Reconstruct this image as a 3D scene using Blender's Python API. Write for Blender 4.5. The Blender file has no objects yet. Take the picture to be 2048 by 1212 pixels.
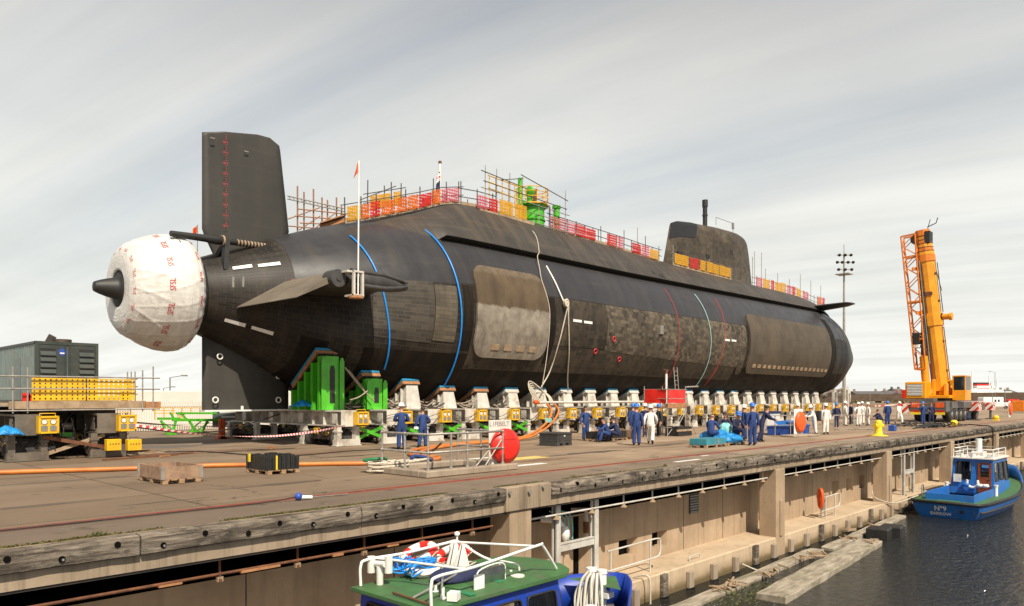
import bpy, bmesh, math, random
from mathutils import Vector, Matrix, Euler
from math import sin, cos, pi, radians, sqrt, atan2, hypot
random.seed(7)
S = bpy.context.scene
C = S.collection
R_ = random.uniform
# ------------------------------------------------------------------ camera, sky, sun
# world frame: +X along the submarine towards its bow, +Y away from the water, z = 0 on the quay deck
FPX, HOR, CAMZ = 1500.0, 795.0, 2.27          # focal length in photo pixels, horizon row, eye height over the deck
YAW = math.atan(1426 / 1500)
CA, SA = cos(YAW), sin(YAW)
cam = bpy.data.objects.new('camera', bpy.data.cameras.new('camera'))
C.objects.link(cam)
cam.location = (0, 0, CAMZ)
cam.rotation_euler = (pi / 2, 0, YAW - pi / 2)
cam.data.sensor_width = 36
cam.data.lens = FPX / 2048 * 36
cam.data.shift_y = (HOR - 606) / 2048
cam.data.clip_start = 0.1
cam.data.clip_end = 6000
S.camera = cam
S.render.resolution_x, S.render.resolution_y = 1024, 606
S.view_settings.view_transform = 'Standard'
S.view_settings.look = 'None'
S.view_settings.exposure = 0.30
S.view_settings.gamma = 1.0
S.view_settings.use_curve_mapping = False
SUN_TRAVEL = Vector((0.45, 1.0, -1.28)).normalized()
SUN_EL = math.asin(-SUN_TRAVEL.z)
SUN_AZ = math.atan2(-SUN_TRAVEL.x, -SUN_TRAVEL.y)
w = bpy.data.worlds.new('World')
S.world = w
w.use_nodes = True
nt = w.node_tree
nt.nodes.clear()
def _n(t, k, **kw):
    n = t.nodes.new(k)
    for a, b in kw.items():
        setattr(n, a, b)
    return n
out = _n(nt, 'ShaderNodeOutputWorld')
bg = _n(nt, 'ShaderNodeBackground')
sky = _n(nt, 'ShaderNodeTexSky', sky_type='NISHITA', sun_disc=False, sun_elevation=SUN_EL, sun_rotation=SUN_AZ)
sky.air_density = 1.2
sky.dust_density = 2.5
bg.inputs['Strength'].default_value = 0.09
tc = _n(nt, 'ShaderNodeTexCoord')
sep = _n(nt, 'ShaderNodeSeparateXYZ')
nt.links.new(tc.outputs['Generated'], sep.inputs[0])
def wm(op, a, b=None, clamp=False):
    n = _n(nt, 'ShaderNodeMath', operation=op, use_clamp=clamp)
    for i, v in enumerate((a, b)):
        if v is None: continue
        if isinstance(v, (int, float)): n.inputs[i].default_value = v
        else: nt.links.new(v, n.inputs[i])
    return n.outputs[0]
zc_ = wm('MAXIMUM', sep.outputs['Z'], 0.0)
den = wm('ADD', zc_, 0.12)
cmb = _n(nt, 'ShaderNodeCombineXYZ')
nt.links.new(wm('DIVIDE', sep.outputs['X'], den), cmb.inputs[0])
nt.links.new(wm('DIVIDE', sep.outputs['Y'], den), cmb.inputs[1])
mp = _n(nt, 'ShaderNodeMapping', vector_type='TEXTURE')      # high cirrus combed along one wind direction
mp.inputs['Rotation'].default_value = (0, 0, radians(98))
mp.inputs['Scale'].default_value = (3.2, 0.62, 1)
nt.links.new(cmb.outputs[0], mp.inputs[0])
nz = _n(nt, 'ShaderNodeTexNoise')
nz.inputs['Scale'].default_value = 0.75
nz.inputs['Detail'].default_value = 9
nz.inputs['Roughness'].default_value = 0.52
nz.inputs['Distortion'].default_value = 0.35
nt.links.new(mp.outputs[0], nz.inputs['Vector'])
nz2 = _n(nt, 'ShaderNodeTexNoise')
nz2.inputs['Scale'].default_value = 0.55
nz2.inputs['Detail'].default_value = 4
nt.links.new(cmb.outputs[0], nz2.inputs['Vector'])
# veil of high cloud: thin where blue shows through, thicker and brighter towards the horizon
fac = _n(nt, 'ShaderNodeMapRange')
nt.links.new(nz.outputs['Fac'], fac.inputs['Value'])
fac.inputs['From Min'].default_value, fac.inputs['From Max'].default_value = 0.36, 0.64
fac.inputs['To Min'].default_value, fac.inputs['To Max'].default_value = 0.56, 1.0
hz = _n(nt, 'ShaderNodeMapRange')
nt.links.new(zc_, hz.inputs['Value'])
hz.inputs['From Min'].default_value, hz.inputs['From Max'].default_value = 0.06, 0.30
hz.inputs['To Min'].default_value, hz.inputs['To Max'].default_value = 0.28, 0.0
fsum = wm('ADD', fac.outputs[0], hz.outputs[0], True)
cr = _n(nt, 'ShaderNodeValToRGB')
cr.color_ramp.elements[0].position, cr.color_ramp.elements[0].color = 0.0, (8.8, 8.9, 8.4, 1)
cr.color_ramp.elements[1].position, cr.color_ramp.elements[1].color = 0.62, (4.1, 4.05, 3.9, 1)
e_ = cr.color_ramp.elements.new(0.22); e_.color = (8.0, 8.05, 7.6, 1)
e_ = cr.color_ramp.elements.new(0.40); e_.color = (6.9, 6.85, 6.5, 1)
nt.links.new(zc_, cr.inputs['Fac'])
tone = _n(nt, 'ShaderNodeMapRange')
nt.links.new(nz2.outputs['Fac'], tone.inputs['Value'])
tone.inputs['From Min'].default_value, tone.inputs['From Max'].default_value = 0.3, 0.7
tone.inputs['To Min'].default_value, tone.inputs['To Max'].default_value = 0.88, 1.08
vm = _n(nt, 'ShaderNodeVectorMath', operation='SCALE')
nt.links.new(cr.outputs[0], vm.inputs[0])
mp3 = _n(nt, 'ShaderNodeMapping', vector_type='TEXTURE')
mp3.inputs['Rotation'].default_value = (0, 0, radians(101)); mp3.inputs['Scale'].default_value = (3.0, 0.20, 1)
nt.links.new(cmb.outputs[0], mp3.inputs[0])
nz3 = _n(nt, 'ShaderNodeTexNoise'); nz3.inputs['Scale'].default_value = 1.0; nz3.inputs['Detail'].default_value = 7; nz3.inputs['Distortion'].default_value = 0.25
nt.links.new(mp3.outputs[0], nz3.inputs['Vector'])
st3 = _n(nt, 'ShaderNodeMapRange'); nt.links.new(nz3.outputs['Fac'], st3.inputs['Value'])
st3.inputs['From Min'].default_value, st3.inputs['From Max'].default_value = 0.35, 0.68
st3.inputs['To Min'].default_value, st3.inputs['To Max'].default_value = 0.97, 1.045
nt.links.new(wm('MULTIPLY', tone.outputs[0], st3.outputs[0]), vm.inputs['Scale'])
mixw = _n(nt, 'ShaderNodeMix', data_type='RGBA')
nt.links.new(fsum, mixw.inputs['Factor'])
nt.links.new(sky.outputs[0], mixw.inputs['A'])
nt.links.new(vm.outputs[0], mixw.inputs['B'])
nt.links.new(mixw.outputs['Result'], bg.inputs['Color'])
nt.links.new(bg.outputs[0], out.inputs[0])
sun = bpy.data.objects.new('sun', bpy.data.lights.new('sun', 'SUN'))
C.objects.link(sun)
sun.data.energy = 5.0
sun.data.angle = radians(0.6)
sun.data.color = (1.0, 0.91, 0.76)
sun.rotation_euler = SUN_TRAVEL.to_track_quat('-Z', 'Y').to_euler()
sun.location = (0, -40, 60)

# ------------------------------------------------------------------ back-projection of measured photo points
def ray(px, py):
    d = (px - 1024) / FPX
    return Vector((CA + d * SA, SA - d * CA, (HOR - py) / FPX))
def onY(px, py, Y):
    r = ray(px, py); k = Y / r.y
    return Vector((r.x * k, Y, CAMZ + r.z * k))
def onX(px, py, X):
    r = ray(px, py); k = X / r.x
    return Vector((X, r.y * k, CAMZ + r.z * k))
def onZ(px, py, z=0.0):
    r = ray(px, py); k = (z - CAMZ) / r.z
    return Vector((r.x * k, r.y * k, z))

# ------------------------------------------------------------------ mesh helpers
def V(*a):
    return Vector(a[0] if len(a) == 1 else a)
class MB:
    """collects faces and links them as ONE mesh object"""
    def __init__(s):
        s.v, s.f, s.m, s.s, s.uv = [], [], [], [], {}
    def add(s, vs, fs, m=0, smooth=False):
        o = len(s.v)
        s.v += [tuple(p) for p in vs]
        for f in fs:
            s.f.append([o + i for i in f]); s.m.append(m); s.s.append(smooth)
        return s
    def box(s, x0, y0, z0, x1, y1, z1, m=0):
        vs = [(x, y, z) for x in (x0, x1) for y in (y0, y1) for z in (z0, z1)]
        return s.add(vs, [(0, 1, 3, 2), (4, 6, 7, 5), (0, 4, 5, 1), (2, 3, 7, 6), (0, 2, 6, 4), (1, 5, 7, 3)], m)
    def cbox(s, c, size, rz=0.0, m=0, rot=None):
        M = Matrix.Translation(V(c)) @ (rot.to_4x4() if rot else Matrix.Rotation(rz, 4, 'Z'))
        a, b, d = size[0] / 2, size[1] / 2, size[2] / 2
        vs = [M @ Vector((x, y, z)) for x in (-a, a) for y in (-b, b) for z in (-d, d)]
        return s.add(vs, [(0, 1, 3, 2), (4, 6, 7, 5), (0, 4, 5, 1), (2, 3, 7, 6), (0, 2, 6, 4), (1, 5, 7, 3)], m)
    def bar(s, p, q, w, h=None, m=0, up=(0, 0, 1)):
        p, q = V(p), V(q); d = (q - p).normalized(); h = h or w
        u = V(up)
        if abs(d.dot(u)) > .95: u = Vector((1, 0, 0))
        a = d.cross(u).normalized(); b = a.cross(d)
        vs = [e + a * i * w / 2 + b * j * h / 2 for e in (p, q) for i in (-1, 1) for j in (-1, 1)]
        return s.add(vs, [(0, 1, 3, 2), (4, 6, 7, 5), (0, 4, 5, 1), (2, 3, 7, 6), (0, 2, 6, 4), (1, 5, 7, 3)], m)
    def tube(s, pts, r, n=8, m=0, closed=False, cap=True):
        pts = [V(p) for p in pts]; N = len(pts)
        rs = list(r) if isinstance(r, (list, tuple)) else [r] * N
        vs = []; prev = None
        for i, p in enumerate(pts):
            a = pts[(i - 1) % N] if (closed or i > 0) else p
            b = pts[(i + 1) % N] if (closed or i < N - 1) else p
            t = (b - a)
            t = t.normalized() if t.length > 1e-9 else Vector((0, 0, 1))
            if prev is None:
                u = Vector((0, 0, 1)) if abs(t.z) < .9 else Vector((1, 0, 0))
                prev = t.cross(u).normalized()
            else:
                prev = (prev - t * prev.dot(t))
                prev = prev.normalized() if prev.length > 1e-6 else t.orthogonal().normalized()
            bn = t.cross(prev)
            vs += [p + (prev * cos(2 * pi * k / n) + bn * sin(2 * pi * k / n)) * rs[i] for k in range(n)]
        fs = []
        for i in range(N if closed else N - 1):
            j = (i + 1) % N
            fs += [(i * n + k, i * n + (k + 1) % n, j * n + (k + 1) % n, j * n + k) for k in range(n)]
        s.add(vs, fs, m, True)
        if cap and not closed:
            s.add(vs[:n], [tuple(reversed(range(n)))], m); s.add(vs[-n:], [tuple(range(n))], m)
        return s
    def cyl(s, p, q, r, n=12, m=0, r2=None):
        return s.tube([p, q], [r, r if r2 is None else r2], n, m)
    def prism(s, poly, vec, m=0):
        vec = V(vec); n = len(poly)
        vs = [V(p) for p in poly] + [V(p) + vec for p in poly]
        return s.add(vs, [tuple(range(n)), tuple(reversed(range(n, 2 * n)))] + [(i, (i + 1) % n, n + (i + 1) % n, n + i) for i in range(n)], m)
    def lathe(s, prof, n=24, m=0, M=None, smooth=True):
        M = M or Matrix()
        vs = [M @ Vector((r * cos(2 * pi * k / n), r * sin(2 * pi * k / n), z)) for r, z in prof for k in range(n)]
        fs = [(i * n + k, i * n + (k + 1) % n, (i + 1) * n + (k + 1) % n, (i + 1) * n + k) for i in range(len(prof) - 1) for k in range(n)]
        return s.add(vs, fs, m, smooth)
    def ball(s, c, r, m=0, n=12, sc=(1, 1, 1)):
        c = V(c)
        M = Matrix.Translation(c) @ Matrix.Diagonal((sc[0], sc[1], sc[2], 1))
        return s.lathe([(max(r * sin(pi * i / 8), 1e-4), -r * cos(pi * i / 8)) for i in range(9)], n, m, M)
    def quad(s, a, b, c, d, m=0):
        return s.add([a, b, c, d], [(0, 1, 2, 3)], m)
    def grid(s, fn, nu, nv, m=0, smooth=True, uvs=None):
        o = len(s.v)
        vs = [fn(i / nu, j / nv) for j in range(nv + 1) for i in range(nu + 1)]
        fs = [(j * (nu + 1) + i, j * (nu + 1) + i + 1, (j + 1) * (nu + 1) + i + 1, (j + 1) * (nu + 1) + i) for j in range(nv) for i in range(nu)]
        s.add(vs, fs, m, smooth)
        if uvs:
            for j in range(nv + 1):
                for i in range(nu + 1):
                    s.uv[o + j * (nu + 1) + i] = uvs(i / nu, j / nv)
        return s
    def mesh(s, name):
        me = bpy.data.meshes.new(name)
        me.from_pydata(s.v, [], s.f)
        me.polygons.foreach_set('material_index', s.m)
        me.polygons.foreach_set('use_smooth', s.s)
        if s.uv:
            l = me.uv_layers.new(name='UVMap')
            for lp in me.loops:
                l.data[lp.index].uv = s.uv.get(lp.vertex_index, (0, 0))
        me.update()
        return me
    def build(s, name, mats, parent=None, world=True, bevel=0.0, fix=True):
        if parent is not None and world:
            off = parent_offset(parent)
            s.v = [tuple(Vector(p) - off) for p in s.v]
        me = s.mesh(name)
        if fix:
            bm = bmesh.new(); bm.from_mesh(me)
            bmesh.ops.recalc_face_normals(bm, faces=bm.faces)
            bm.to_mesh(me); bm.free()
        return link(name, me, mats, parent, bevel)
def parent_offset(o):
    t = Vector((0, 0, 0))
    while o is not None:
        t += o.location; o = o.parent
    return t
def link(name, me, mats, parent=None, bevel=0.0):
    o = bpy.data.objects.new(name, me)
    if not isinstance(mats, (list, tuple)): mats = [mats]
    if not me.materials:
        for m in mats: me.materials.append(m)
    C.objects.link(o)
    for i, m in enumerate(mats):
        if me.materials[i] != m: o.material_slots[i].link = 'OBJECT'; o.material_slots[i].material = m
    if parent is not None: o.parent = parent
    if bevel:
        b = o.modifiers.new('bevel', 'BEVEL'); b.width = bevel; b.segments = 1; b.limit_method = 'ANGLE'
    return o
def tag(o, label=None, cat=None, group=None, kind=None):
    if label: o['label'] = label
    if cat: o['category'] = cat
    if group: o['group'] = group
    if kind: o['kind'] = kind
    return o
def thing(name, label, cat, loc=(0, 0, 0), group=None, rz=0.0):
    o = bpy.data.objects.new(name, None); C.objects.link(o)
    o.location = V(loc); o.rotation_euler.z = rz
    o.empty_display_size = .2
    return tag(o, label, cat, group)
def copy_tree(o, parent=None):
    c = o.copy(); C.objects.link(c)
    if parent is not None: c.parent = parent
    for ch in [k for k in bpy.data.objects if k.parent == o]:
        copy_tree(ch, c)
    return c
ORD = ('first second third fourth fifth sixth seventh eighth ninth tenth eleventh twelfth thirteenth fourteenth fifteenth sixteenth seventeenth '
       'eighteenth nineteenth twentieth twenty-first twenty-second twenty-third twenty-fourth twenty-fifth twenty-sixth twenty-seventh twenty-eighth '
       'twenty-ninth thirtieth thirty-first thirty-second thirty-third thirty-fourth thirty-fifth thirty-sixth thirty-seventh thirty-eighth thirty-ninth fortieth').split()
_tc = {}
def text_geo(t, bold=0.0):
    """flat outline of a word, height 1, as (verts, faces)"""
    if (t, bold) in _tc: return _tc[(t, bold)]
    cu = bpy.data.curves.new('text', 'FONT'); cu.body = t; cu.size = 1.4; cu.resolution_u = 2; cu.offset = bold
    ob = bpy.data.objects.new('text', cu); C.objects.link(ob)
    dg = bpy.context.evaluated_depsgraph_get()
    me = ob.evaluated_get(dg).to_mesh()
    vs = [tuple(v.co) for v in me.vertices]; fs = [tuple(p.vertices) for p in me.polygons]
    ob.evaluated_get(dg).to_mesh_clear()
    bpy.data.objects.remove(ob); bpy.data.curves.remove(cu)
    xs = [v[0] for v in vs]; w_ = max(xs); x0 = min(xs)
    vs = [((v[0] - (x0 + w_) / 2), v[1] - .5) for v in vs]
    _tc[(t, bold)] = (vs, fs, w_ - x0)
    return _tc[(t, bold)]
def text_on(mb, t, fn, size, m=0, bold=0.0, sx=1.0):
    """maps a word through fn(u, v) where u, v are in metres about the word's middle"""
    vs, fs, wd = text_geo(t, bold)
    mb.add([fn(x * size * sx, y * size) for x, y in vs], fs, m)
def smooth(a, b, x):
    t = min(max((x - a) / (b - a), 0), 1)
    return t * t * (3 - 2 * t)
def interp(tab, x):
    if x <= tab[0][0]: return tab[0][1]
    for (a, p), (b, q) in zip(tab, tab[1:]):
        if x <= b: return p + (q - p) * (x - a) / (b - a)
    return tab[-1][1]
def catmull(tab, x):
    n = len(tab)
    if x <= tab[0][0]: return tab[0][1]
    for i in range(n - 1):
        if x <= tab[i + 1][0]:
            x0, y0 = tab[i]; x1, y1 = tab[i + 1]
            m0 = (y1 - tab[i - 1][1]) / (x1 - tab[i - 1][0]) if i > 0 else (y1 - y0) / (x1 - x0)
            m1 = (tab[i + 2][1] - y0) / (tab[i + 2][0] - x0) if i < n - 2 else (y1 - y0) / (x1 - x0)
            h = x1 - x0; t = (x - x0) / h
            return (2*t**3 - 3*t*t + 1) * y0 + (t**3 - 2*t*t + t) * h * m0 + (-2*t**3 + 3*t*t) * y1 + (t**3 - t*t) * h * m1
    return tab[-1][1]
def curve(pts, n=8):
    """smooth polyline through the points"""
    P = [V(p) for p in pts]; P = [P[0] * 2 - P[1]] + P + [P[-1] * 2 - P[-2]]; o = []
    for i in range(1, len(P) - 2):
        a, b, c, d = P[i - 1:i + 3]
        for k in range(n):
            t = k / n
            o.append(.5 * ((2 * b) + (c - a) * t + (2 * a - 5 * b + 4 * c - d) * t * t + (3 * b - a - 3 * c + d) * t ** 3))
    return o + [P[-2]]
# ------------------------------------------------------------------ materials
MT = {}
def node_mat(name):
    m = bpy.data.materials.new(name); m.use_nodes = True
    t = m.node_tree; b = t.nodes['Principled BSDF']
    return m, t, b
def rgb(c): return (c[0], c[1], c[2], 1)
def noise(t, vec, scale, detail=5, rough=.55, dist=0.0):
    n = _n(t, 'ShaderNodeTexNoise')
    n.inputs['Scale'].default_value = scale; n.inputs['Detail'].default_value = detail
    n.inputs['Roughness'].default_value = rough; n.inputs['Distortion'].default_value = dist
    if vec is not None: t.links.new(vec, n.inputs['Vector'])
    return n.outputs['Fac']
def vec(t, kind='Object', scale=(1, 1, 1)):
    c = _n(t, 'ShaderNodeTexCoord'); mpp = _n(t, 'ShaderNodeMapping')
    mpp.inputs['Scale'].default_value = scale
    if kind == 'Position':
        g = _n(t, 'ShaderNodeNewGeometry'); t.links.new(g.outputs['Position'], mpp.inputs[0])
    else: t.links.new(c.outputs[kind], mpp.inputs[0])
    return mpp.outputs[0]
def rng(t, v, a, b, c=0.0, d=1.0):
    n = _n(t, 'ShaderNodeMapRange')
    t.links.new(v, n.inputs['Value'])
    for k, x in zip(('From Min', 'From Max', 'To Min', 'To Max'), (a, b, c, d)): n.inputs[k].default_value = x
    return n.outputs[0]
def mixc(t, f, a, b, mode='MIX'):
    n = _n(t, 'ShaderNodeMix', data_type='RGBA', blend_type=mode)
    for s_, v in (('Factor', f), ('A', a), ('B', b)):
        if isinstance(v, (int, float)): n.inputs[s_].default_value = v
        elif isinstance(v, (tuple, list)): n.inputs[s_].default_value = rgb(v)
        else: t.links.new(v, n.inputs[s_])
    return n.outputs['Result']
def mth(t, op, a, b=None, clamp=False):
    n = _n(t, 'ShaderNodeMath', operation=op, use_clamp=clamp)
    for i, v in enumerate((a, b)):
        if v is None: continue
        if isinstance(v, (int, float)): n.inputs[i].default_value = v
        else: t.links.new(v, n.inputs[i])
    return n.outputs[0]
def bumpn(t, b, h, strength=.3, dist=.02):
    n = _n(t, 'ShaderNodeBump'); n.inputs['Strength'].default_value = strength; n.inputs['Distance'].default_value = dist
    t.links.new(h, n.inputs['Height']); t.links.new(n.outputs[0], b.inputs['Normal'])
def M(name, c, c2=None, scale=3.0, rough=.6, metal=0.0, bump=0.0, bscale=None, stretch=(1, 1, 1), lo=.35, hi=.65, dirt=None, damt=.5, dscale=1.2, coord='Object', spec=None, bdist=.02):
    """noise between two tints of one paint, optional second layer of dirt or rust"""
    m, t, b = node_mat(name)
    v = vec(t, coord, stretch)
    c2 = c2 or tuple(x * .72 for x in c)
    col = mixc(t, rng(t, noise(t, v, scale, 6, .6), lo, hi), c, c2)
    if dirt:
        col = mixc(t, rng(t, noise(t, v, dscale, 8, .7, .4), .5, .72, 0, damt), col, dirt)
    t.links.new(col, b.inputs['Base Color'])
    b.inputs['Roughness'].default_value = rough; b.inputs['Metallic'].default_value = metal
    if spec is not None: b.inputs['Specular IOR Level'].default_value = spec
    if bump: bumpn(t, b, noise(t, v, bscale or scale * 4, 5), bump, bdist)
    MT[name] = m
    return m
M('white_paint', (.60, .57, .52), (.46, .43, .38), 2.2, .5, dirt=(.25, .15, .08), damt=.45)
M('cradle_white', (.62, .58, .51), (.48, .44, .38), 1.6, .5, dirt=(.17, .09, .045), damt=.85, dscale=1.6, coord='Position')
M('cart_grey', (.165, .14, .11), (.09, .075, .06), 1.6, .6, dirt=(.12, .06, .03), damt=.75, coord='Position')
M('bright_white', (.80, .79, .76), (.70, .68, .64), 3, .4)
M('rope_white', (.62, .56, .46), (.40, .34, .26), 14, .9, bump=.6, bscale=40)
M('rope_dirty', (.42, .35, .27), (.24, .19, .14), 14, .9, bump=.6, bscale=40)
M('yellow', (.80, .47, .012), (.68, .37, .01), 3, .45, dirt=(.15, .08, .03), damt=.35)
M('lemon', (.80, .58, .02), (.66, .44, .02), 3, .5)
M('pale_yellow', (.72, .52, .18), (.6, .4, .10), 3, .6)
M('crane_yellow', (.82, .33, .008), (.72, .27, .006), 1.2, .38, dirt=(.18, .07, .01), damt=.35, dscale=.6, coord='Position')
M('crane_orange', (.72, .20, .006), (.55, .14, .005), 2, .45)
M('orange', (.72, .105, .01), (.60, .08, .01), 3, .5)
M('hose_orange', (.62, .20, .035), (.48, .14, .025), 1.5, .5, dirt=(.18, .09, .05), damt=.5)
M('red', (.72, .022, .012), (.60, .015, .01), 2.5, .38)
M('dark_red', (.32, .03, .02), (.2, .02, .015), 4, .5)
M('pink', (.62, .12, .12), (.50, .07, .08), 3, .6)
M('rail_paint', (.36, .10, .07), (.22, .07, .05), 3, .7, coord='Position')
M('green', (.075, .46, .02), (.06, .36, .015), 2, .42, dirt=(.12, .10, .04), damt=.3)
M('boat_green', (.055, .15, .045), (.034, .10, .03), 2.2, .6, dirt=(.13, .13, .085), damt=.6, dscale=2.2)
M('patch_green', (.02, .20, .08), (.02, .16, .06), 3, .5)
M('boat_blue', (.008, .045, .36), (.006, .035, .28), 2, .45, dirt=(.07, .07, .13), damt=.6, dscale=2.0)
M('hull_blue', (.015, .15, .48), (.012, .11, .40), 2, .42, dirt=(.12, .15, .22), damt=.6, dscale=2.0)
M('tank_blue', (.02, .08, .36), (.015, .06, .28), 2, .5)
M('tarp_blue', (.01, .26, .62), (.01, .17, .45), 5, .4, bump=.8, bscale=9, bdist=.06)
M('pad_blue', (.012, .24, .42), (.015, .17, .32), 4, .6)
M('hose_blue', (.01, .28, .80), (.01, .22, .68), 4, .35)
M('teal', (.04, .24, .30), (.03, .18, .24), 4, .5)
M('turquoise', (.42, .66, .64), (.34, .56, .55), 4, .5)
M('aqua', (.25, .62, .58), (.2, .5, .5), 4, .5)
M('coverall_blue', (.020, .052, .19), (.012, .034, .13), 7, .8, bump=.5, bscale=14, bdist=.03)
M('coverall_navy', (.014, .02, .075), (.01, .015, .05), 7, .8, bump=.5, bscale=14, bdist=.03)
M('coverall_white', (.78, .75, .70), (.62, .59, .54), 7, .8, bump=.5, bscale=14, bdist=.03)
M('cloth_black', (.015, .015, .018), (.03, .03, .035), 7, .8)
M('skin', (.52, .28, .19), (.42, .20, .13), 9, .55)
M('hair', (.05, .03, .02), (.03, .02, .015), 20, .7)
M('boot', (.02, .016, .014), None, 5, .5)
M('helmet_blue', (.03, .17, .60), None, 5, .3)
M('helmet_white', (.80, .79, .76), None, 5, .3)
M('black', (.012, .011, .011), (.022, .02, .019), 4, .55)
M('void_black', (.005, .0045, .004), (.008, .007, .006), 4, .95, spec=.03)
M('black_gloss', (.01, .01, .011), (.018, .017, .017), 4, .32)
M('tyre', (.025, .024, .024), (.05, .045, .04), 6, .8)
M('dark_steel', (.06, .045, .035), (.025, .02, .018), 3, .6, dirt=(.15, .06, .02), damt=.5)
M('rust', (.20, .075, .03), (.09, .035, .018), 5, .8, bump=.4, bscale=30)
M('rusty_red', (.27, .06, .035), (.14, .035, .022), 4, .7)
M('galv', (.40, .37, .33), (.27, .24, .21), 6, .45, metal=.35, dirt=(.16, .10, .06), damt=.4)
M('scaffold_rust', (.36, .15, .05), (.22, .09, .04), 8, .6)
M('scaffold_dark', (.10, .085, .07), (.05, .045, .04), 8, .6)
M('wood', (.42, .27, .15), (.26, .155, .085), 3, .8, stretch=(1, 1, 6), bump=.3, bscale=20)
M('wood_orange', (.42, .20, .085), (.27, .12, .05), 4, .8, bump=.3, bscale=20)
M('wood_grey', (.34, .215, .135), (.21, .13, .085), 4, .85, bump=.4, bscale=18)
M('door_wood', (.24, .055, .018), (.16, .035, .012), 3, .4, stretch=(6, 6, 1))
M('plank', (.40, .29, .19), (.25, .17, .10), 3, .85, bump=.3)
M('container_green', (.042, .052, .046), (.03, .038, .034), 2, .5, dirt=(.12, .09, .06), damt=.35)
M('container_pale', (.16, .20, .19), (.12, .155, .15), 2, .5, dirt=(.14, .10, .07), damt=.35)
M('carrier_grey', (.115, .105, .095), (.085, .078, .07), 2, .5, dirt=(.16, .11, .07), damt=.4)
M('rubber_grey', (.06, .058, .055), (.035, .033, .032), 3, .6)
M('chrome', (.55, .55, .55), None, 3, .2, metal=1.0)
M('plastic_grey', (.24, .23, .21), (.16, .155, .14), 5, .6)
M('stone', (.38, .31, .24), (.28, .22, .17), .5, .85, coord='Position')
M('brick_red', (.33, .12, .085), (.24, .10, .07), 1, .85, coord='Position')
M('slate', (.12, .11, .105), (.09, .08, .08), 1, .8, coord='Position')
M('viaduct', (.36, .27, .19), (.25, .18, .125), .25, .9, coord='Position', stretch=(1, 1, 3))
M('shed_white', (.70, .66, .60), (.60, .56, .50), .5, .6, coord='Position')
M('pvc', (.72, .70, .66), (.60, .57, .52), 3, .4)
M('grass', (.06, .085, .02), (.11, .11, .03), 8, .9)
M('moss', (.09, .10, .02), (.13, .10, .035), 12, .95)
M('gauge', (.75, .74, .70), None, 3, .4)
M('far_land', (.13, .125, .10), (.08, .09, .06), .01, .95, coord='Position')
M('red_print', (.55, .035, .045), (.45, .03, .035), 3, .5)
M('print_blue', (.03, .08, .40), None, 3, .5)
M('tail_lamp', (.55, .02, .01), None, 3, .25)
def glass(name, tint, rough=.04):
    m, t, b = node_mat(name)
    b.inputs['Base Color'].default_value = rgb(tint); b.inputs['Roughness'].default_value = rough
    b.inputs['Specular IOR Level'].default_value = .8
    b.inputs['Transmission Weight'].default_value = .0
    MT[name] = m
glass('window_glass', (.015, .018, .02))
def clear_glass(name):
    m, t, b = node_mat(name)
    tr = _n(t, 'ShaderNodeBsdfTransparent'); tr.inputs[0].default_value = (.80, .84, .82, 1)
    gl = _n(t, 'ShaderNodeBsdfGlossy'); gl.inputs['Roughness'].default_value = .03
    fr = _n(t, 'ShaderNodeFresnel'); fr.inputs[0].default_value = 1.6
    mx = _n(t, 'ShaderNodeMixShader')
    t.links.new(fr.outputs[0], mx.inputs[0]); t.links.new(tr.outputs[0], mx.inputs[1]); t.links.new(gl.outputs[0], mx.inputs[2])
    t.links.new(mx.outputs[0], t.nodes['Material Output'].inputs[0])
    MT[name] = m
clear_glass('clear_glass')
# barrier netting: a perforated plastic sheet
def net_mat(name, c, hole=.35):
    m, t, b = node_mat(name)
    v = vec(t, 'Position')
    s_ = _n(t, 'ShaderNodeSeparateXYZ'); t.links.new(v, s_.inputs[0])
    def wave(o, f):
        return mth(t, 'ABSOLUTE', mth(t, 'SINE', mth(t, 'MULTIPLY', o, f)))
    xy = mth(t, 'ADD', s_.outputs['X'], s_.outputs['Y'])
    h = mth(t, 'GREATER_THAN', mth(t, 'MULTIPLY', wave(xy, 24), wave(s_.outputs['Z'], 17)), 1 - hole)
    tr = _n(t, 'ShaderNodeBsdfTransparent'); mx = _n(t, 'ShaderNodeMixShader')
    col = mixc(t, rng(t, noise(t, v, 2.5, 3), .35, .65), c, tuple(x * .8 for x in c))
    t.links.new(col, b.inputs['Base Color']); b.inputs['Roughness'].default_value = .55
    b.inputs['Transmission Weight'].default_value = 0
    tl = _n(t, 'ShaderNodeBsdfTranslucent'); t.links.new(col, tl.inputs[0])
    ms = _n(t, 'ShaderNodeMixShader'); ms.inputs[0].default_value = .35
    t.links.new(b.outputs[0], ms.inputs[1]); t.links.new(tl.outputs[0], ms.inputs[2])
    t.links.new(h, mx.inputs[0]); t.links.new(ms.outputs[0], mx.inputs[1]); t.links.new(tr.outputs[0], mx.inputs[2])
    t.links.new(mx.outputs[0], t.nodes['Material Output'].inputs[0])
    MT[name] = m
net_mat('net_yellow', (.80, .40, .02), .16); net_mat('net_orange', (.80, .17, .02), .22); net_mat('net_red', (.68, .03, .02), .25); net_mat('net_pink', (.70, .12, .16), .45)
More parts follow.
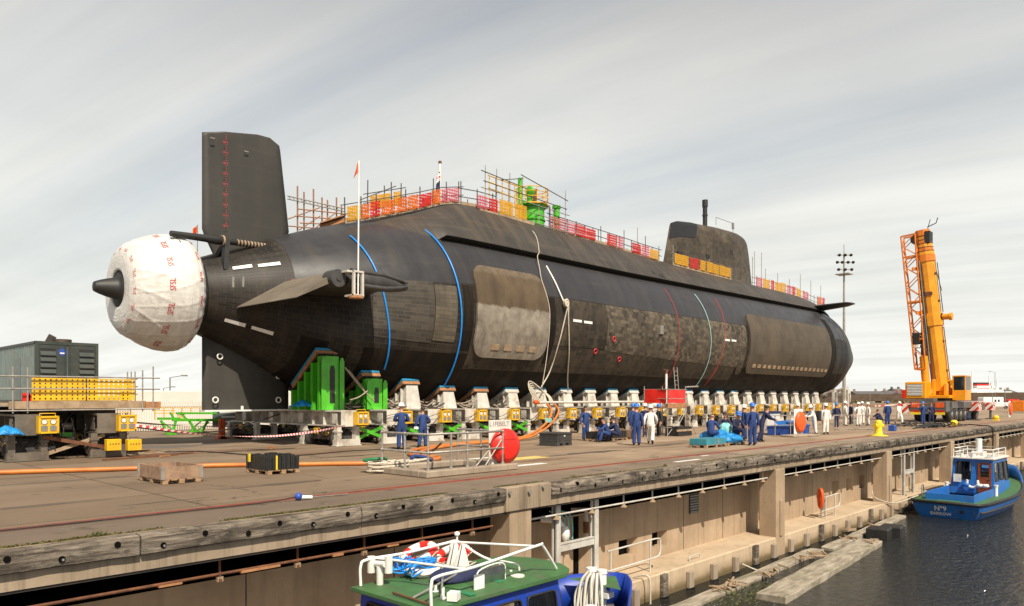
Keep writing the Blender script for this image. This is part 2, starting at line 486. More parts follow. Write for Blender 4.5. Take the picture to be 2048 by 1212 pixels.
# striped red and white plastic tape
def stripe_mat(name, a, b_, f, slope=1.0):
    m, t, b = node_mat(name)
    v = vec(t, 'Object'); s_ = _n(t, 'ShaderNodeSeparateXYZ'); t.links.new(v, s_.inputs[0])
    u = mth(t, 'ADD', mth(t, 'ADD', s_.outputs['X'], s_.outputs['Y']), mth(t, 'MULTIPLY', s_.outputs['Z'], slope))
    k = mth(t, 'GREATER_THAN', mth(t, 'SINE', mth(t, 'MULTIPLY', u, f)), 0.0)
    t.links.new(mixc(t, k, a, b_), b.inputs['Base Color']); b.inputs['Roughness'].default_value = .5
    MT[name] = m
stripe_mat('tape', (.75, .70, .66), (.60, .04, .05), 46, 0)
stripe_mat('chevron', (.75, .70, .64), (.55, .04, .02), 9.0, 1.0)
# ---- deck
def deck_mat(name, c1, c2, dark, joints=True, scale=.35):
    m, t, b = node_mat(name)
    v = vec(t, 'Position')
    vs_ = vec(t, 'Position', (.25, 1, 1))
    n1 = rng(t, noise(t, v, scale, 8, .62, .3), .36, .64)
    col = mixc(t, n1, c1, c2)
    st = rng(t, noise(t, vs_, .55, 9, .68, .6), .52, .72, 0, .75)
    col = mixc(t, st, col, dark)
    sp = rng(t, noise(t, v, 9, 4, .7), .62, .78, 0, .35)
    col = mixc(t, sp, col, tuple(min(1, x * 1.5) for x in c1))
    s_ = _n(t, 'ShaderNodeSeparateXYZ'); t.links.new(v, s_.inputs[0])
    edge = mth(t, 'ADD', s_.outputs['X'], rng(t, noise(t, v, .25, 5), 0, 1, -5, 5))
    col = mixc(t, rng(t, edge, 9, 30, .74, 0), col, tuple(x * .52 for x in c2))      # darker near end: asphalt tone with lens vignetting painted in
    big = rng(t, noise(t, vec(t, 'Position', (.12, .5, 1)), .8, 7, .65, .5), .48, .66, 0, .55)
    col = mixc(t, big, col, tuple(x * .55 for x in c2))
    ol = rng(t, noise(t, v, 1.3, 4, .5), .63, .72, 0, .6)
    col = mixc(t, ol, col, tuple(x * .45 for x in dark))
    if joints:
        br = _n(t, 'ShaderNodeTexBrick')
        t.links.new(v, br.inputs['Vector'])
        br.offset = 0.0
        for k, x in (('Scale', 1.0), ('Mortar Size', .022), ('Mortar Smooth', .2), ('Brick Width', 7.0), ('Row Height', 2.6), ('Bias', 0.0)): br.inputs[k].default_value = x
        br.inputs['Color1'].default_value = (1, 1, 1, 1); br.inputs['Color2'].default_value = (.80, .78, .76, 1); br.inputs['Mortar'].default_value = (.22, .19, .17, 1)
        col = mixc(t, 1.0, col, br.outputs['Color'], 'MULTIPLY')
    vo = _n(t, 'ShaderNodeTexVoronoi'); vo.feature = 'DISTANCE_TO_EDGE'; vo.inputs['Scale'].default_value = .22
    dv = _n(t, 'ShaderNodeVectorMath', operation='ADD'); t.links.new(v, dv.inputs[0])
    nn = _n(t, 'ShaderNodeTexNoise'); nn.inputs['Scale'].default_value = 1.6; nn.inputs['Detail'].default_value = 6; t.links.new(v, nn.inputs['Vector'])
    t.links.new(nn.outputs['Color'], dv.inputs[1]); t.links.new(dv.outputs[0], vo.inputs['Vector'])
    col = mixc(t, mth(t, 'MULTIPLY', rng(t, vo.outputs['Distance'], .002, .007, .75, 0), rng(t, noise(t, v, .18, 3), .45, .6)), col, (.05, .038, .03))
    t.links.new(col, b.inputs['Base Color']); b.inputs['Roughness'].default_value = .85
    b.inputs['Specular IOR Level'].default_value = .25
    bumpn(t, b, noise(t, v, 14, 6, .7), .35, .02)
    MT[name] = m
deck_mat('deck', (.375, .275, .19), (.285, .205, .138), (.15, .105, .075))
deck_mat('apron', (.29, .22, .16), (.215, .16, .117), (.10, .075, .056), False, .8)
# ---- quay concrete with board marks, rain streaks
def concrete(name, c1, c2, dark, streak=.5, board=.22):
    m, t, b = node_mat(name)
    v = vec(t, 'Position')
    sv = vec(t, 'Position', (3.2, 3.2, .22))
    col = mixc(t, rng(t, noise(t, v, .7, 8, .65), .36, .66), c1, c2)
    col = mixc(t, rng(t, noise(t, sv, 1.3, 7, .65), .50, .74, 0, streak), col, dark)
    w_ = _n(t, 'ShaderNodeTexWave'); w_.bands_direction = 'X'
    t.links.new(v, w_.inputs['Vector'])
    w_.inputs['Scale'].default_value = board; w_.inputs['Distortion'].default_value = .15; w_.inputs['Detail'].default_value = 2
    col = mixc(t, rng(t, w_.outputs['Fac'], .0, .04, .22, 0), col, dark)
    t.links.new(col, b.inputs['Base Color']); b.inputs['Roughness'].default_value = .85; b.inputs['Specular IOR Level'].default_value = .25
    bumpn(t, b, noise(t, v, 9, 7, .7), .3, .02)
    MT[name] = m
concrete('concrete', (.43, .315, .212), (.32, .232, .152), (.19, .135, .088))
concrete('slab_edge', (.36, .275, .195), (.25, .19, .132), (.10, .072, .05), .9, .6)
concrete('kerb', (.36, .29, .22), (.26, .205, .155), (.12, .09, .07), .5, .05)
def ledge_mat():
    m, t, b = node_mat('ledge')
    v = vec(t, 'Position'); sv = vec(t, 'Position', (2.4, 2.4, .3))
    col = mixc(t, rng(t, noise(t, v, .6, 8, .6), .36, .66), (.52, .40, .275), (.41, .31, .21))
    col = mixc(t, rng(t, noise(t, sv, 1.5, 7, .6), .52, .74, 0, .5), col, (.2, .15, .1))
    s_ = _n(t, 'ShaderNodeSeparateXYZ'); t.links.new(v, s_.inputs[0])
    zz = mth(t, 'ADD', s_.outputs['Z'], rng(t, noise(t, v, 2.5, 4), 0, 1, -.15, .15))
    col = mixc(t, rng(t, zz, -4.05, -3.86, 1, 0), col, (.045, .038, .02))
    col = mixc(t, rng(t, zz, -3.95, -3.6, .6, 0), col, (.2, .14, .07))
    t.links.new(col, b.inputs['Base Color']); b.inputs['Roughness'].default_value = .85; b.inputs['Specular IOR Level'].default_value = .25
    bumpn(t, b, noise(t, v, 9, 7, .7), .3, .02)
    MT['ledge'] = m
ledge_mat()
def timber_mat():
    m, t, b = node_mat('timber')
    v = vec(t, 'Position', (.7, 5, 9)); v1 = vec(t, 'Position')
    g = noise(t, v, 1.6, 10, .72, .5)
    col = mixc(t, rng(t, g, .35, .62), (.31, .255, .20), (.06, .047, .037))
    col = mixc(t, rng(t, noise(t, v1, .9, 6, .65), .44, .62, 0, .88), col, (.042, .034, .028))
    col = mixc(t, rng(t, noise(t, vec(t, 'Position', (1, 1, 3)), 2.2, 6, .65), .55, .70, 0, .6), col, (.40, .34, .27))
    t.links.new(col, b.inputs['Base Color']); b.inputs['Roughness'].default_value = .9; b.inputs['Specular IOR Level'].default_value = .2
    bumpn(t, b, g, .9, .04)
    MT['timber'] = m
timber_mat()
def water_mat():
    m, t, b = node_mat('water')
    v = vec(t, 'Position')
    b.inputs['Base Color'].default_value = (.016, .017, .015, 1); b.inputs['Roughness'].default_value = .07
    b.inputs['IOR'].default_value = 1.34; b.inputs['Specular IOR Level'].default_value = .6
    h = mth(t, 'ADD', noise(t, vec(t, 'Position', (1, 1.6, 1)), 2.5, 5, .62, .5), mth(t, 'MULTIPLY', noise(t, v, 6.5, 4, .6, .4), .34))
    h = mth(t, 'ADD', h, mth(t, 'MULTIPLY', noise(t, v, .3, 3), .9))
    bumpn(t, b, h, 1.0, .27)
    MT['water'] = m
water_mat()
# ---- hull coatings; u = metres along the boat, v = metres round the hull
def tile_mat(name, c1, c2, mortar, bw, rh, var, rough=.5, msize=.02, fine=None, streak=.35, worn=(.125, .098, .072)):
    m, t, b = node_mat(name)
    u = vec(t, 'UV')
    br = _n(t, 'ShaderNodeTexBrick'); t.links.new(u, br.inputs['Vector'])
    br.offset = .5
    for k, x in (('Scale', 1.0), ('Mortar Size', msize), ('Mortar Smooth', .2), ('Brick Width', bw), ('Row Height', rh), ('Bias', var)): br.inputs[k].default_value = x
    br.inputs['Color1'].default_value = rgb(c1); br.inputs['Color2'].default_value = rgb(c2); br.inputs['Mortar'].default_value = rgb(mortar)
    col = br.outputs['Color']
    # broad patches of tiles replaced at another time
    b2 = _n(t, 'ShaderNodeTexBrick'); t.links.new(u, b2.inputs['Vector']); b2.offset = .37
    for k, x in (('Scale', 1.0), ('Mortar Size', 0.0), ('Brick Width', bw * 4.5), ('Row Height', rh * 7), ('Bias', 0.0)): b2.inputs[k].default_value = x
    b2.inputs['Color1'].default_value = (.72, .72, .72, 1); b2.inputs['Color2'].default_value = (1.22, 1.2, 1.16, 1); b2.inputs['Mortar'].default_value = (1, 1, 1, 1)
    col = mixc(t, 1.0, col, b2.outputs['Color'], 'MULTIPLY')
    n_ = rng(t, noise(t, vec(t, 'UV', (1.1, .16, 1)), 1.4, 7, .65, .3), .5, .72, 0, streak)
    col = mixc(t, n_, col, worn)
    col = mixc(t, rng(t, noise(t, vec(t, 'UV', (.5, .14, 1)), 2.4, 9, .7, .4), .46, .70, 0, streak * .8), col, tuple(x * .7 for x in worn))
    col = mixc(t, rng(t, noise(t, u, .35, 6, .6), .45, .68, 0, .4), col, tuple(x * .6 for x in c1))
    t.links.new(col, b.inputs['Base Color']); b.inputs['Roughness'].default_value = rough
    b.inputs['Specular IOR Level'].default_value = .22
    bumpn(t, b, mth(t, 'ADD', mth(t, 'MULTIPLY', br.outputs['Fac'], -1.0), mth(t, 'MULTIPLY', noise(t, u, 6, 3), .4)), .35, .015)
    MT[name] = m
tile_mat('tile_dark', (.031, .026, .022), (.015, .0135, .0125), (.062, .053, .044), .62, .34, 0.0, .5, .012, None, .42, (.085, .066, .047))
tile_mat('tile_mixed', (.135, .110, .080), (.036, .030, .024), (.05, .042, .033), .34, .23, 0.0, .6, .007, None, .25)
tile_mat('tile_worn', (.052, .041, .030), (.019, .016, .0135), (.04, .034, .028), .36, .24, -.1, .6, .008, None, .4, (.13, .10, .068))
tile_mat('tile_stern', (.072, .064, .055), (.036, .032, .029), (.088, .074, .058), .70, .22, 0.0, .5, .014)
tile_mat('tile_pale', (.125, .106, .080), (.080, .068, .052), (.05, .043, .035), .55, .22, 0.0, .55, .01)
tile_mat('tile_sail', (.098, .078, .056), (.048, .040, .031), (.045, .04, .034), .40, .30, 0.0, .55, .008, None, .5)
def smooth_coat(name, c1, c2, streak, samt, rough=.42, sdir=(.9, .12, 1), spec=.35):
    m, t, b = node_mat(name)
    u = vec(t, 'UV')
    col = mixc(t, rng(t, noise(t, u, .45, 7, .6), .35, .65), c1, c2)
    col = mixc(t, rng(t, noise(t, vec(t, 'UV', sdir), 1.5, 8, .66, .4), .48, .74, 0, samt), col, streak)
    col = mixc(t, rng(t, noise(t, vec(t, 'UV', (.12, 1.5, 1)), 1.5, 6, .6), .55, .75, 0, samt * .7), col, streak)
    t.links.new(col, b.inputs['Base Color'])
    t.links.new(rng(t, noise(t, u, 1.2, 5), .3, .7, rough - .07, rough + .1), b.inputs['Roughness'])
    b.inputs['Specular IOR Level'].default_value = spec
    bumpn(t, b, noise(t, u, 4, 5), .12, .02)
    MT[name] = m
smooth_coat('paint_upper', (.038, .037, .040), (.028, .027, .030), (.066, .057, .048), .5, .38)
smooth_coat('paint_casing', (.054, .047, .040), (.036, .031, .027), (.125, .092, .062), .6, .5)
smooth_coat('paint_belly', (.013, .010, .008), (.007, .006, .005), (.050, .032, .019), .55, .6, (.9, .12, 1), .15)
smooth_coat('fin_coat', (.050, .046, .040), (.038, .035, .031), (.085, .072, .058), .35, .5)
smooth_coat('flap_coat', (.20, .165, .125), (.14, .115, .088), (.07, .06, .05), .6, .6)
def flank_mat(name, split):
    m, t, b = node_mat(name)
    u = vec(t, 'UV'); s_ = _n(t, 'ShaderNodeSeparateXYZ'); t.links.new(u, s_.inputs[0])
    low = mixc(t, rng(t, noise(t, u, 1.1, 8, .65), .34, .66), (.31, .268, .215), (.15, .128, .10))
    low = mixc(t, rng(t, noise(t, vec(t, 'UV', (1.4, .3, 1)), 1.3, 7, .65), .54, .72, 0, .55), low, (.06, .05, .042))
    top = mixc(t, rng(t, noise(t, vec(t, 'UV', (1, .5, 1)), .9, 8, .6), .35, .66), (.115, .080, .046), (.062, .043, .027))
    e = mth(t, 'ADD', s_.outputs['Y'], rng(t, noise(t, vec(t, 'UV', (1, .25, 1)), 3, 6, .6), 0, 1, -.22, .22))
    col = mixc(t, rng(t, e, split - .07, split + .05), low, top)
    col = mixc(t, rng(t, e, 2.15, 2.35), col, mixc(t, rng(t, noise(t, u, 3, 6), .4, .6), (.14, .105, .07), (.10, .075, .05)))
    t.links.new(col, b.inputs['Base Color']); b.inputs['Roughness'].default_value = .6; b.inputs['Specular IOR Level'].default_value = .3
    bumpn(t, b, noise(t, u, 5, 6), .25, .02)
    MT[name] = m
flank_mat('flank', .35)
smooth_coat('flank_bow', (.098, .075, .051), (.062, .048, .034), (.034, .028, .023), .6, .6, (1.2, .25, 1))
def wrap_mat():
    m, t, b = node_mat('wrap')
    u = vec(t, 'UV')
    col = mixc(t, rng(t, noise(t, vec(t, 'UV', (1.4, .5, 1)), 2.0, 6, .6, .8), .35, .7), (.66, .64, .605), (.54, .515, .475))
    t.links.new(col, b.inputs['Base Color']); b.inputs['Roughness'].default_value = .36
    h = mth(t, 'ADD', noise(t, vec(t, 'UV', (1.6, .35, 1)), 1.6, 3, .5, 2.2), mth(t, 'MULTIPLY', noise(t, vec(t, 'UV', (.5, 1.8, 1)), 1.5, 3, .5, 1.5), .35))
    bumpn(t, b, h, .40, .10)
    MT['wrap'] = m
wrap_mat()
# ------------------------------------------------------------------ setting: land, deck, quay wall, water
def struct(o): o['kind'] = 'structure'; return o
EDGE = 13.1
b = MB(); b.quad((-800, 140, -.9), (4500, 140, -.9), (4500, 4200, -.9), (-800, 4200, -.9)); struct(b.build('far_ground', MT['far_land']))
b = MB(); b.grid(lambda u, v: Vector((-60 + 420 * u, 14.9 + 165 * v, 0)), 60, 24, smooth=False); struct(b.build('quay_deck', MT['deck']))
b = MB(); b.quad((-60, 13.32, 0), (360, 13.32, 0), (360, 14.9, 0), (-60, 14.9, 0)); struct(b.build('quay_apron', MT['apron']))
b = MB(); b.quad((-400, -300, -4.15), (700, -300, -4.15), (700, 14.5, -4.15), (-400, 14.5, -4.15)); struct(b.build('water', MT['water']))
b = MB(); b.box(-400, -300, -9, 700, 16, -8); struct(b.build('dock_bed', MT['far_land']))
quay = thing('quay_wall', None, None, (0, EDGE, -4.15)); quay['kind'] = 'structure'
# slab nose under the timbers
b = MB()
b.prism([(-60, 13.32, -.002), (-60, 13.32, -.345), (-60, 13.17, -.37), (-60, 13.17, -.63), (-60, 16.4, -.63), (-60, 16.4, -.002)], (420, 0, 0))
b.build('deck_slab', MT['slab_edge'], quay)
b = MB(); b.box(-60, 13.20, -.68, 360, 13.34, -.632); b.build('soffit_channel', MT['dark_steel'], quay)
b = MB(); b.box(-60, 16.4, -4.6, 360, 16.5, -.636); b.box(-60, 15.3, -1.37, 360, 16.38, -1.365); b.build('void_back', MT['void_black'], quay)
PIL = [-1.4, 14.15, 29.7, 43.4, 56.4, 70, 84, 98, 112, 126, 140]
for i, x in enumerate(PIL):
    b = MB(); b.box(x - .42, 13.12, -4.6, x + .40, 13.85, -.634); b.box(x - .12, 13.06, -3.36, x + .1, 13.118, -1.9)
    b.build('pillar', MT['concrete'], quay, bevel=.02)
# timber fenders along the deck edge, each its own baulk
def timber(x0, x1, rot=0.0, dark=0):
    n = max(8, int((x1 - x0) / .22)); sd = x0 * 1.7
    def prof(u, side):
        pass
    b = MB(); secs_ = [(13.06, -.335), (13.04, -.2), (13.045, -.08), (13.08, -.022), (13.31, -.012), (13.31, -.335)]
    vs = []
    for i in range(n + 1):
        x = x0 + (x1 - x0) * i / n
        for k, (y, z) in enumerate(secs_):
            j = (random.random() - .5) * .022
            if k in (2, 3) and rot: z = z - rot * max(0, .5 - abs((x - x0) / 1.2 - .35)) * random.uniform(.5, 1.0); y = y + rot * .5 * random.random() * max(0, 1 - (x - x0) / 1.6)
            vs.append((x, y + (j if k < 4 else 0), z + (j if k in (1, 2, 3) else j * .3)))
    m_ = len(secs_)
    fs = [(i * m_ + k, i * m_ + (k + 1) % m_, (i + 1) * m_ + (k + 1) % m_, (i + 1) * m_ + k) for i in range(n) for k in range(m_)]
    fs += [tuple(range(m_)), tuple(reversed(range(n * m_, n * m_ + m_)))]
    b.add(vs, fs, 0)
    L = x1 - x0; k = 0; x = x0 + .35
    while x < x1 - .2:
        z = -.12 if k % 2 else -.23
        b.cyl((x, 13.10, z), (x, 13.028, z), .05, 12, 1); b.cyl((x + .015, 13.10, z - .012), (x + .015, 13.022, z - .012), .02, 8, 2 if k % 4 == 0 else 1)
        x += .72 + .1 * sin(k * 2.1); k += 1
    return b.build('timber_fender', [MT['timber'], MT['void_black'], MT['plastic_grey']], quay)
segs = [(-8.4, -4.02), (-4, .36), (.38, 4.76), (4.79, 9.16), (9.19, 13.52)]
for s_ in segs: timber(*s_)
x = 15.3; k = 0
while x < 120:
    e = x + 3.9
    for p_ in PIL:
        if abs(p_ - e) < .6: e = p_ + .75
    timber(x, e, .5 if k == 0 else 0)
    x = e + .03; k += 1
b = MB(); b.box(13.55, 13.06, -.62, 15.27, 13.316, 0.0); b.build('concrete_nosing', MT['slab_edge'], quay, bevel=.02)
b = MB()
for x, z, in ((14.35, -.17), (14.9, -.08), (13.62, -.13)): b.cyl((x, 13.1, z), (x, 13.0, z), .03, 8); b.cyl((x, 13.02, z), (x, 12.99, z), .05, 8)
b.build('bolt', MT['plastic_grey'], quay)
# wall with openings
def wall(x0, x1, y, z0, z1, holes, mat, depth=.3):
    xs_ = sorted({x0, x1} | {h[0] for h in holes} | {h[1] for h in holes}); zs_ = sorted({z0, z1} | {h[2] for h in holes} | {h[3] for h in holes})
    b = MB()
    for a, c in zip(xs_, xs_[1:]):
        for d, e in zip(zs_, zs_[1:]):
            if any(h[0] <= a and c <= h[1] and h[2] <= d and e <= h[3] for h in holes): continue
            b.quad((a, y, d), (c, y, d), (c, y, e), (a, y, e))
    for h in holes:
        a, c, d, e = h; sp = .35 if len(h) == 4 else 0
        D = y + depth
        sp = min(.2, (c - a) * .25)
        b.quad((a, y, d), (a, D, d + .02), (a, D, e - .02), (a, y, e)); b.quad((c, y, d), (c - sp, D, d + .02), (c - sp, D, e - .02), (c, y, e))
        b.quad((a, y, d), (c, y, d), (c - sp, D, d + .02), (a, D, d + .02)); b.quad((a, y, e), (c, y, e), (c - sp, D, e - .02), (a, D, e - .02))
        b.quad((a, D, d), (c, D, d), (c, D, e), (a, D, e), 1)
    return b.build('wall', [mat, MT['void_black']], quay, fix=False)
LZ = -3.38
WY = 14.6
def hole_px(xa, xb, ya, yb):
    p, q = onY(xa, ya, WY), onY(xb, yb, WY)
    return (p.x, q.x, q.z if q.z < p.z else p.z, max(p.z, q.z))
hA = (20.5, 21.6, -3.1, -2.5); hB = (22.5, 23.5, -3.05, -2.5)
wall(-60, 14.6, WY, -4.6, -1.36, [], MT['concrete'])
wall(14.6, 30.8, WY, -4.6, -1.36, [(18.1, 18.95, -3.36, -1.42), hA, hB], MT['concrete'])
wall(30.8, 33.2, WY + .55, -4.6, -1.36, [], MT['concrete'])
hs = [(39.2 + 1.95 * k, 40.05 + 1.95 * k, -2.75, -2.05) for k in range(4)]
wall(33.2, 46.6, WY, -4.6, -1.36, hs, MT['concrete'])
wall(46.6, 48.6, WY + .55, -4.6, -1.36, [], MT['concrete'])
wall(48.6, 360, WY, -4.6, -1.36, [(58 + 4 * k, 58.9 + 4 * k, -2.75, -2.05) for k in range(9)], MT['concrete'])
for x in (30.7, 33.2, 46.5, 48.6):
    b = MB(); b.box(x, WY + .003, -4.6, x + .1, WY + .55, -1.362); b.build('wall_return', MT['concrete'], quay)
for x in (1.6, 7.4, 11.2, 17.6, 24.6, 27.6, 36.6, 44.2, 52, 60):
    b = MB(); b.box(x, WY - .006, -3.37, x + .025, WY - .002, -1.37); b.build('wall_joint', MT['dark_steel'], quay)
b = MB(); b.prism([(-60, 13.14, -4.9), (-60, 13.14, LZ - .04), (-60, 13.18, LZ), (-60, 15.2, LZ), (-60, 15.2, -4.9)], (420, 0, 0)); b.build('ledge', MT['ledge'], quay)
k = 0; x = 17.6
while x < 100:
    b = MB(); big = (k % 4 == 2); h = .52 if not big else .7
    b.box(x - .14, 12.98, -4.2, x + .14, 13.138, -4.2 + h + .1); b.box(x - .15, 12.95, -4.45, x + .15, 13.14, -4.12, 1)
    b.build('ledge_fender', [MT['kerb'] if not big else MT['timber'], MT['void_black']], quay, bevel=.02)
    x += 1.62; k += 1
# cracks of vent grille and downpipes on the wall
vx = 25.0
b = MB(); b.box(vx, WY - .02, -2.1, vx + .7, WY - .004, -1.38, 0)
for k in range(7): b.box(vx + .04, WY - .05, -2.08 + k * .10, vx + .66, WY - .021, -2.02 + k * .10, 1)
b.build('vent_grille', [MT['black'], MT['plastic_grey']], quay)
# rail set in the deck, and its painted border
b = MB(); b.box(-60, 15.07, 0, 360, 15.12, .022); b.box(-60, 15.17, 0, 360, 15.2, .018); b.box(-60, 15.12, 0, 360, 15.17, .005, 1); struct(b.build('crane_rail', [MT['rusty_red'], MT['black']]))
b = MB(); b.quad((-60, 14.98, .004), (360, 14.98, .004), (360, 15.05, .004), (-60, 15.05, .004)); struct(b.build('rail_marking', MT['rail_paint']))
b = MB(); b.quad((-60, 24.6, .004), (360, 24.6, .004), (360, 24.66, .004), (-60, 24.66, .004)); b.quad((-60, 31.5, .004), (360, 31.5, .004), (360, 31.6, .004), (-60, 31.6, .004)); struct(b.build('transfer_rail', MT['dark_steel']))
b = MB()
for px, py, w_, d_ in ((1375, 921, 1.7, .22), (1410, 911, .6, .15), (965, 916, 2.6, .3), (1050, 930, 2.0, .35)):
    p = onZ(px, py, .004); b.quad(p + V(-w_ / 2, -d_ / 2, 0), p + V(w_ / 2, -d_ / 2, 0), p + V(w_ / 2, d_ / 2, 0), p + V(-w_ / 2, d_ / 2, 0))
struct(b.build('white_deck_marking', MT['bright_white']))
b = MB(); p = onZ(1040, 917, .004); b.quad(p + V(-1.3, -.4, 0), p + V(1.3, -.4, 0), p + V(1.3, .4, 0), p + V(-1.3, .4, 0)); struct(b.build('yellow_deck_marking', MT['pale_yellow']))
# moss and grass along the deck edge
b = MB()
for k in range(11000):
    x = random.uniform(1, 40) if k % 3 else random.uniform(1, 15)
    dens = sin(x * 1.9) + sin(x * .73 + 1) + sin(x * 5.1) * .5
    if dens < random.uniform(-1.2, 1.0): continue
    y = 13.33 + abs(random.gauss(0, .035)); s_ = random.uniform(.012, .04)
    b.add([(x - s_, y, .001), (x + s_, y + .01, .001), (x + R_(-.02, .02), y + R_(-.02, .02), s_ * 1.0)], [(0, 1, 2)], 0)
tag(b.build('edge_moss', MT['moss'], fix=False), kind='stuff')
b = MB()
for cx_, n_ in ((onZ(187, 1070).x, 90), (16.6, 40), (21.4, 40), (25.6, 40), (31.6, 25)):
    for k in range(n_):
        a = R_(0, 6.28); l = R_(.05, .13); q = V(cx_ + random.gauss(0, .06), 13.36 + abs(random.gauss(0, .03)), 0)
        t = q + V(cos(a) * l * .6, sin(a) * l * .4, l); s_ = V(-sin(a), cos(a), 0) * .006
        b.add([q - s_, q + s_, t], [(0, 1, 2)])
tag(b.build('grass_tuft', MT['grass'], fix=False), kind='stuff')
b = MB()
for k in range(120):
    p = onZ(R_(20, 1200), R_(985, 1060)); 
    if 13.4 < p.y < 17: b.cbox((p.x, p.y, .004), (R_(.01, .05), R_(.01, .04), .006), R_(0, 3))
tag(b.build('deck_litter', MT['plastic_grey']), kind='stuff')
# conduit and hanging lamps under the deck
b = MB(); b.tube([(-10, 13.42, -.98), (13.4, 13.42, -.98)], .03, 8, 0); b.build('conduit', MT['rust'], quay)
for x0, x1 in ((14.75, 29.1), (30.2, 42.9), (43.9, 56), (57, 69), (70.5, 83)):
    b = MB(); b.tube([(x0, 13.42, -.98), (x1, 13.42, -.98)], .03, 8, 0); b.build('conduit', MT['white_paint'], quay)
x = 6.3; k = 0; lamp0 = None
L_ = []
while x < 83:
    if not any(abs(x - p_) < .55 for p_ in PIL): L_.append(x)
    x += 1.6
lm = MB(); lm.bar((0, 0, .36), (0, 0, .02), .035, .035, 0); lm.bar((0, .02, .30), (0, .5, .36), .03, .03, 0); lm.tube([(0, 0, .04), (0, 0, -.01), (0, 0, -.08), (0, 0, -.10)], [.04, .045, .095, .115], 12, 1)
me = lm.mesh('hanging_lamp')
bk = MB(); bk.bar((0, 0, .36), (0, 0, -.04), .05, .03, 0); bk.bar((0, .02, .30), (0, .9, .34), .04, .04, 0); bk.box(-.05, -.03, -.12, .06, .05, -.03, 1); bk.cyl((0, -.05, -.09), (0, -.01, -.09), .03, 8, 0)
mk = bk.mesh('pipe_bracket'); nb = 0
for i, x in enumerate(L_):
    if x < 13.6:
        o = link('pipe_bracket', mk, [MT['rust'], MT['plank']]); o.location = (x, 13.42, -1.0); nb += 1
        tag(o, f'{ORD[i]} rusty pipe bracket from the near end, under the concrete deck edge', 'bracket', 'rusty pipe brackets along the near wall')
        continue
    o = link('hanging_lamp', me, [MT['white_paint'], MT['plank']]); o.location = (x, 13.42, -1.0)
    tag(o, f'{ORD[i - nb]} small conical lamp from the big pillar, hanging under the concrete deck edge', 'lamp', 'lamps hung along the quay wall')
b = MB()
for k, (x0, x1) in enumerate(((5.2, 5.6), (6.7, 7.5), (8.7, 8.95), (10.1, 10.4), (1.8, 2.4))): b.box(x0, 13.37, -1.03, x1, 13.46, -.995 + .01 * (k % 3))
b.build('rust_scale', MT['wood_orange'], quay)
# posts and pipework in the second bay
def steel_frame(px0, px1, zt, zb, lb, zc_=None):
    x0, x1 = px0, px1
    t = thing('steel_frame', lb, 'steel frame', ((x0 + x1) / 2, 13.5, LZ))
    for x in (x0, x1):
        b = MB(); b.box(x - .09, 13.42, LZ, x + .09, 13.46, -.64); b.box(x - .09, 13.56, LZ, x + .09, 13.6, -.64); b.box(x - .015, 13.46, LZ, x + .015, 13.56, -.64); b.build('post', MT['white_paint'], t)
    b = MB(); b.box(x0 + .09, 13.46, zt - .1, x1 - .09, 13.56, zt + .1); b.box(x0 + .09, 13.44, zt + .1, x1 - .09, 13.58, zt + .13); b.build('cross_beam', MT['white_paint'], t)
    return t
steel_frame(16.0, 17.75, -1.95, LZ, 'white steel frame of two posts and a crossbar before the dark doorway')
steel_frame(47.1, 48.9, -2.1, LZ, 'white steel frame of two posts with pipes, behind the blue boat, beside a pillar')
t = thing('pipework', 'white lagged pipe and valves hanging in the bay by the dark doorway', 'pipes', (16.9, 14.1, -2))
b = MB(); b.tube(curve([(16.55, 14.55, -1.3), (16.75, 14.2, -1.32), (16.90, 14.1, -1.45), (16.93, 14.0, -1.8)], 6), .1, 10); b.tube([(16.93, 14.0, -1.5), (16.93, 13.98, -1.62), (16.93, 13.95, -1.78), (16.93, 13.98, -1.9)], [.10, .15, .14, .08], 9); b.build('lagged_pipe', MT['bright_white'], t)
b = MB(); b.tube([(17.75, 14.4, -1.15), (18.10, 14.1, -1.15), (18.10, 14.1, -1.5)], .075, 10, 0); b.cyl((18.10, 14.1, -1.5), (18.10, 14.1, -1.85), .085, 10, 1); b.cyl((18.10, 14.1, -1.85), (18.10, 14.1, -2.2), .06, 10, 0); b.build('down_pipe', [MT['white_paint'], MT['rust']], t)
for k in range(3):
    b = MB(); x = 17.05 + k * .18; b.tube(curve([(x - .2, 14.5, -1.1), (x, 14.2, -1.2), (x + .03, 14.1, -1.5), (x + .03, 14.1, -1.95)], 5), .025, 6); b.build('hose', MT['aqua'], t)
# handrails on the ledge
def ledge_rail(x0, x1, lb, loop=True):
    b = MB(); z = LZ; y = 13.5
    b.tube(curve([(x0, y, z + 1.0), ((x0 + x1) / 2, y, z + 1.02), (x1 - .15, y, z + 1.02), (x1, y, z + .85), (x1 - .05, y, z + .5), (x1 - .5, y, z + .42), (x0, y, z + .40)], 6), .028, 8)
    for x in (x0 + .15, x1 - .6): b.tube([(x, y, z), (x, y, z + 1.02)], .028, 8)
    return tag(b.build('ledge_handrail', MT['white_paint']), lb, 'handrail')
ledge_rail(18.4, 21.3, 'white tubular handrail with a looped end on the ledge beside the near boat')
ledge_rail(35.3, 37.2, 'white tubular handrail beside the ring lifebelt on the lower ledge')
b = MB(); b.tube(curve([(23.0, 13.4, LZ), (23.02, 13.4, LZ + .14), (23.2, 13.4, LZ + .16), (23.6, 13.4, LZ + .16), (23.7, 13.4, LZ + .1), (23.7, 13.4, LZ)], 5), .022, 6); tag(b.build('mooring_hoop', MT['white_paint']), 'small white steel hoop standing on the ledge edge', 'hoop')
t = thing('ring_lifebelt', 'orange ring lifebelt on a small grey board, down on the lower ledge', 'lifebelt', (35.5, 13.7, LZ))
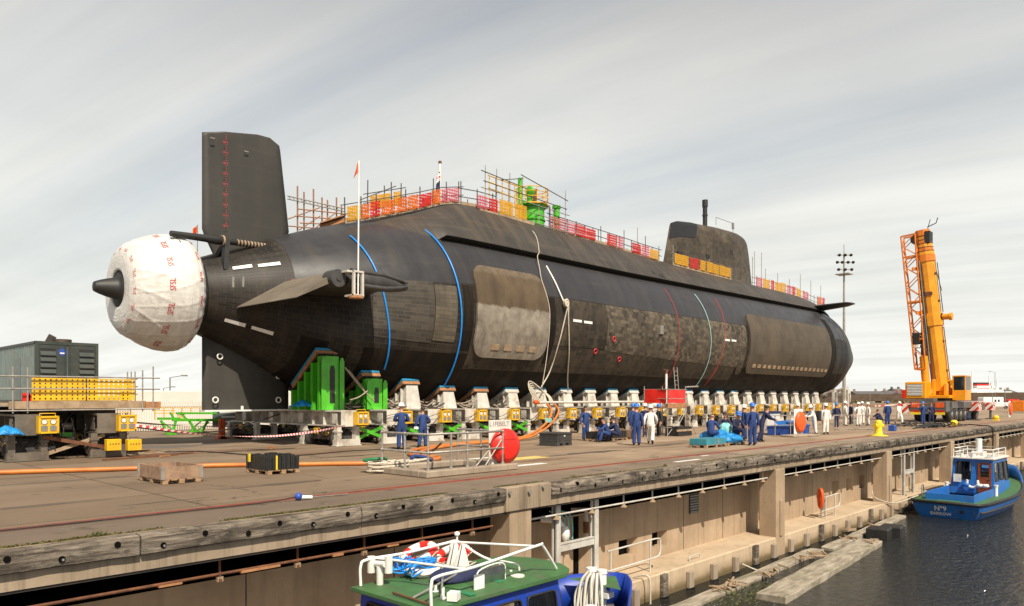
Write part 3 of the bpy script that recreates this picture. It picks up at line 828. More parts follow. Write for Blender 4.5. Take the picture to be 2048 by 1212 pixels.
b = MB(); b.tube([(35.15 + .1 * cos(a) , 13.62 + .12 * cos(a), LZ + .95 + .42 * sin(a)) for a in [2 * pi * k / 24 for k in range(24)]], .085, 8, closed=True); b.build('ring', MT['orange'], t)
b = MB(); b.box(35.45, 13.7, LZ + .35, 36.05, 13.73, LZ + 1.05); b.cyl((35.5, 13.74, LZ), (35.5, 13.74, LZ + 1.0), .025, 6); b.cyl((36.0, 13.74, LZ), (36.0, 13.74, LZ + 1.0), .025, 6); b.build('board', MT['plastic_grey'], t)
# floating booms and debris
def boom(lb, a, c, w_, h_, mat):
    a, c = V(a), V(c); d = (c - a).normalized(); n_ = Vector((-d.y, d.x, 0)) * w_ / 2; b = MB(); N = 14; vs = []
    for i in range(N + 1):
        p = a.lerp(c, i / N); j = lambda: R_(-.03, .03)
        vs += [p - n_ + V(j(), j(), -.6), p - n_ + V(j(), j(), h_ + j()), p + n_ + V(j(), j(), h_ + j()), p + n_ + V(j(), j(), -.6)]
    b.add(vs, [(i * 4 + k, i * 4 + (k + 1) % 4, (i + 1) * 4 + (k + 1) % 4, (i + 1) * 4 + k) for i in range(N) for k in range(4)] + [(0, 1, 2, 3), tuple(range(N * 4, N * 4 + 4))])
    return tag(b.build('floating_boom', MT[mat], bevel=.02), lb, 'boom')
WZ = -4.15
M('boom_wood', (.40, .34, .27), (.20, .165, .12), 2.2, .9, bump=.6, bscale=14, dirt=(.07, .085, .02), damt=.7, stretch=(.6, 2, 2), coord='Position')
boom('pale weathered floating timber boom lying farthest out on the water', (22.7, 10.35, WZ), (34.6, 11.25, WZ), .95, .2, 'boom_wood')
boom('mossy floating timber boom close along the foot of the ledge', (17.6, 11.85, WZ), (31.5, 12.35, WZ), .55, .12, 'boom_wood')
boom('far floating timber boom between the ledge and the black float', (31.9, 12.1, WZ), (43.5, 12.6, WZ), .5, .13, 'boom_wood')
for i, (x, y, lb) in enumerate(((36.4, 11.45, 'left one of two black floating fender blocks behind the blue boat'), (37.4, 11.2, 'right one of two black floating fender blocks behind the blue boat'))):
    b = MB(); b.cbox((x, y, WZ + .12), (.95, .95, .75), .1); tag(b.build('fender_block', MT['black'], bevel=.06), lb, 'fender')
b = MB()
for px, py in ((1440, 1178), (1455, 1170), (1478, 1172), (1530, 1150), (1610, 1118), (1630, 1108), (1640, 1112), (1690, 1078), (1745, 1085), (1700, 1060), (1745, 1052), (1550, 1140)):
    p = onZ(px, py, WZ + .16)
    for k in range(7): q = p + V(random.gauss(0, .25), random.gauss(0, .12), R_(0, .06)); a = R_(0, 3.1); l = R_(.08, .3); b.bar(q - V(cos(a) * l, sin(a) * l, 0), q + V(cos(a) * l, sin(a) * l, R_(-.02, .08)), .05, .04)
tag(b.build('floating_litter', MT['plank']), kind='stuff')
b = MB()
for k in range(500):
    p = onZ(R_(1400, 1540), R_(1165, 1212), WZ + .02)
    if p.y < 12.2: a = R_(0, 6.3); b.add([p, p + V(.05 * cos(a), .05 * sin(a), .0), p + V(.12 * cos(a + .3), .12 * sin(a + .3), R_(.02, .1))], [(0, 1, 2)])
tag(b.build('water_weed', MT['grass'], fix=False), kind='stuff')

random.seed(41)
def stain(px, py, lx, ly, mat):
    c = onZ(px, py, .004); n = 22; f = [R_(0, 6) for _ in range(4)]
    b = MB(); b.add([c + V(lx * cos(a) * (1 + .3 * sin(3 * a + f[0]) + .2 * sin(7 * a + f[1])), ly * sin(a) * (1 + .3 * sin(4 * a + f[2]) + .25 * sin(9 * a + f[3])), 0) for a in [2 * pi * k / n for k in range(n)]], [tuple(range(n))])
    struct(b.build('deck_stain', MT[mat], fix=False))
M('stain_dark', (.075, .055, .040), (.12, .088, .062), 2.5, .55, coord='Position', stretch=(.5, 1.5, 1))
M('stain_rust', (.20, .105, .055), (.13, .075, .045), 2.5, .85, coord='Position', stretch=(.5, 1.5, 1))
for px, py, lx, ly, m_ in ((330, 893, 2.2, 1.0, 'stain_dark'), (430, 903, 2.6, .5, 'stain_rust'), (300, 912, 1.8, .35, 'stain_rust'), (520, 900, 2.0, .4, 'stain_dark'), (150, 960, 1.6, .18, 'stain_dark'), (330, 1003, .9, .06, 'stain_dark'), (640, 905, 2.2, .4, 'stain_rust'), (700, 912, 1.2, .25, 'stain_dark'), (1180, 905, 2.4, .3, 'stain_dark'), (1090, 920, 1.8, .2, 'stain_rust'), (560, 968, 1.4, .15, 'stain_dark'), (90, 1010, 1.0, .10, 'stain_dark'), (1330, 890, 2.2, .3, 'stain_dark'), (1560, 868, 2.2, .4, 'stain_dark')): stain(px, py, lx, ly, m_)
# ------------------------------------------------------------------ the submarine
AY, AZ = 35.0, 7.05                           # hull axis
HULL = [(14.3, 1.42), (15.2, 1.74), (15.7, 1.92), (16.65, 2.32), (17.7, 2.76), (19.57, 3.46), (21.58, 4.18), (24.2, 4.93), (27.0, 5.32), (29.5, 5.40), (45, 5.4), (70, 5.4), (80, 5.40), (83, 5.38), (85, 5.16), (87, 4.68), (89, 4.05), (91, 3.4), (93, 2.76), (95, 2.12), (97, 1.42), (98.6, .82), (99.3, .42), (99.6, .05)]
def hull_r(X, th=0.0):
    r = catmull(HULL, X)
    if th < 0: r *= 1 + .17 * math.exp(-((X - 20.6) / 2.3) ** 2) * smooth(0, -35, th)
    return r
def hp(X, th, off=0.0):
    r = hull_r(X, th) + off; a = radians(th)
    return Vector((X, AY - r * cos(a), AZ + r * sin(a)))
sub = thing('submarine', 'huge black nuclear submarine resting on white cradles, its stern wrapped in white plastic', 'submarine', (57, AY, 1.65))
def frange(a, b, d):
    n = max(2, int(abs(b - a) / d) + 1)
    return [a + (b - a) * i / (n - 1) for i in range(n)]
def loft(rows, name, mat, uvf=None, close=False, m=0):
    b = MB(); nr, nc = len(rows), len(rows[0])
    b.add([p for r in rows for p in r], [(i * nc + j, i * nc + (j + 1) % nc, (i + 1) * nc + (j + 1) % nc, (i + 1) * nc + j) for i in range(nr - 1) for j in range(nc if close else nc - 1)], 0, True)
    if uvf:
        for i in range(nr):
            for j in range(nc): b.uv[i * nc + j] = uvf(i, j)
    return b
xs = frange(14.3, 27, .35) + frange(27.5, 84, 1.2) + frange(84.4, 99.2, .35) + [99.4, 99.55, 99.6]
ths = [-180 + 360 * k / 112 for k in range(113)]
rows = [[hp(x, t) for t in ths] for x in xs]
b = loft(rows, 'hull', None, lambda i, j: (xs[i], radians(ths[j]) * 5.4))
b.add([hp(14.3, t) for t in ths[:-1]], [tuple(range(112))])
b.build('pressure_hull', MT['tile_dark'], sub)
def patch(name, X0, X1, t0, t1, off, mat, rc=0.0, parent=sub, dx=.5, dt=2.5, skirt=True):
    """a coating or raised panel that follows the hull between two frames and two angles, with thickness"""
    f0 = t0 if callable(t0) else (lambda x: t0); f1 = t1 if callable(t1) else (lambda x: t1)
    tm = (f0((X0 + X1) / 2) + f1((X0 + X1) / 2)) / 2
    nv = max(3, int(abs(f1((X0 + X1) / 2) - f0((X0 + X1) / 2)) / dt) + 1); nu = max(3, int((X1 - X0) / dx) + 1)
    vv = [j / nv for j in range(nv + 1)]
    if rc:
        H = radians(f1(X0) - f0(X0)) * 5.4; k = min(rc / H, .49)
        vv = sorted(set([k * (1 - cos(pi / 2 * i / 6)) for i in range(7)] + [1 - k * (1 - cos(pi / 2 * i / 6)) for i in range(7)] + [v for v in vv if k < v < 1 - k]))
    rows = []; uv = []
    for v in vv:
        ins = 0.0
        if rc:
            d = min(v, 1 - v) / k
            if d < 1: ins = rc * (1 - sqrt(max(0, 1 - (1 - d) ** 2)))
        row = []; ur = []
        for i in range(nu + 1):
            x = X0 + ins + (X1 - X0 - 2 * ins) * i / nu
            th = f0(x) + (f1(x) - f0(x)) * v
            row.append(hp(x, th, off)); ur.append((x, radians(th) * 5.4))
        rows.append(row); uv.append(ur)
    b = loft(rows, name, mat, lambda i, j: uv[i][j])
    if skirt:
        nr, nc = len(rows), nu + 1
        idx = [(0, j) for j in range(nc)] + [(i, nc - 1) for i in range(1, nr)] + [(nr - 1, j) for j in range(nc - 2, -1, -1)] + [(i, 0) for i in range(nr - 2, 0, -1)]
        top_ = [rows[i][j] for i, j in idx]
        low = [p + (Vector((p.x, AY, AZ)) - p).normalized() * (off + .03) for p in top_]
        n = len(idx); o = len(b.v)
        b.add(top_ + low, [(k, (k + 1) % n, n + (k + 1) % n, n + k) for k in range(n)])
        for q, (i, j) in enumerate(idx): b.uv[o + q] = uv[i][j]; b.uv[o + n + q] = uv[i][j]
    return b.build(name, mat, parent)
chine = lambda x: interp([(20, 47), (45, 47.5), (56, 49.5), (82, 56), (90, 60)], x)
up_top = lambda x: interp([(18.6, 96), (26.9, 100), (27.5, 50), (45, 50), (82, 58)], x)
patch('painted_topside', 18.7, 27.3, lambda x: interp([(18.7, 10), (22, 14)], x), 100, .012, MT['paint_upper'])
patch('painted_topside', 27.32, 83.5, 15, lambda x: chine(x) + 3, .012, MT['paint_upper'], dx=1)
patch('bottom_coating', 19.0, 84.0, -95, lambda x: interp([(19, -30), (40, -21.5), (60, -25)], x), .010, MT['paint_belly'], dx=1)
patch('stern_tile_band', 22.2, 25.55, -22, 14, .022, MT['tile_stern'])
patch('pale_tile_column', 25.6, 27.0, -20, 12.5, .03, MT['tile_pale'])
patch('tile_band', 40.3, 59.3, lambda x: interp([(40, -18), (50, -22), (59, -24)], x), 14.6, .024, MT['tile_mixed'])
patch('tile_band', 35.05, 40.25, -17, 14.5, .02, MT['tile_worn'])
patch('tile_band', 28.2, 59, lambda x: -36 - .05 * (x - 28), lambda x: interp([(28, -22.5), (40, -18.3), (50, -22.3), (59, -24.3)], x), .017, MT['tile_worn'], dx=1)
patch('tile_band', 59.32, 60.2, -31, 14.6, .05, MT['tile_mixed'], rc=.35)
patch('sonar_panel', 28.35, 34.3, -27.5, 28.5, .11, MT['flank'], rc=.9, dx=.25)
patch('smooth_band', 34.42, 35.0, -30, 14, .02, MT['paint_belly'])
patch('smooth_band', 27.45, 28.15, -24, 14, .02, MT['paint_belly'])
patch('bow_sonar_panel', 60.7, 78.9, -29, 26.5, .16, MT['flank_bow'], rc=.8)
patch('bow_frame_band', 79.4, 80.6, -60, 40, .025, MT['paint_belly'])
# recessed tan slots along the foot of both panels
def slot_row(n, X0, X1, th, w_, h_, off):
    for k in range(n):
        x = X0 + (X1 - X0) * k / (n - 1)
        e = radians(1) * 5.4; dth = h_ / 2 / e
        b = MB()
        c = [hp(x - w_ / 2, th - dth, off), hp(x + w_ / 2, th - dth, off), hp(x + w_ / 2, th + dth, off - .0), hp(x - w_ / 2, th + dth, off)]
        nrm = (c[0] - Vector((x, AY, AZ))).normalized() * .03
        b.prism(c, -Vector((0, nrm.y, nrm.z)), 0)
        o = b.build('mounting_block', [MT['plank']], sub)
slot_row(4, 30.0, 33.1, -20.5, .62, .33, .145)
slot_row(17, 62.0, 78.2, -21.2, .58, .30, .20)
def mark(name, x0, x1, th, h_, mat, off=.03):
    b = MB(); d = h_ / 2 / (radians(1) * hull_r(x0))
    b.prism([hp(x0, th - d, off), hp(x1, th - d, off), hp(x1, th + d, off), hp(x0, th + d, off)], (0, .02, 0))
    return b.build(name, mat, sub)
for x0, x1, th in ((36.65, 37.5, .5), (37.75, 38.6, .3), (56.35, 57.15, -.8), (57.45, 58.25, -.6)):
    mark('white_mark', x0, x1, th, .16, MT['bright_white'], .05)
for x0, x1, th in ((16.2, 17.0, 33), (17.25, 18.2, 32), (15.9, 16.75, -36), (17.0, 17.9, -36)):
    mark('white_mark', x0, x1, th, .16, MT['bright_white'], .05)
for x, th in ((39.3, -18.8), (42.2, -23.4), (41.05, -9.2)):
    b = MB(); c = hp(x, th, .05); n = (c - Vector((x, AY, AZ))).normalized(); t1 = Vector((1, 0, 0)); t2 = n.cross(t1)
    b.tube([c + (t1 * cos(a) + t2 * sin(a)) * .16 for a in [2 * pi * k / 16 for k in range(16)]], .04, 6, closed=True)
    b.build('red_ring', MT['red_print'], sub)
b = MB(); b.cbox(hp(46.75, 1.2, .06), (.42, .12, .62)); b.build('white_fitting_plate', MT['plastic_grey'], sub)
def hoop(mb, X, t0, t1, r, off, m=0, tilt=0.0):
    ts = frange(t0, t1, 3)
    mb.tube([hp(X + tilt * (t - t0) / (t1 - t0), t, off) for t in ts], r, 6, m)
for X, t0, t1, mt, tl in ((49.15, 40, -50, 'red_print', .4), (56.9, 40, -45, 'red_print', -1.2)):
    b = MB(); hoop(b, X, t0, t1, .018, .03, 0, tl); b.build('painted_frame_line', MT[mt], sub)
# ---- casing: the faired superstructure with its overhanging chine
CAS_H = [(19.5, 3.05), (21.6, 4.0), (24.2, 4.86), (27, 5.78), (29.3, 6.6), (30.9, 6.93), (33, 6.98), (36, 6.9), (41, 6.72), (47, 6.54), (52, 6.34), (60, 6.24), (70, 6.2), (79.5, 6.16), (84, 5.85), (88, 5.3), (91.5, 4.45)]
def cas_h(x): return catmull(CAS_H, x)
def cas_section(x):
    r = hull_r(x); tc_ = radians(chine(x)); off = interp([(20, -.12), (27.1, -.03), (27.5, .34), (80, .32), (86, .12), (91.5, -.1)], x)
    h = cas_h(x); w_ = interp([(19.5, .6), (25, 1.3), (30, 1.65), (83, 1.65), (91.5, .7)], x)
    p0 = (-(r - .1) * cos(tc_), (r - .1) * sin(tc_)); p1 = (-(r + off) * cos(tc_), (r + off) * sin(tc_)); p1b = (p1[0] + .03, p1[1] + .07)
    p3 = (-w_, h)
    def lerp(a, c, t, bulge=0.0): return (a[0] + (c[0] - a[0]) * t - bulge * sin(pi * t) * .7, a[1] + (c[1] - a[1]) * t + bulge * sin(pi * t) * .7)
    L = [p0, p1, p1b, lerp(p1b, p3, .33, .10), lerp(p1b, p3, .66, .10), lerp(p1b, p3, .9, .06), (p3[0] + .14, h + .03), (p3[0] + .5, h + .1), (0, h + .13)]
    return L + [(-y, z) for y, z in reversed(L[:-1])]
cx = frange(19.6, 27.0, .5) + [27.15, 27.3, 27.5, 27.7] + frange(28.2, 91.5, .9)
secs = [cas_section(x) for x in cx]
rows = [[Vector((x, AY + y, AZ + z)) for y, z in s_] for x, s_ in zip(cx, secs)]
def cuv(i, j):
    s_ = secs[i]; L = sum(hypot(s_[k + 1][0] - s_[k][0], s_[k + 1][1] - s_[k][1]) for k in range(j))
    return (cx[i], 4.2 + L)
cb = loft(rows, 'casing', None, cuv)
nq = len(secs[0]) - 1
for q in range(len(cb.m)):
    if q % nq in (0, nq - 1) and cx[q // nq] > 27.1: cb.m[q] = 1  # lip underside coloured black to paint the shade under the overhang
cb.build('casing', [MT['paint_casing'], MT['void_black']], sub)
patch('chine_shade_strip', 27.25, 85, lambda x: chine(x) - 1.6, lambda x: chine(x) + 1, .018, MT['void_black'], dx=1)  # black strip painted as the shadow line below the casing's overhang
def cas_pt(x, t, off=0.0):
    """point on the near slope of the casing, t = 0 at the chine, 1 at the shoulder"""
    s_ = cas_section(x); a, c = s_[2], s_[6]
    n = Vector((0, -(c[1] - a[1]), (c[0] - a[0]))).normalized()
    if n.z < 0: n = -n
    bl = .10 * sin(pi * t) * .7
    return Vector((x, AY + a[0] + (c[0] - a[0]) * t - bl, AZ + a[1] + (c[1] - a[1]) * t + bl)) + n * off
for px, py, wd, hh in ((937, 434, .55, .5), (1295, 527, .3, .35), (1309, 530, .3, .35), (1317, 533, .3, .35), (1308, 547, .3, .35), (1320, 550, .3, .35), (1328, 552, .3, .35), (1405, 558, .25, .3)):
    best = min(((abs((onX(px, py, x) - cas_pt(x, t)).length), x, t) for x in frange(28, 66, .4) for t in frange(.1, .97, .06)))
    x, t = best[1], best[2]
    L = (cas_pt(x, 1) - cas_pt(x, 0)).length
    b = MB(); b.prism([cas_pt(x - wd / 2, t - hh / 2 / L, .02), cas_pt(x + wd / 2, t - hh / 2 / L, .02), cas_pt(x + wd / 2, t + hh / 2 / L, .02), cas_pt(x - wd / 2, t + hh / 2 / L, .02)], (0, .05, -.05))
    b.build('flood_opening', MT['black'], sub)
# ---- sail
def sail_half(x, x0, x1, T):
    c = min(max((x1 - x) / (x1 - x0), 0), 1)      # 0 at the leading edge, forward
    return T * (1.4845 * sqrt(c) - .63 * c - 1.758 * c * c + 1.4215 * c ** 3 - .518 * c ** 4) * 2.02 + .03 * (1 - c) * 0
def sail_top(x): return interp([(54.2, 16.9), (55.6, 17.45), (56.6, 17.78), (58.8, 18.04), (63, 18.28), (66.5, 18.36), (68.2, 18.2), (69.3, 17.75), (69.8, 17.2)], x)
NS = 34
rows = []; zz = []
vv = [0, .03, .12, .25, .4, .55, .7, .8, .88, .93, .965, .988, 1]
for v in vv:
    row = []
    x0 = 54.1 + 1.45 * v; x1 = 70.45 - .9 * v - .35 * v ** 6
    k = 1 if v < .86 else sqrt(max(0, 1 - ((v - .86) / .14) ** 2))
    fl = 1 + .5 * (1 - min(v / .12, 1)) ** 2
    for s_ in (-1, 1):
        for i in range(NS + 1):
            c = (1 - cos(pi * i / NS)) / 2
            if s_ > 0: c = 1 - c
            x = x0 + (x1 - x0) * c
            y = s_ * sail_half(x, x0 - .3, x1, 1.32 - .28 * v) * k * fl
            row.append(Vector((x, AY + y, 12.75 + (sail_top(x) - 12.75) * v)))
    rows.append(row)
sb = loft(rows, 'sail', None, lambda i, j: (rows[i][j].x, rows[i][j].z), close=True)
sail = sb.build('sail', MT['tile_sail'], sub)
def sail_pt(px, py, off=.02):
    """near side of the sail under a photo point"""
    best = None
    for x in frange(54.5, 69.8, .12):
        p = onX(px, py, x); v = (p.z - 12.75) / (sail_top(x) - 12.75)
        if not 0 <= v <= 1: continue
        y = AY - sail_half(x, 54.1 + 1.45 * v - .3, 70.45 - .9 * v, 1.32 - .28 * v) * (1 + .5 * (1 - min(v / .12, 1)) ** 2)
        e = abs(p.y - y)
        if best is None or e < best[0]: best = (e, x, y, p.z)
    return Vector((best[1], best[2] - off, best[3]))
sail.location.x += 1.25
for px, py, wd, hh in ((1346, 508, 1.0, .75), (1402, 510, .62, .42), (1450, 501, .4, .36), (1427, 549, .5, .4)):
    p = sail_pt(px, py) + V(1.25, 0, 0); b = MB(); b.cbox(p + V(0, .04, 0), (wd, .1, hh), rz=-.03); b.build('sail_opening', MT['black'], sail)
# black smooth cap on the trailing top corner
rows2 = []
for v in (.72, .78, .85, .9, .94, .97, 1.0):
    row = []
    for i in range(13):
        x = 54.1 + 1.45 * v + .06 + (3.7 - .5 * (1 - v)) * i / 12
        k = 1 if v < .86 else sqrt(max(0, 1 - ((v - .86) / .14) ** 2))
        y = sail_half(x, 54.1 + 1.45 * v - .3, 70.45 - .9 * v, 1.32 - .28 * v) * k + .035
        row.append(Vector((x + 1.25, AY - y, 12.78 + (sail_top(x) - 12.75) * v)))
    rows2.append(row)
loft(rows2, 'cap', None, lambda i, j: (rows2[i][j].x, rows2[i][j].z)).build('trailing_cap', MT['black_gloss'], sail)
b = MB(); p = onY(1410, 440, 35.0) + V(0, 0, 0); b.cyl(p + V(0, 0, -1.2), p + V(0, 0, 1.55), .21, 12); b.cyl(p + V(0, 0, 1.2), p + V(0, 0, 1.85), .26, 12); b.cyl(p + V(0, 0, .35), p + V(0, 0, .5), .25, 12)
b.build('periscope_mast', MT['black'], sail)
b = MB(); p = onY(1432, 437, 35); q = onY(1466, 452, 35); b.tube([p + V(0, 0, -.6), p + V(0, 0, .12), q + V(0, 0, .25), q + V(0, 0, -.6)], .03, 5); b.cbox(q, (.35, .1, .6), 0)
b.build('sail_handrail', MT['plastic_grey'], sail)
# ---- bow plane
b = MB()
def foil(poly_root, poly_tip, th_r, th_t):
    pass
r0, r1 = V(80.9, 32.6, 12.05), V(83.9, 32.6, 12.05); t0_, t1_ = V(81.1, 28.5, 12.22), V(83.0, 28.5, 12.22)
rows = []
for k in range(7):
    f = k / 6; a = r0.lerp(t0_, f); c = r1.lerp(t1_, f); row = []
    th = (.34 - .12 * f) * (1 if k < 6 else .35)
    for i in range(20):
        an = 2 * pi * i / 20; u = (1 - cos(an)) / 2
        row.append(a.lerp(c, u) + V(0, 0, th * sin(an) * (.6 + .7 * u)))
    rows.append(row)
b = loft(rows, 'plane', None, close=True); b.add(rows[-1], [tuple(range(20))]); b.build('bow_plane', MT['black'], sub)
# ---- rudders
def slab_fin(poly, T, name, mat, parent=sub, X0=15.58, X1=20.2):
    """foil-section plate in the centre plane; poly in (x, z)"""
    def thick(x): c = min(max((X1 - x) / (X1 - X0), .0), 1); return T * max(.12, sqrt(c) * 2.0 * (1 - c) + .10) if c < .98 else T * .1
    n = len(poly); b = MB()
    zs = [p[1] for p in poly]; z0, z1 = min(zs), max(zs); nr = 24
    rows = []
    for k in range(nr + 1):
        z = z0 + (z1 - z0) * min(max(k / nr, .0005), .9995)
        cr_ = []
        for i in range(n):
            (xa, za), (xb, zb) = poly[i], poly[(i + 1) % n]
            if (za - z) * (zb - z) < 0: cr_.append(xa + (xb - xa) * (z - za) / (zb - za))
        xa, xb = min(cr_), max(cr_); row = []
        for s_ in (-1, 1):
            for i in range(13):
                c = i / 12
                if s_ > 0: c = 1 - c
                x = xa + (xb - xa) * c
                row.append(Vector((x, AY + s_ * thick(x), z)))
        rows.append(row)
    b = loft(rows, name, None, lambda i, j: (rows[i][j].x, rows[i][j].z), close=True)
    b.add(rows[0], [tuple(range(26))]); b.add(rows[-1], [tuple(range(26))])
    return b.build(name, mat, parent)
rud = slab_fin([(15.58, 14.9), (18.3, 15.33), (18.95, 15.33), (19.5, 15.05), (20.08, 10.6), (19.0, 9.9), (16.25, 8.9), (15.58, 10.15)], .22, 'upper_rudder', MT['fin_coat'])
low = slab_fin([(15.58, 5.6), (15.58, 1.68), (20.03, 1.68), (20.03, 4.6)], .22, 'lower_rudder', MT['fin_coat'])
b = MB()
for k in range(36):
    z = 10.5 + k * .125; x = 16.62; y = AY - .30
    if k % 4 == 0: text_on(b, str(10 + k // 4) + 'M', lambda u, v: V(x + u - .05, y, z + v), .11, 0, .0)
    elif k % 2 == 0: text_on(b, str(2 * (k % 4 + 1)), lambda u, v: V(x + u, y, z + v), .09, 0, .0)
    else: b.box(x - .03, y, z - .015, x + .03, y + .004, z + .015)
b.build('draught_marks', MT['red_print'], rud)
for px, py, s_ in ((425, 276, .10), (493, 303, .10)):
    p = onY(px, py, AY - .3); b = MB(); b.cbox(p, (.22, .03, .05)); b.build('small_plate', MT['plastic_grey'], rud)
for px, py in ((440, 713), (431, 800), (557, 800), (557, 752)):
    p = onY(px, py, AY - .30); b = MB()
    b.tube([p + V(cos(a) * .13, 0, sin(a) * .13) for a in [2 * pi * k / 18 for k in range(18)]], .035, 6, closed=True)
    b.build('ring_target', MT['bright_white'], low)
b = MB(); b.box(15.58, AY - .32, 1.60, 20.0, AY + .32, 1.675); b.box(17.35, AY - .34, 1.6, 17.47, AY - .30, 1.86); b.box(19.93, AY - .34, 1.6, 20.05, AY - .30, 1.86)
b.build('protective_batten', MT['bright_white'], low)
# ---- port stern plane: fixed fin, drooped flap, tip pod
HX, PODY, PODZ = 18.25, 27.6, 7.45
rows = []
for k in range(6):
    f = k / 5; y = PODY + (32.0 - PODY) * f; le = 21.0 + 1.4 * f; row = []
    for i in range(20):
        an = 2 * pi * i / 20; u = (1 - cos(an)) / 2
        row.append(Vector((HX + .1 + (le - HX) * u, y, 7.38 + .27 * sin(an) * (1 - .4 * u))))
    rows.append(row)
loft(rows, 'fin', None, lambda i, j: (rows[i][j].x, rows[i][j].y), close=True).build('stern_plane', MT['fin_coat'], sub)
fa, fb = onX(650, 547, HX), onX(547, 569, HX)
h0, h1 = V(HX, PODY + .1, 7.74), V(HX, 32.85, 7.74)
tr0, tr1 = h0 + V(-2.02, 0, -1.36), h1 + V(-2.02, 0, -1.36)
b = MB()
vs = [h0, h1, tr1, tr0]; dn = V(-.05, 0, -.42)
b.add([h0, h1, tr1 + V(0, 0, .03), tr0 + V(0, 0, .03), h0 + dn, h1 + dn, tr1, tr0], [(0, 1, 2, 3), (7, 6, 5, 4), (0, 3, 7, 4), (1, 5, 6, 2), (3, 2, 6, 7), (0, 4, 5, 1)])
for i in range(8): b.uv[i] = (b.v[i][0], b.v[i][1])
b.build('stern_flap', MT['flap_coat'], sub)
b = MB()
b.tube([V(x, PODY, PODZ + dz) for x, dz in ((18.62, 0), (18.7, 0), (19.3, 0), (20.3, 0), (21.0, -.02), (21.5, -.05), (21.85, -.08), (22.0, -.1))], [.02, .36, .42, .42, .36, .27, .16, .02], 16)
for dz in (.3, -.3):
    b.tube([V(x, PODY - .28, PODZ + dz * k) for x, k in ((18.65, 1), (20.4, 1), (21.3, .6), (21.75, .25))], [.12, .12, .09, .04], 8)
b.cyl(V(18.1, PODY - .20, PODZ - .08), V(18.1, PODY + .5, PODZ - .08), .38, 20); b.cyl(V(18.1, PODY - .24, PODZ - .08), V(18.1, PODY - .19, PODZ - .08), .12, 12)
b.build('tip_pod', MT['rubber_grey'], sub)
b = MB(); b.cyl(V(18.1, 32.5, 7.6), V(18.1, 33.2, 7.6), .42, 20); b.build('hinge_fairing', MT['tile_dark'], sub)
# ---- towed array tube over the tail
b = MB(); A, B_ = onY(341, 467, 33.6), onY(552, 496, 33.9)
d = B_ - A
b.tube([A, A + d * .02, A + d * .30, A + d * .40, A + d * .46], [.13, .14, .17, .23, .2], 12, 0)
b.tube([A + d * .46, A + d * .97], [.15, .13], 10, 0)
for k in range(11): b.cyl(A + d * (.60 + k * .033), A + d * (.615 + k * .033), .155, 10, 1)
b.cyl(A + d * .455, A + d * .47, .25, 14, 1); b.cyl(A + d * .96, A + d * 1.0, .24, 14, 1); b.tube([A + d * .93, A + d * 1.02, A + d * 1.1], [.2, .2, .06], 12, 0)
p = A + d * .50
b.bar(p, onY(449, 541, 33.45), .34, .22, 0); b.bar(p, onY(436, 512, 34.2), .24, .2, 0)
b.build('towed_array_tube', [MT['black'], MT['plank']], sub)
# ---- pump-jet shroud wrapped in plastic, with the cone poking out of it
SH = [(11.92, .80), (11.85, .82), (11.82, .90), (11.82, 1.15), (11.84, 1.45), (11.93, 1.74), (12.15, 2.0), (12.55, 2.22), (13.0, 2.43), (13.5, 2.58), (13.95, 2.65), (14.3, 2.62), (14.58, 2.48), (14.76, 2.25), (14.83, 1.9), (14.78, 1.45)]
AZS = AZ - .03
def shr(x_i, a):
    x, r = SH[0][0], SH[0][1]
    n = len(SH) - 1; k = min(int(x_i * n), n - 1); f = x_i * n - k
    x = SH[k][0] + (SH[k + 1][0] - SH[k][0]) * f; r = SH[k][1] + (SH[k + 1][1] - SH[k][1]) * f
    k1 = smooth(1.2, 1.9, r)
    # taut sheeting: sharp creases fanning out of the after face, slack folds towards the front hem
    c1 = (1 - abs(sin(5.5 * a + 1.1 * x + .7 * sin(3 * a)))) ** 5; c2 = (1 - abs(sin(9 * a - 1.9 * x + .9 * sin(2 * a + x)))) ** 6; c3 = (1 - abs(sin(2.6 * x + 2.2 * sin(2 * a)))) ** 8
    r += k1 * (.040 * c1 * (1 - smooth(12.6, 14.2, x)) + .026 * c2 + .020 * c3 + .018 * sin(4 * a + 2 * x))
    if x > 14.2: r += .016 * sin(37 * a) * smooth(14.2, 14.7, x)
    r -= .05 * max(0, sin(a)) ** 6 * 0
    return Vector((x, AY - r * cos(a), AZS + r * sin(a)))
prop = MB().grid(lambda u, v: shr(v, 2 * pi * u), 260, 110, uvs=lambda u, v: (v * 6, u * 16)).build('propulsor_shroud', MT['wrap'], sub)
tag(prop, 'propulsor shroud wrapped in creased white plastic')
def wrap_txt(x_i, adeg, s_, str_='SFSL'):
    def fn(u, v):
        # letters run round the shroud, reading upwards
        a = radians(adeg) + u / 2.55
        return shr(min(max(x_i + (-v) / 6.6, 0), 1), a) + Vector((0, -cos(a), sin(a))) * .018
    b = MB(); text_on(b, str_, fn, s_, 0, .006, 1.0)
    b.build('printed_lettering', MT['red_print'], prop)
for x_i, offs in ((.33, 20), (.56, 5), (.77, 16)):
    for a in range(-75, 100, 24): wrap_txt(x_i, a + offs, .205)
b = MB()
b.tube([shr(.66, radians(a)) + Vector((0, -cos(radians(a)), sin(radians(a)))) * .01 for a in frange(52, 74, 2)], .03, 6)
b.build('tape_seam', MT['plastic_grey'], prop)
b = MB(); M4 = Matrix.Translation((0, AY, AZS)) @ Matrix(((0, 0, 1, 0), (1, 0, 0, 0), (0, 1, 0, 0), (0, 0, 0, 1)))
b.lathe([(.001, 12.0), (.82, 11.95), (.81, 11.90), (.52, 11.86), (.46, 11.7), (.39, 11.4), (.30, 11.12), (.22, 10.93), (.20, 10.9), (.001, 10.89)], 28, 0, M4)
b.build('propulsor_cone', MT['black'], sub)
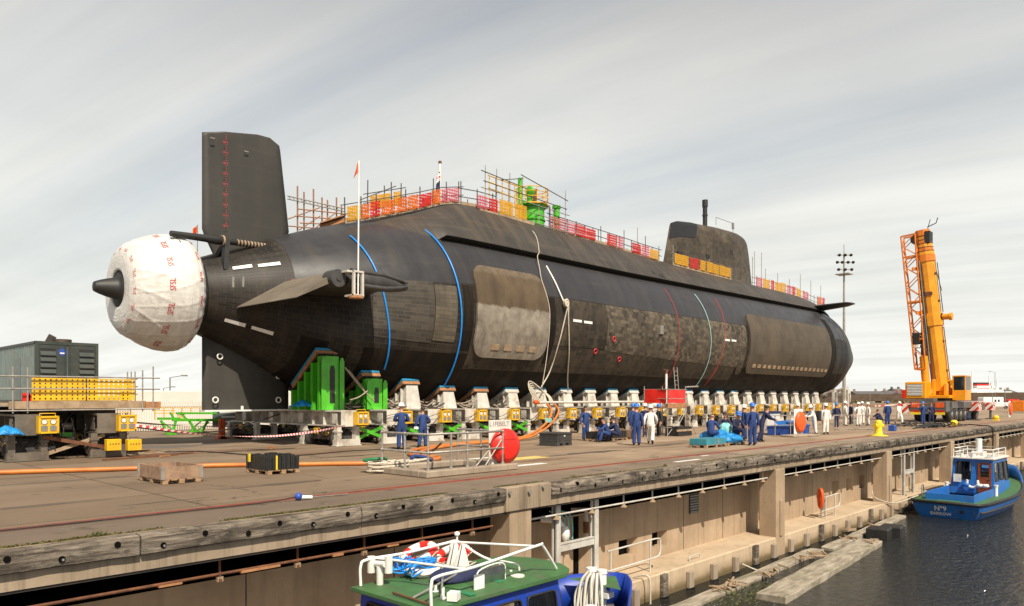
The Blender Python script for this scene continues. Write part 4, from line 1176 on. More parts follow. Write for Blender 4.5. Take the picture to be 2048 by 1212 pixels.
b = MB(); b.tube([V(14.95, AY - 1.72 * cos(a), AZ + 1.72 * sin(a)) for a in [2 * pi * k / 40 for k in range(40)]], .16, 8, closed=True); b.build('stator_collar', MT['black'], sub)
for x, th, r in ((18.6, 12, .16),):
    c = hp(x, th, .05); b = MB(); b.cyl(c + V(0, .06, 0), c + V(0, -.03, 0), r, 14); b.build('round_cap', MT['pink'], sub)
for px, py in ((418, 548), (430, 556)):
    c = hp(16.1 + (py - 548) * .05, 14, .03); b = MB(); b.cbox(c, (.1, .06, .5)); b.build('white_patch', MT['plastic_grey'], sub)
# ---- straps and ropes lying on the hull
for X, t0, t1, lb, mt, r, tl in ((22.0, 52, -42, 'bright blue strap round the stern, just ahead of the stern plane', 'hose_blue', .046, 1.4), (26.55, 80, -55, 'bright blue strap round the hull, just aft of the large pale sonar panel', 'hose_blue', .046, 1.1), (53.6, 40, -46, 'pale turquoise line painted straight down the hull between two red lines', 'turquoise', .026, .8)):
    b = MB(); hoop(b, X, t0, t1, r, .07, 0, tl)
    tag(b.build('blue_strap' if 'blue strap' in lb else 'turquoise_line', MT[mt]), lb, 'strap')
def rope(name, pts, r, mat, lb, n=6, cat='rope'):
    b = MB(); b.tube(curve(pts, n), r, 6)
    return tag(b.build(name, MT[mat]), lb, cat)
rope('mooring_rope', [onY(1036, 400, 33.2), cas_pt(36.0, .95, .06), cas_pt(36.05, .5, .05), cas_pt(35.2, .02, .06), hp(34.55, 42, .40), hp(34.3, 33, .22), hp(34.12, 25.4, .15), hp(34.28, 5.2, .15), hp(34.42, -20.3, .18), onY(1084, 775, 30.0)], .026, 'rope_white', 'long thin white rope hanging from the green hatch tower down the hull')
rope('mooring_rope', [hp(35.46, 39, .06), hp(35.48, 26, .07), hp(35.7, 14, .1), hp(35.75, 11, .15)], .05, 'bright_white', 'short thick white rope curving down the upper hull to the knot')
b = MB(); kc = hp(35.75, 10.5, .25)
b.ball(kc, .2, 0, 10, (1, .8, 1.3)); b.tube([kc + V(.17 * cos(a), -.1, .22 * sin(a)) for a in [2 * pi * k / 12 for k in range(12)]], .06, 6, closed=True)
tag(b.build('rope_knot', MT['rope_white']), 'bulky rope knot on the hull, where the hanging white ropes meet', 'knot')
rope('mooring_rope', [kc + V(.1, -.1, -.2), hp(35.7, 0, .12), hp(35.43, -13.2, .1), hp(35.45, -34, .12), onY(1082, 775, 30.3)], .042, 'rope_white', 'white rope slanting from the knot down to the hoses by the cradles')
rope('mooring_rope', [kc + V(.25, -.05, -.1), hp(35.98, 2, .2), hp(36.5, -19, .13), hp(37.4, -38, .14), onY(1136, 782, 31.2)], .042, 'rope_white', 'white rope hanging straight down from the knot to a cradle')
# ------------------------------------------------------------------ transfer cradles under the hull
CW = MT['cradle_white']
BL = 10.9
def mesh_beam():
    b = MB()
    b.box(-.42, 0, 1.60, .42, BL, 1.67); b.box(-.42, 0, .92, .42, BL, .985); b.box(-.05, .03, .985, .05, BL - .03, 1.60); b.box(-.40, 0, .985, .40, .03, 1.60)
    y = .55; k = 0
    while y < BL:
        for s in (-1, 1): b.box(min(s * .05, s * .38), y, .985, max(s * .05, s * .38), y + .025, 1.60)
        if k % 3 == 0:
            for s in (-1, 1): b.box(min(s * .38, s * .41), y - .2, 1.05, max(s * .38, s * .41), y + .2, 1.52)
        y += .98; k += 1
    return b.mesh('cross_beam')
def mesh_leg():
    b = MB()
    for s in (-1, 1):
        b.box(s * .5 - .11, 0, .32, s * .5 + .11, .30, .918); b.box(s * .5 - .15, -.03, .66, s * .5 + .15, .33, .74)
    b.box(-.64, -.02, .06, .64, .34, .318); b.box(-.70, -.06, .02, .70, .38, .058)
    for s in (-1, 1):
        for z in (.12, .24): b.cyl((s * .52, -.02, z), (s * .52, -.045, z), .02, 6)
    return b.mesh('leg_frame')
def mesh_bogie():
    b = MB(); b.box(-.48, 0, .30, .48, 1.9, .78, 0); b.box(-.30, -.2, .45, .30, 2.1, .70, 0); b.box(-.52, .25, .50, -.30, .75, .66, 1); b.box(-.56, 1.15, .55, -.36, 1.45, .82, 1)
    for k in range(6): b.tube(curve([(-.5 + R_(-.1, .1), R_(0, 1.8), .75), (-.58, R_(0, 1.8), R_(.3, .6)), (-.5, R_(0, 1.8), .8)], 4), .022, 5, 0)
    return b.mesh('bogie')
def mesh_wheel():
    b = MB(); b.lathe([(.001, -.10), (.12, -.11), (.13, -.08), (.24, -.07), (.26, -.09), (.33, -.09), (.33, .06), (.37, .065), (.37, .1), (.001, .1)], 20, 0, Matrix(((1, 0, 0, 0), (0, 0, -1, 0), (0, 1, 0, 0), (0, 0, 0, 1))))
    return b.mesh('wheel')
def mesh_box():
    b = MB(); b.box(-.31, -.36, 1.02, .31, -.08, 1.58, 0)
    for s in (-1, 1): b.box(s * .29 - .03, -.40, .99, s * .29 + .03, -.06, 1.61, 0)
    b.box(-.31, -.40, 1.55, .31, -.362, 1.61, 0); b.box(-.31, -.40, .99, .31, -.362, 1.05, 0)
    for s in (-1, 1): b.box(s * .14 - .10, -.385, 1.08, s * .14 + .10, -.362, 1.27, 1)
    b.tube([(-.25, -.2, 1.6), (-.25, -.2, 1.7), (.25, -.2, 1.7), (.25, -.2, 1.6)], .015, 5, 0)
    return b.mesh('control_box')
def mesh_gauge():
    b = MB(); b.cyl((0, -.362, 1.40), (0, -.385, 1.40), .085, 14, 0); b.cyl((0, -.362, 1.40), (0, -.378, 1.40), .10, 14, 1)
    return b.mesh('gauge')
random.seed(11)
MS = {k: f() for k, f in (('cross_beam', mesh_beam), ('leg_frame', mesh_leg), ('bogie', mesh_bogie), ('wheel', mesh_wheel), ('control_box', mesh_box), ('gauge', mesh_gauge))}
for k in MS.values():
    bm = bmesh.new(); bm.from_mesh(k); bmesh.ops.recalc_face_normals(bm, faces=bm.faces); bm.to_mesh(k); bm.free()
def cradle(Xc, Y0, label, group, paint=CW):
    t = thing('cradle', label, 'cradle', (Xc, Y0, 0), group)
    link('cross_beam', MS['cross_beam'], [paint], t)
    for y in (0, 2.9, 7.6, BL - .3):
        o = link('leg_frame', MS['leg_frame'], [paint], t); o.location.y = y
    for y in (.65, 8.2):
        o = link('bogie', MS['bogie'], [MT['dark_steel'], MT['yellow']], t); o.location.y = y
        for q in (-.2, 1.95):
            for s in (-.36, .36):
                w_ = link('wheel', MS['wheel'], [MT['tyre']], o); w_.location = (s, q, .37)
    c = link('control_box', MS['control_box'], [MT['yellow'], MT['plastic_grey']], t); c.location.x = .55
    for s in (-.14, .14):
        g = link('gauge', MS['gauge'], [MT['gauge'], MT['black']], c); g.location.x = s
    return t
def support(t, i, X):
    """pedestal and slanting timber pad that meets the hull"""
    Yo, Yi = 31.5, 33.75
    def hz(Y):
        r = hull_r(X, -40) + .02; d = AY - Y
        return AZ - sqrt(max(r * r - d * d, .01))
    zo, zi = hz(Yo), hz(Yi)
    gr = i < 2
    n = Vector((0, -(zo - zi), -(Yi - Yo))).normalized()      # out of the hull, downwards
    A, B_ = V(X, Yo, zo), V(X, Yi, zi)
    def slab(d0, d1, ext, hw, name, mat):
        b = MB(); e = (A - B_).normalized() * ext
        prof = [A + e + n * d0, B_ - e + n * d0, B_ - e + n * d1, A + e + n * d1]
        b.prism([p + V(-hw, 0, 0) for p in prof], (2 * hw, 0, 0)); return b.build(name, mat, t, bevel=.015)
    hw = .56
    slab(0, .13, .03, hw, 'blue_pad', MT['pad_blue'] if i < 17 else MT['plastic_grey'])
    slab(.135, .32, 0, hw + .02, 'timber_pad', MT['wood_orange'] if i < 5 else MT['white_paint'])
    slab(.325, .375, .02, hw - .04, 'bearing_plate', MT['dark_steel'] if i < 5 else CW)
    q = n * .38
    a, c = A + q, B_ + q
    zt = a.z - .05
    if gr:
        b = MB(); W = .5; yo = a.y - .45
        # two flanged posts at the outer end with a slot between, ribbed flanks behind
        for s in (-1, 1): b.prism([(X + s * W - .13, yo, 1.67), (X + s * W + .13, yo, 1.67), (X + s * W + .13, yo, zt - .3), (X + s * W + .06, yo, zt - .12), (X + s * W - .06, yo, zt - .12), (X + s * W - .13, yo, zt - .3)], (0, .05, 0))
        b.box(X - W + .131, yo + .08, 1.672, X + W - .131, yo + .12, zt - .05); 
        b.prism([(X - .36, yo + .052, 1.67), (X - .36, a.y, zt - .03), (X - .36, c.y, c.z - .03), (X - .36, c.y, 1.67)], (.72, 0, 0))
        b.build('green_block', MT['green'], t, bevel=.01)
        b = MB(); b.prism([(X - .14, yo + .075, 2.0), (X + .14, yo + .075, 2.0), (X + .14, yo + .075, zt - .75), (X + .09, yo + .075, zt - .5), (X - .09, yo + .075, zt - .5), (X - .14, yo + .075, zt - .75)], (0, -.012, 0)); b.build('slot', MT['black'], t)
        for k in range(5):
            y = yo + .25 + k * (c.y - yo - .3) / 4.0; z = min(zt - .08, c.z + (zt - c.z) * max(0, (c.y - y) / (c.y - a.y)) - .08)
            b = MB(); b.box(X - W - .12, y, 1.67, X - .361, y + .045, z); b.box(X - W - .14, y - .07, 1.67, X - W - .121, y + .11, z); b.build('rib', MT['green'], t)
    else:
        W0, W1 = .50, .38; yo = a.y + .02
        b = MB(); zz = a.z - .02
        vs = [(X - W0, yo - .16, 1.67), (X + W0, yo - .16, 1.67), (X + W0, c.y, 1.67), (X - W0, c.y, 1.67), (X - W1, yo, zz), (X + W1, yo, zz), (X + W1, c.y, c.z), (X - W1, c.y, c.z)]
        b.add(vs, [(0, 1, 5, 4), (1, 2, 6, 5), (2, 3, 7, 6), (3, 0, 4, 7), (4, 5, 6, 7), (0, 3, 2, 1)])
        b.build('pedestal', MT['white_paint'] if i < 5 else CW, t, bevel=.01)
        for k in range(3):
            y = yo + .25 + k * .45; z = zz + (c.z - zz) * (y - yo) / (c.y - yo)
            b = MB(); b.box(X - W0 - .07, y, 1.67, X - W1 - .03, y + .05, z - .04); b.build('rib', CW, t)
for i in range(24):
    X = 20.05 + 2.6 * i
    lb = f'{ORD[i]} hull cradle from the stern, ' + ('with a tall ribbed green support block' if i == 0 else 'with a shorter green support block' if i == 1 else 'with a rust-stained white pedestal and timber pad' if i < 5 else 'white steel with a blue-topped pad and yellow control box' if i < 17 else 'white steel with a plain grey pad under the bow')
    t = cradle(X, 29.55, lb, 'cradles under the submarine')
    support(t, i, X)
# green bracing between the first cradles, set down on the deck
for i in range(5):
    X = 20.05 + 2.6 * i
    t = thing('cross_brace', f'{ORD[i]} bright green cross-shaped brace from the stern, between two cradle feet', 'brace', (X + 1.3, 29.7, 0), 'green braces between the cradles')
    for k, (z0, z1) in enumerate(((.30, .88), (.88, .30))):
        b = MB(); b.bar((X + .5, 29.66 - .05 * k, z0), (X + 2.12, 29.66 - .05 * k, z1), .03, .15, 0); b.build('bar', MT['green'], t)
# clutter between pedestals: slings, chains and cables
random.seed(5)
b = MB()
for i in range(0, 5):
    X = 20.05 + 2.6 * i
    for k in range(9):
        p = V(X + .5 + R_(0, .3), 31.0 + R_(0, .9), 1.7 + R_(.1, .5)); q = V(X + 2.1 - R_(0, .4), 31.0 + R_(0, .9), 1.7 + R_(.05, .5))
        b.tube(curve([p, (p + q) / 2 + V(0, R_(-.2, .2), -R_(.1, .3)), q], 5), R_(.025, .05), 5, k % 2)
tag(b.build('lashing_cables', [MT['rope_dirty'], MT['dark_steel']]), kind='stuff')
for k, (p, q) in enumerate(((onY(690, 735, 30.8), onY(748, 802, 30.6)), (onY(697, 740, 31.3), onY(742, 790, 31.0)), (onY(700, 800, 30.8), onY(735, 782, 30.6)))):
    b = MB(); b.tube(curve([p, (p + q) / 2 + V(0, 0, -.08), q], 6), .035, 6)
    tag(b.build('sling_chain', MT['rope_dirty']), ['upper taut sling chain between the two green blocks', 'lower slack sling chain between the two green blocks', 'short sling chain climbing to the smaller green block'][k], 'chain')
# cables draped along the cradle ends
b = MB()
for i in range(23):
    X = 20.6 + 2.6 * i
    for k in range(3):
        z = 1.5 - .1 * k
        b.tube(curve([(X + .3, 29.3, z), (X + .9, 29.4, z - R_(.1, .5)), (X + 1.6, 29.42, z - R_(.1, .6)), (X + 2.3, 29.3, z)], 4), .014, 4)
tag(b.build('control_cables', MT['black']), kind='stuff')
# long pipe run along the cradles, hung from brackets
b = MB(); b.tube([(33.0, 29.2, 1.98), (44.6, 29.2, 1.98)], .075, 8)
tag(b.build('service_pipe', MT['white_paint']), 'long pale service pipe running along the middle cradles above the yellow boxes', 'pipe')
b = MB(); b.tube([(33.0, 29.2, 1.98), (32.75, 29.2, 1.98)], .1, 8); b.ball((32.7, 29.2, 2.0), .14, 0); tag(b.build('pipe_end_cap', MT['orange']), 'orange cap on the left end of the pale service pipe', 'cap')
# bow frames
for k, (X, Y, h) in enumerate(((82.6, 30.5, 2.9), (84.4, 31.0, 2.6), (86.2, 30.6, 3.2), (88, 31.0, 2.8))):
    t = thing('bow_frame', f'{ORD[k]} tall white steel frame from the cradles, under the rounded bow', 'frame', (X, Y, 0), 'steel frames under the bow')
    for s in (-.45, .45):
        b = MB(); b.box(X + s - .1, Y - .1, 0, X + s + .1, Y + .1, h); b.build('post', CW, t)
    b = MB(); b.bar((X - .45, Y, h), (X + .45, Y, h), .2, .2); b.bar((X - .45, Y, h * .5), (X + .45, Y, h * .5), .14, .14); b.prism([(X - .5, Y - .1, h + .1), (X + .5, Y - .1, h + .1), (X + .5, Y + 1.4, h - .5), (X - .5, Y + 1.4, h - .5)], (0, 0, .2)); b.build('head_beam', CW, t)
# ------------------------------------------------------------------ empty carts with the generator platform, left
GP = MT['cart_grey']
for i, X in enumerate((7.45, 10.1)):
    cradle(X, 30.75, ['nearer left cart of the generator platform, a worn steel frame with a yellow gauge box', 'right cart of the generator platform, with orange toolboxes at its foot'][i], 'carts under the generator platform', GP)
t = thing('scaffold_platform', 'scaffold platform with yellow perforated barriers, on two carts at the left edge', 'platform', (9, 37, 1.7))
for k in range(13):
    y = 31.0 + k * .9
    b = MB(); b.box(6.6, y, 1.98, 11.6, y + .86, 2.03); b.build('plank', MT['plank'], t)
b = MB(); b.box(6.9, 30.86, 1.86, 11.5, 30.95, 2.14); b.build('toe_board', MT['plank'], t)
b = MB(); b.box(6.55, 31.0, 1.86, 6.62, 42, 2.14); b.build('toe_board', MT['plank'], t)
b = MB(); b.cbox((11.75, 30.9, 1.98), (.6, .2, .25), .1); b.build('toe_board', MT['wood_orange'], t)
for X in (7.0, 7.45, 11.35, 11.75):
    b = MB(); b.cyl((X, 30.8, 1.72), (X, 30.8, 3.35 if X != 11.75 else 3.5), .027, 8); b.build('upright', MT['galv'], t)
for y in (33.5, 36, 38.5):
    b = MB(); b.cyl((6.5, y, 1.72), (6.5, y, 3.3), .027, 8); b.build('upright', MT['galv'], t)
for z in (1.80, 2.58, 3.02):
    b = MB(); b.tube([(6.4, 30.77, z), (12.0, 30.77, z + .02)], .026, 8); b.build('ledger_tube', MT['galv'], t)
    b = MB(); b.tube([(6.47, 30.6, z + .06), (6.47, 42, z + .06)], .026, 8); b.build('ledger_tube', MT['galv'], t)
for k in range(3):
    b = MB(); b.box(11.2, 31.2 + k * .4, 2.05, 11.24, 31.24 + k * .4, 3.3); b.bar((11.3, 31.2, 2.4 + k * .3), (11.3, 33.5, 2.4 + k * .3), .04); b.build('side_tube', MT['galv'], t)
def barrier(x0, x1, y, z0, z1, name, par, mat, axis='x'):
    b = MB(); n = max(1, int(abs(x1 - x0) / .08)); m_ = 12
    nx = int((x1 - x0) / .16); nz = 6
    hs = []
    for i in range(nx):
        for j in range(nz):
            a = x0 + (x1 - x0) * (i + .30) / nx; c = x0 + (x1 - x0) * (i + .62) / nx
            d = z0 + (z1 - z0) * (j + .25) / nz; e = z0 + (z1 - z0) * (j + .72) / nz
            hs.append((a, c, d, e))
    xs_ = sorted({x0, x1} | {v for h in hs for v in h[:2]}); zs_ = sorted({z0, z1} | {v for h in hs for v in h[2:]})
    hset = {(round(h[0], 4), round(h[2], 4)) for h in hs}
    for a, c in zip(xs_, xs_[1:]):
        for d, e in zip(zs_, zs_[1:]):
            if (round(a, 4), round(d, 4)) in hset: continue
            if axis == 'x': b.quad((a, y, d), (c, y, d), (c, y, e), (a, y, e))
            else: b.quad((y, a, d), (y, c, d), (y, c, e), (y, a, e))
    o = b.build(name, mat, par, fix=False)
    s_ = o.modifiers.new('thick', 'SOLIDIFY'); s_.thickness = .02
    return o
for x0, x1 in ((7.6, 9.35), (9.4, 11.1)): barrier(x0, x1, 30.90, 2.16, 2.98, 'yellow_barrier', t, MT['yellow'])
for y0, y1 in ((31.3, 33.3), (33.4, 35.6), (35.7, 38)): barrier(y0, y1, 6.66, 2.16, 2.98, 'yellow_barrier', t, MT['yellow'], 'y')
for k, (px, py, c) in enumerate(((62, 800, 'red'), (52, 797, 'red'), (73, 795, 'red'), (249, 793, 'dark_red'))):
    p = onY(px, py, 31.05); b = MB(); b.cbox(p + V(0, 0, -.05), (.22, .12, .5)); tag(b.build('fire_point_box', MT[c]), ['left red box on the platform beside the upright', 'leftmost small red box behind the platform corner tube', 'red box right beside the yellow barrier', 'dark red box at the right end of the platform'][k], 'box')
# generator container
t = thing('generator_container', 'dark green louvred generator container standing on the scaffold platform', 'container', (9.8, 40, 2.04))
X0, X1, Y0, Y1, Z0, Z1 = 8.75, 11.12, 35.1, 47.0, 2.06, 4.58
b = MB(); b.box(X0 + .06, Y0 + .06, Z0 + .08, X1 - .06, Y1, Z1 - .03, 0)
for k in range(int((Y1 - Y0) / .28)):
    y = Y0 + .15 + k * .28
    b.prism([(X0 + .058, y, Z0 + .1), (X0 + .01, y + .05, Z0 + .1), (X0 + .01, y + .13, Z0 + .1), (X0 + .058, y + .18, Z0 + .1)], (0, 0, Z1 - Z0 - .2), 0)
b.build('body', MT['container_pale'], t)
b = MB()
for x in (X0, X1 - .12): b.box(x, Y0, Z0, x + .12, Y0 + .12, Z1)
b.box(X0, Y0 + .003, Z1 - .12, X1, Y0 + .1, Z1 + .003); b.box(X0 + .003, Y0 + .006, Z0, X1, Y0 + .1, Z0 + .12); b.box(X0 - .003, Y0 + .12, Z1 - .1, X0 + .05, Y1, Z1); b.box(X0 - .003, Y0 + .12, Z0, X0 + .05, Y1, Z0 + .1)
b.build('corner_frame', MT['container_green'], t)
for k in range(2):
    xa, xb = (X0 + .13, (X0 + X1) / 2 - .02) if k == 0 else ((X0 + X1) / 2 + .02, X1 - .13)
    b = MB(); b.box(xa, Y0 + .02, Z0 + .13, xb, Y0 + .058, Z1 - .13); d = b.build('door', MT['container_green'], t)
    la, lb_ = (xa + .06, xa + .62) if k == 0 else (xa + .42, xb - .05)
    b = MB(); b.box(la, Y0 + .012, Z0 + .2, lb_, Y0 + .019, Z1 - .28); b.build('louvre_backing', MT['black'], d)
    for q in range(8):
        z = Z0 + .22 + q * .245
        b = MB(); b.prism([(la, Y0 + .015, z + .19), (la, Y0 - .05, z + .03), (la, Y0 - .05, z + .0), (la, Y0 + .015, z + .16)], (lb_ - la, 0, 0)); b.build('louvre', MT['container_green'], d)
    for x in ((xa + .01, xb - .08) if k == 0 else (xa + .06, xb - .02)): 
        b = MB(); b.cyl((x, Y0 + .005, Z0 + .1), (x, Y0 + .005, Z1 - .1), .02, 8); b.build('lock_rod', MT['container_green'], d)
b = MB(); b.cyl((X0 + 1.0, Y0 + .02, Z1 - .42), (X0 + 1.0, Y0 + .008, Z1 - .42), .15, 18, 0); b.box(X0 + .90, Y0 + .002, Z1 - .49, X0 + 1.10, Y0 + .007, Z1 - .44, 1); b.build('round_sticker', [MT['print_blue'], MT['bright_white']], t)
b = MB(); b.box(X0 - .012, Y0 + 2.2, Z0 + .1, X0 + .0, Y0 + 3.1, Z1 - .65); b.build('side_door', MT['container_pale'], t)
b = MB(); b.cyl((X0 + 1.2, Y0 + .8, Z1), (X0 + 1.2, Y0 + .8, Z1 + .16), .36, 16, 0); b.bar((X0 + .7, Y0 + .8, Z1), (X0 + .85, Y0 + .8, Z1 + .3), .08, .3, 0); b.build('exhaust_cap', MT['dark_steel'], t)
for k, (px, py) in enumerate(((226, 889), (267, 889))):
    p = onY(px, py, 30.3); t = thing('toolbox', ['left orange toolbox hanging at the foot of the right cart', 'right orange toolbox with a sloping lid at the foot of the right cart'][k], 'toolbox', p)
    b = MB(); b.box(p.x - .25, p.y - .15, p.z - .22, p.x + .25, p.y + .15, p.z + .2); b.build('body', MT['orange'] if 0 else MT['yellow'], t, bevel=.01)
    b = MB(); b.tube([p + V(-.15, -.05, .2), p + V(-.15, -.05, .28), p + V(.15, -.05, .28), p + V(.15, -.05, .2)], .015, 5); b.build('handle', MT['black'], t)
    b = MB()
    for q in range(4): b.cyl(p + V(-.15 + q * .1, -.15, .03), p + V(-.15 + q * .1, -.165, .03), .022, 8)
    b.build('socket', MT['black'], t)
for p, lb in ((onY(13, 868, 30.6), 'crumpled blue tarpaulin draped over the leftmost cart'), (onY(605, 812, 32.0), 'blue tarpaulin bundle on the first cradle beside the green block')):
    b = MB().grid(lambda u, v: p + V((u - .5) * 1.0, (v - .5) * .6, .28 * sin(pi * u) * sin(pi * v) + .05 * sin(u * 17 + v * 9) * sin(v * 13)), 14, 10)
    o = tag(b.build('blue_tarpaulin', MT['tarp_blue'], fix=False), lb, 'tarpaulin'); o.modifiers.new('thick', 'SOLIDIFY').thickness = .03
t = thing('cart_brace', 'pair of crossed rusty braces between the two platform carts', 'brace', (9, 30.6, 0))
for a, c, m_ in (((7.9, 30.7, .85), (10.2, 30.7, .35), 'rust'), ((7.9, 30.75, .2), (10.0, 30.9, .85), 'plank')):
    b = MB(); b.bar(a, c, .04, .13); b.build('bar', MT[m_], t)

t = thing('hydraulic_pack', 'dark hydraulic machinery filling the gap between the two platform carts', 'machinery', (8.8, 33, 0))
b = MB(); b.box(7.2, 32.6, .35, 11.4, 40.5, .9); b.box(8.05, 33.5, .9, 9.5, 40.5, 1.85); b.box(6.9, 34.2, .9, 11.5, 34.3, 1.9); b.build('frame', MT['dark_steel'], t)
random.seed(18)
for k in range(12):
    x, y, z = R_(8.1, 9.6), R_(31.6, 32.5), R_(.3, 1.3)
    b = MB(); b.cyl((x - .15, y, z), (x + .15, y, z), R_(.06, .16), 10); b.build('cylinder', MT[['dark_steel', 'rust', 'black', 'galv'][k % 4]], t)
b = MB()
for k in range(26):
    p_ = V(R_(7.0, 11), R_(30.7, 31.6), R_(.9, 1.7)); q_ = V(p_.x + R_(-.5, .5), R_(30.7, 31.8), R_(.3, 1.0)); b.tube(curve([p_, (p_ + q_) / 2 + V(R_(-.2, .2), -.1, -R_(.1, .4)), q_], 4), .018, 5)
b.build('hose_tangle', MT['black'], t)['kind'] = 'stuff'
b = MB(); p_ = onY(132, 869, 31.8); b.cbox(p_, (.42, .05, .16)); b.build('green_label', MT['green'], t)
# ------------------------------------------------------------------ things standing on the quay deck
def pallet(name, x0, y0, x1, y1, h, lb, box, cat='crate', frame=MT['wood'], slats=True, rz=0.0):
    cx_, cy_ = (x0 + x1) / 2, (y0 + y1) / 2
    t = thing(name, lb, cat, (cx_, cy_, 0)); W, D = (x1 - x0) / 2, (y1 - y0) / 2
    for sx in (-1, 0, 1):
        for sy in (-1, 0, 1):
            b = MB(); b.cbox((sx * (W - .07), sy * (D - .07), .055), (.14, .14, .09)); b.build('foot_block', frame, t, world=False)
    n = 5
    for k in range(n):
        x = -W + (2 * W) * (k + .5) / n
        b = MB(); b.box(x - W / n * .8, -D, .10, x + W / n * .8, D, .125); b.build('plank', frame, t, world=False)
    if box == 'boards':
        for k, (a, c, d, e) in enumerate(((-W, -D, W, -D + .025), (-W, D - .025, W, D), (-W, -D + .026, -W + .025, D - .026), (W - .025, -D + .026, W, D - .026))):
            b = MB(); b.box(a, c, .128, d, e, h); b.build('side_board', MT['wood_grey'] if cat == 'crate' else frame, t, world=False)
        for sx in (-1, 1):
            for sy in (-1, 1):
                b = MB(); b.box(sx * W - .05, sy * D - .02 * (1 if sy > 0 else -.1) - .02, .13, sx * W + .05, sy * D + .012, h + .01); b.build('corner_bracket', MT['galv'], t, world=False)
    t.rotation_euler.z = rz
    return t
pallet('wooden_crate', 7.85, 19.95, 8.85, 21.55, .46, 'open wooden collar crate on a pallet, nearest the left foreground', 'boards')
t = pallet('loaded_pallet', 10.95, 20.25, 12.0, 21.6, .5, 'pallet packed with black steel brackets behind the wooden crate', None, 'pallet')
random.seed(3)
for i in range(7):
    for j in range(9):
        x = -.45 + i * .15; y = -.60 + j * .15
        if 0 < i < 6 and 0 < j < 8 and (i + j) % 2: continue
        b = MB(); h = R_(.50, .57); b.box(x - .062, y - .062, .128, x + .062, y + .062, h); b.box(x - .02, y - .075, .2, x + .02, y - .0625, h - .05); b.build('bracket', MT['black'], t, world=False)
b = MB(); b.box(-.27, -.70, .14, -.22, -.685, .56); b.build('label_strip', MT['lemon'], t, world=False)
b = MB(); b.box(-.6, .3, .34, -.55, .38, .58); b.build('yellow_tag', MT['lemon'], t, world=False)
t = thing('plastic_crate', 'dark grey plastic pallet crate alone on the open deck', 'crate', (27.2, 23.0, 0))
b = MB(); b.box(-.62, -.5, .13, .62, .5, .60); b.box(-.66, -.54, .56, .66, .54, .62)
for z in (.25, .36, .47): b.box(-.635, -.515, z, .635, .515, z + .03)
for x in (-.5, 0, .5): b.box(x - .14, -.5, 0, x + .14, .5, .128)
b.build('tub', MT['rubber_grey'], t, world=False); b = MB(); b.box(-.08, -.522, .44, .05, -.516, .5); b.build('label', MT['gauge'], t, world=False)
t.rotation_euler.z = .1
t = pallet('black_pallet_box', 30.9, 23.2, 33.4, 24.1, .52, 'long low black slatted box on a pallet beside two seated workers', None, 'pallet')
for k in range(12):
    b = MB(); b.box(-1.2 + k * .2, -.44, .13, -1.2 + k * .2 + .17, .44, .5); b.build('bracket', MT['black'], t, world=False)
pallet('wooden_crate', 34.0, 23.3, 34.9, 24.1, .5, 'small wooden crate on a pallet behind the standing blue-helmeted man', 'boards')
pallet('timber_box', 33.1, 24.3, 34.0, 25.0, .42, 'low wooden box behind the seated workers by the black pallet box', 'boards')
# blue pallet and bagged goods where men sit
t = pallet('teal_box_pallet', 30.3, 16.8, 32.2, 17.7, .4, 'teal box with a pale strap on a wooden pallet by the deck edge', None, 'pallet')
b = MB(); b.box(-.93, -.42, .13, .93, .42, .40); b.build('teal_box', MT['teal'], t, world=False)
b = MB(); b.box(.12, -.426, .128, .24, .426, .405); b.build('strap', MT['plastic_grey'], t, world=False)
t2 = pallet('bag_pallet', 32.5, 16.9, 34.2, 18.4, .2, 'wooden pallet of blue plastic sacks with men sitting round it', None, 'pallet')
random.seed(9)
for k, (x, y, z, sx, sy, sz, m_) in enumerate(((32.95, 17.5, .28, .7, .45, .2, 'tarp_blue'), (33.4, 17.1, .28, .7, .4, .2, 'tarp_blue'), (34.1, 17.5, .28, .5, .45, .24, 'tarp_blue'), (33.1, 18.1, .42, .8, .4, .22, 'tarp_blue'), (33.8, 18.1, .42, .6, .4, .24, 'tarp_blue'), (34.35, 18.0, .55, .34, .34, .42, 'aqua'), (33.3, 17.3, .42, .35, .28, .14, 'tarp_blue'))):
    ph = R_(0, 6)
    b = MB().grid(lambda u, v: V(x, y, z) + V(sx * cos(2 * pi * u) * sin(pi * v) ** .6, sy * sin(2 * pi * u) * sin(pi * v) ** .6, -sz * cos(pi * v)) * (1 + .07 * sin(7 * u * 6.28 + ph + 5 * v) + .06 * sin(13 * v + 19 * u)), 28, 16)
    tag(b.build('plastic_sack', MT[m_], fix=False), ['leftmost flat blue sack beside the teal box', 'front blue sack hanging over the pallet edge', 'right front blue sack by the standing man', 'long blue sack under the bald seated man', 'blue sack under the young seated man', 'upright turquoise sack by the seated blue-helmeted man', 'small blue sack lying on top of the front ones'][k], 'sack', 'sacks on the pallet')
# kerbed pit with tubular railing, lifebelt station
t = thing('kerbed_pit', 'low concrete kerb round a pit, just left of the big red lifebelt', 'kerb', (15.2, 17, 0))
for k, (a, c, d, e) in enumerate(((13.55, 16.15, 15.35, 16.5), (15.36, 16.15, 17.3, 16.5), (13.55, 16.51, 13.9, 18.7), (13.91, 18.35, 17.3, 18.7), (16.95, 16.51, 17.3, 18.34))):
    b = MB(); b.box(a, c, 0, d, e, .2); b.build('kerb_block', MT['kerb'], t, bevel=.03)
b = MB(); b.quad((13.9, 16.5, .006), (16.95, 16.5, .006), (16.95, 18.35, .006), (13.9, 18.35, .006)); b.build('pit_floor', MT['dark_steel'], t)
t = thing('tubular_railing', 'grey tubular railing with diagonal stays, on the kerb beside the lifebelt board', 'railing', (15, 17, .2))
rp = [(13.75, 18.5), (13.75, 17.4), (13.75, 16.35), (15.25, 16.33), (16.75, 16.33), (16.85, 17.4), (16.85, 18.5)]
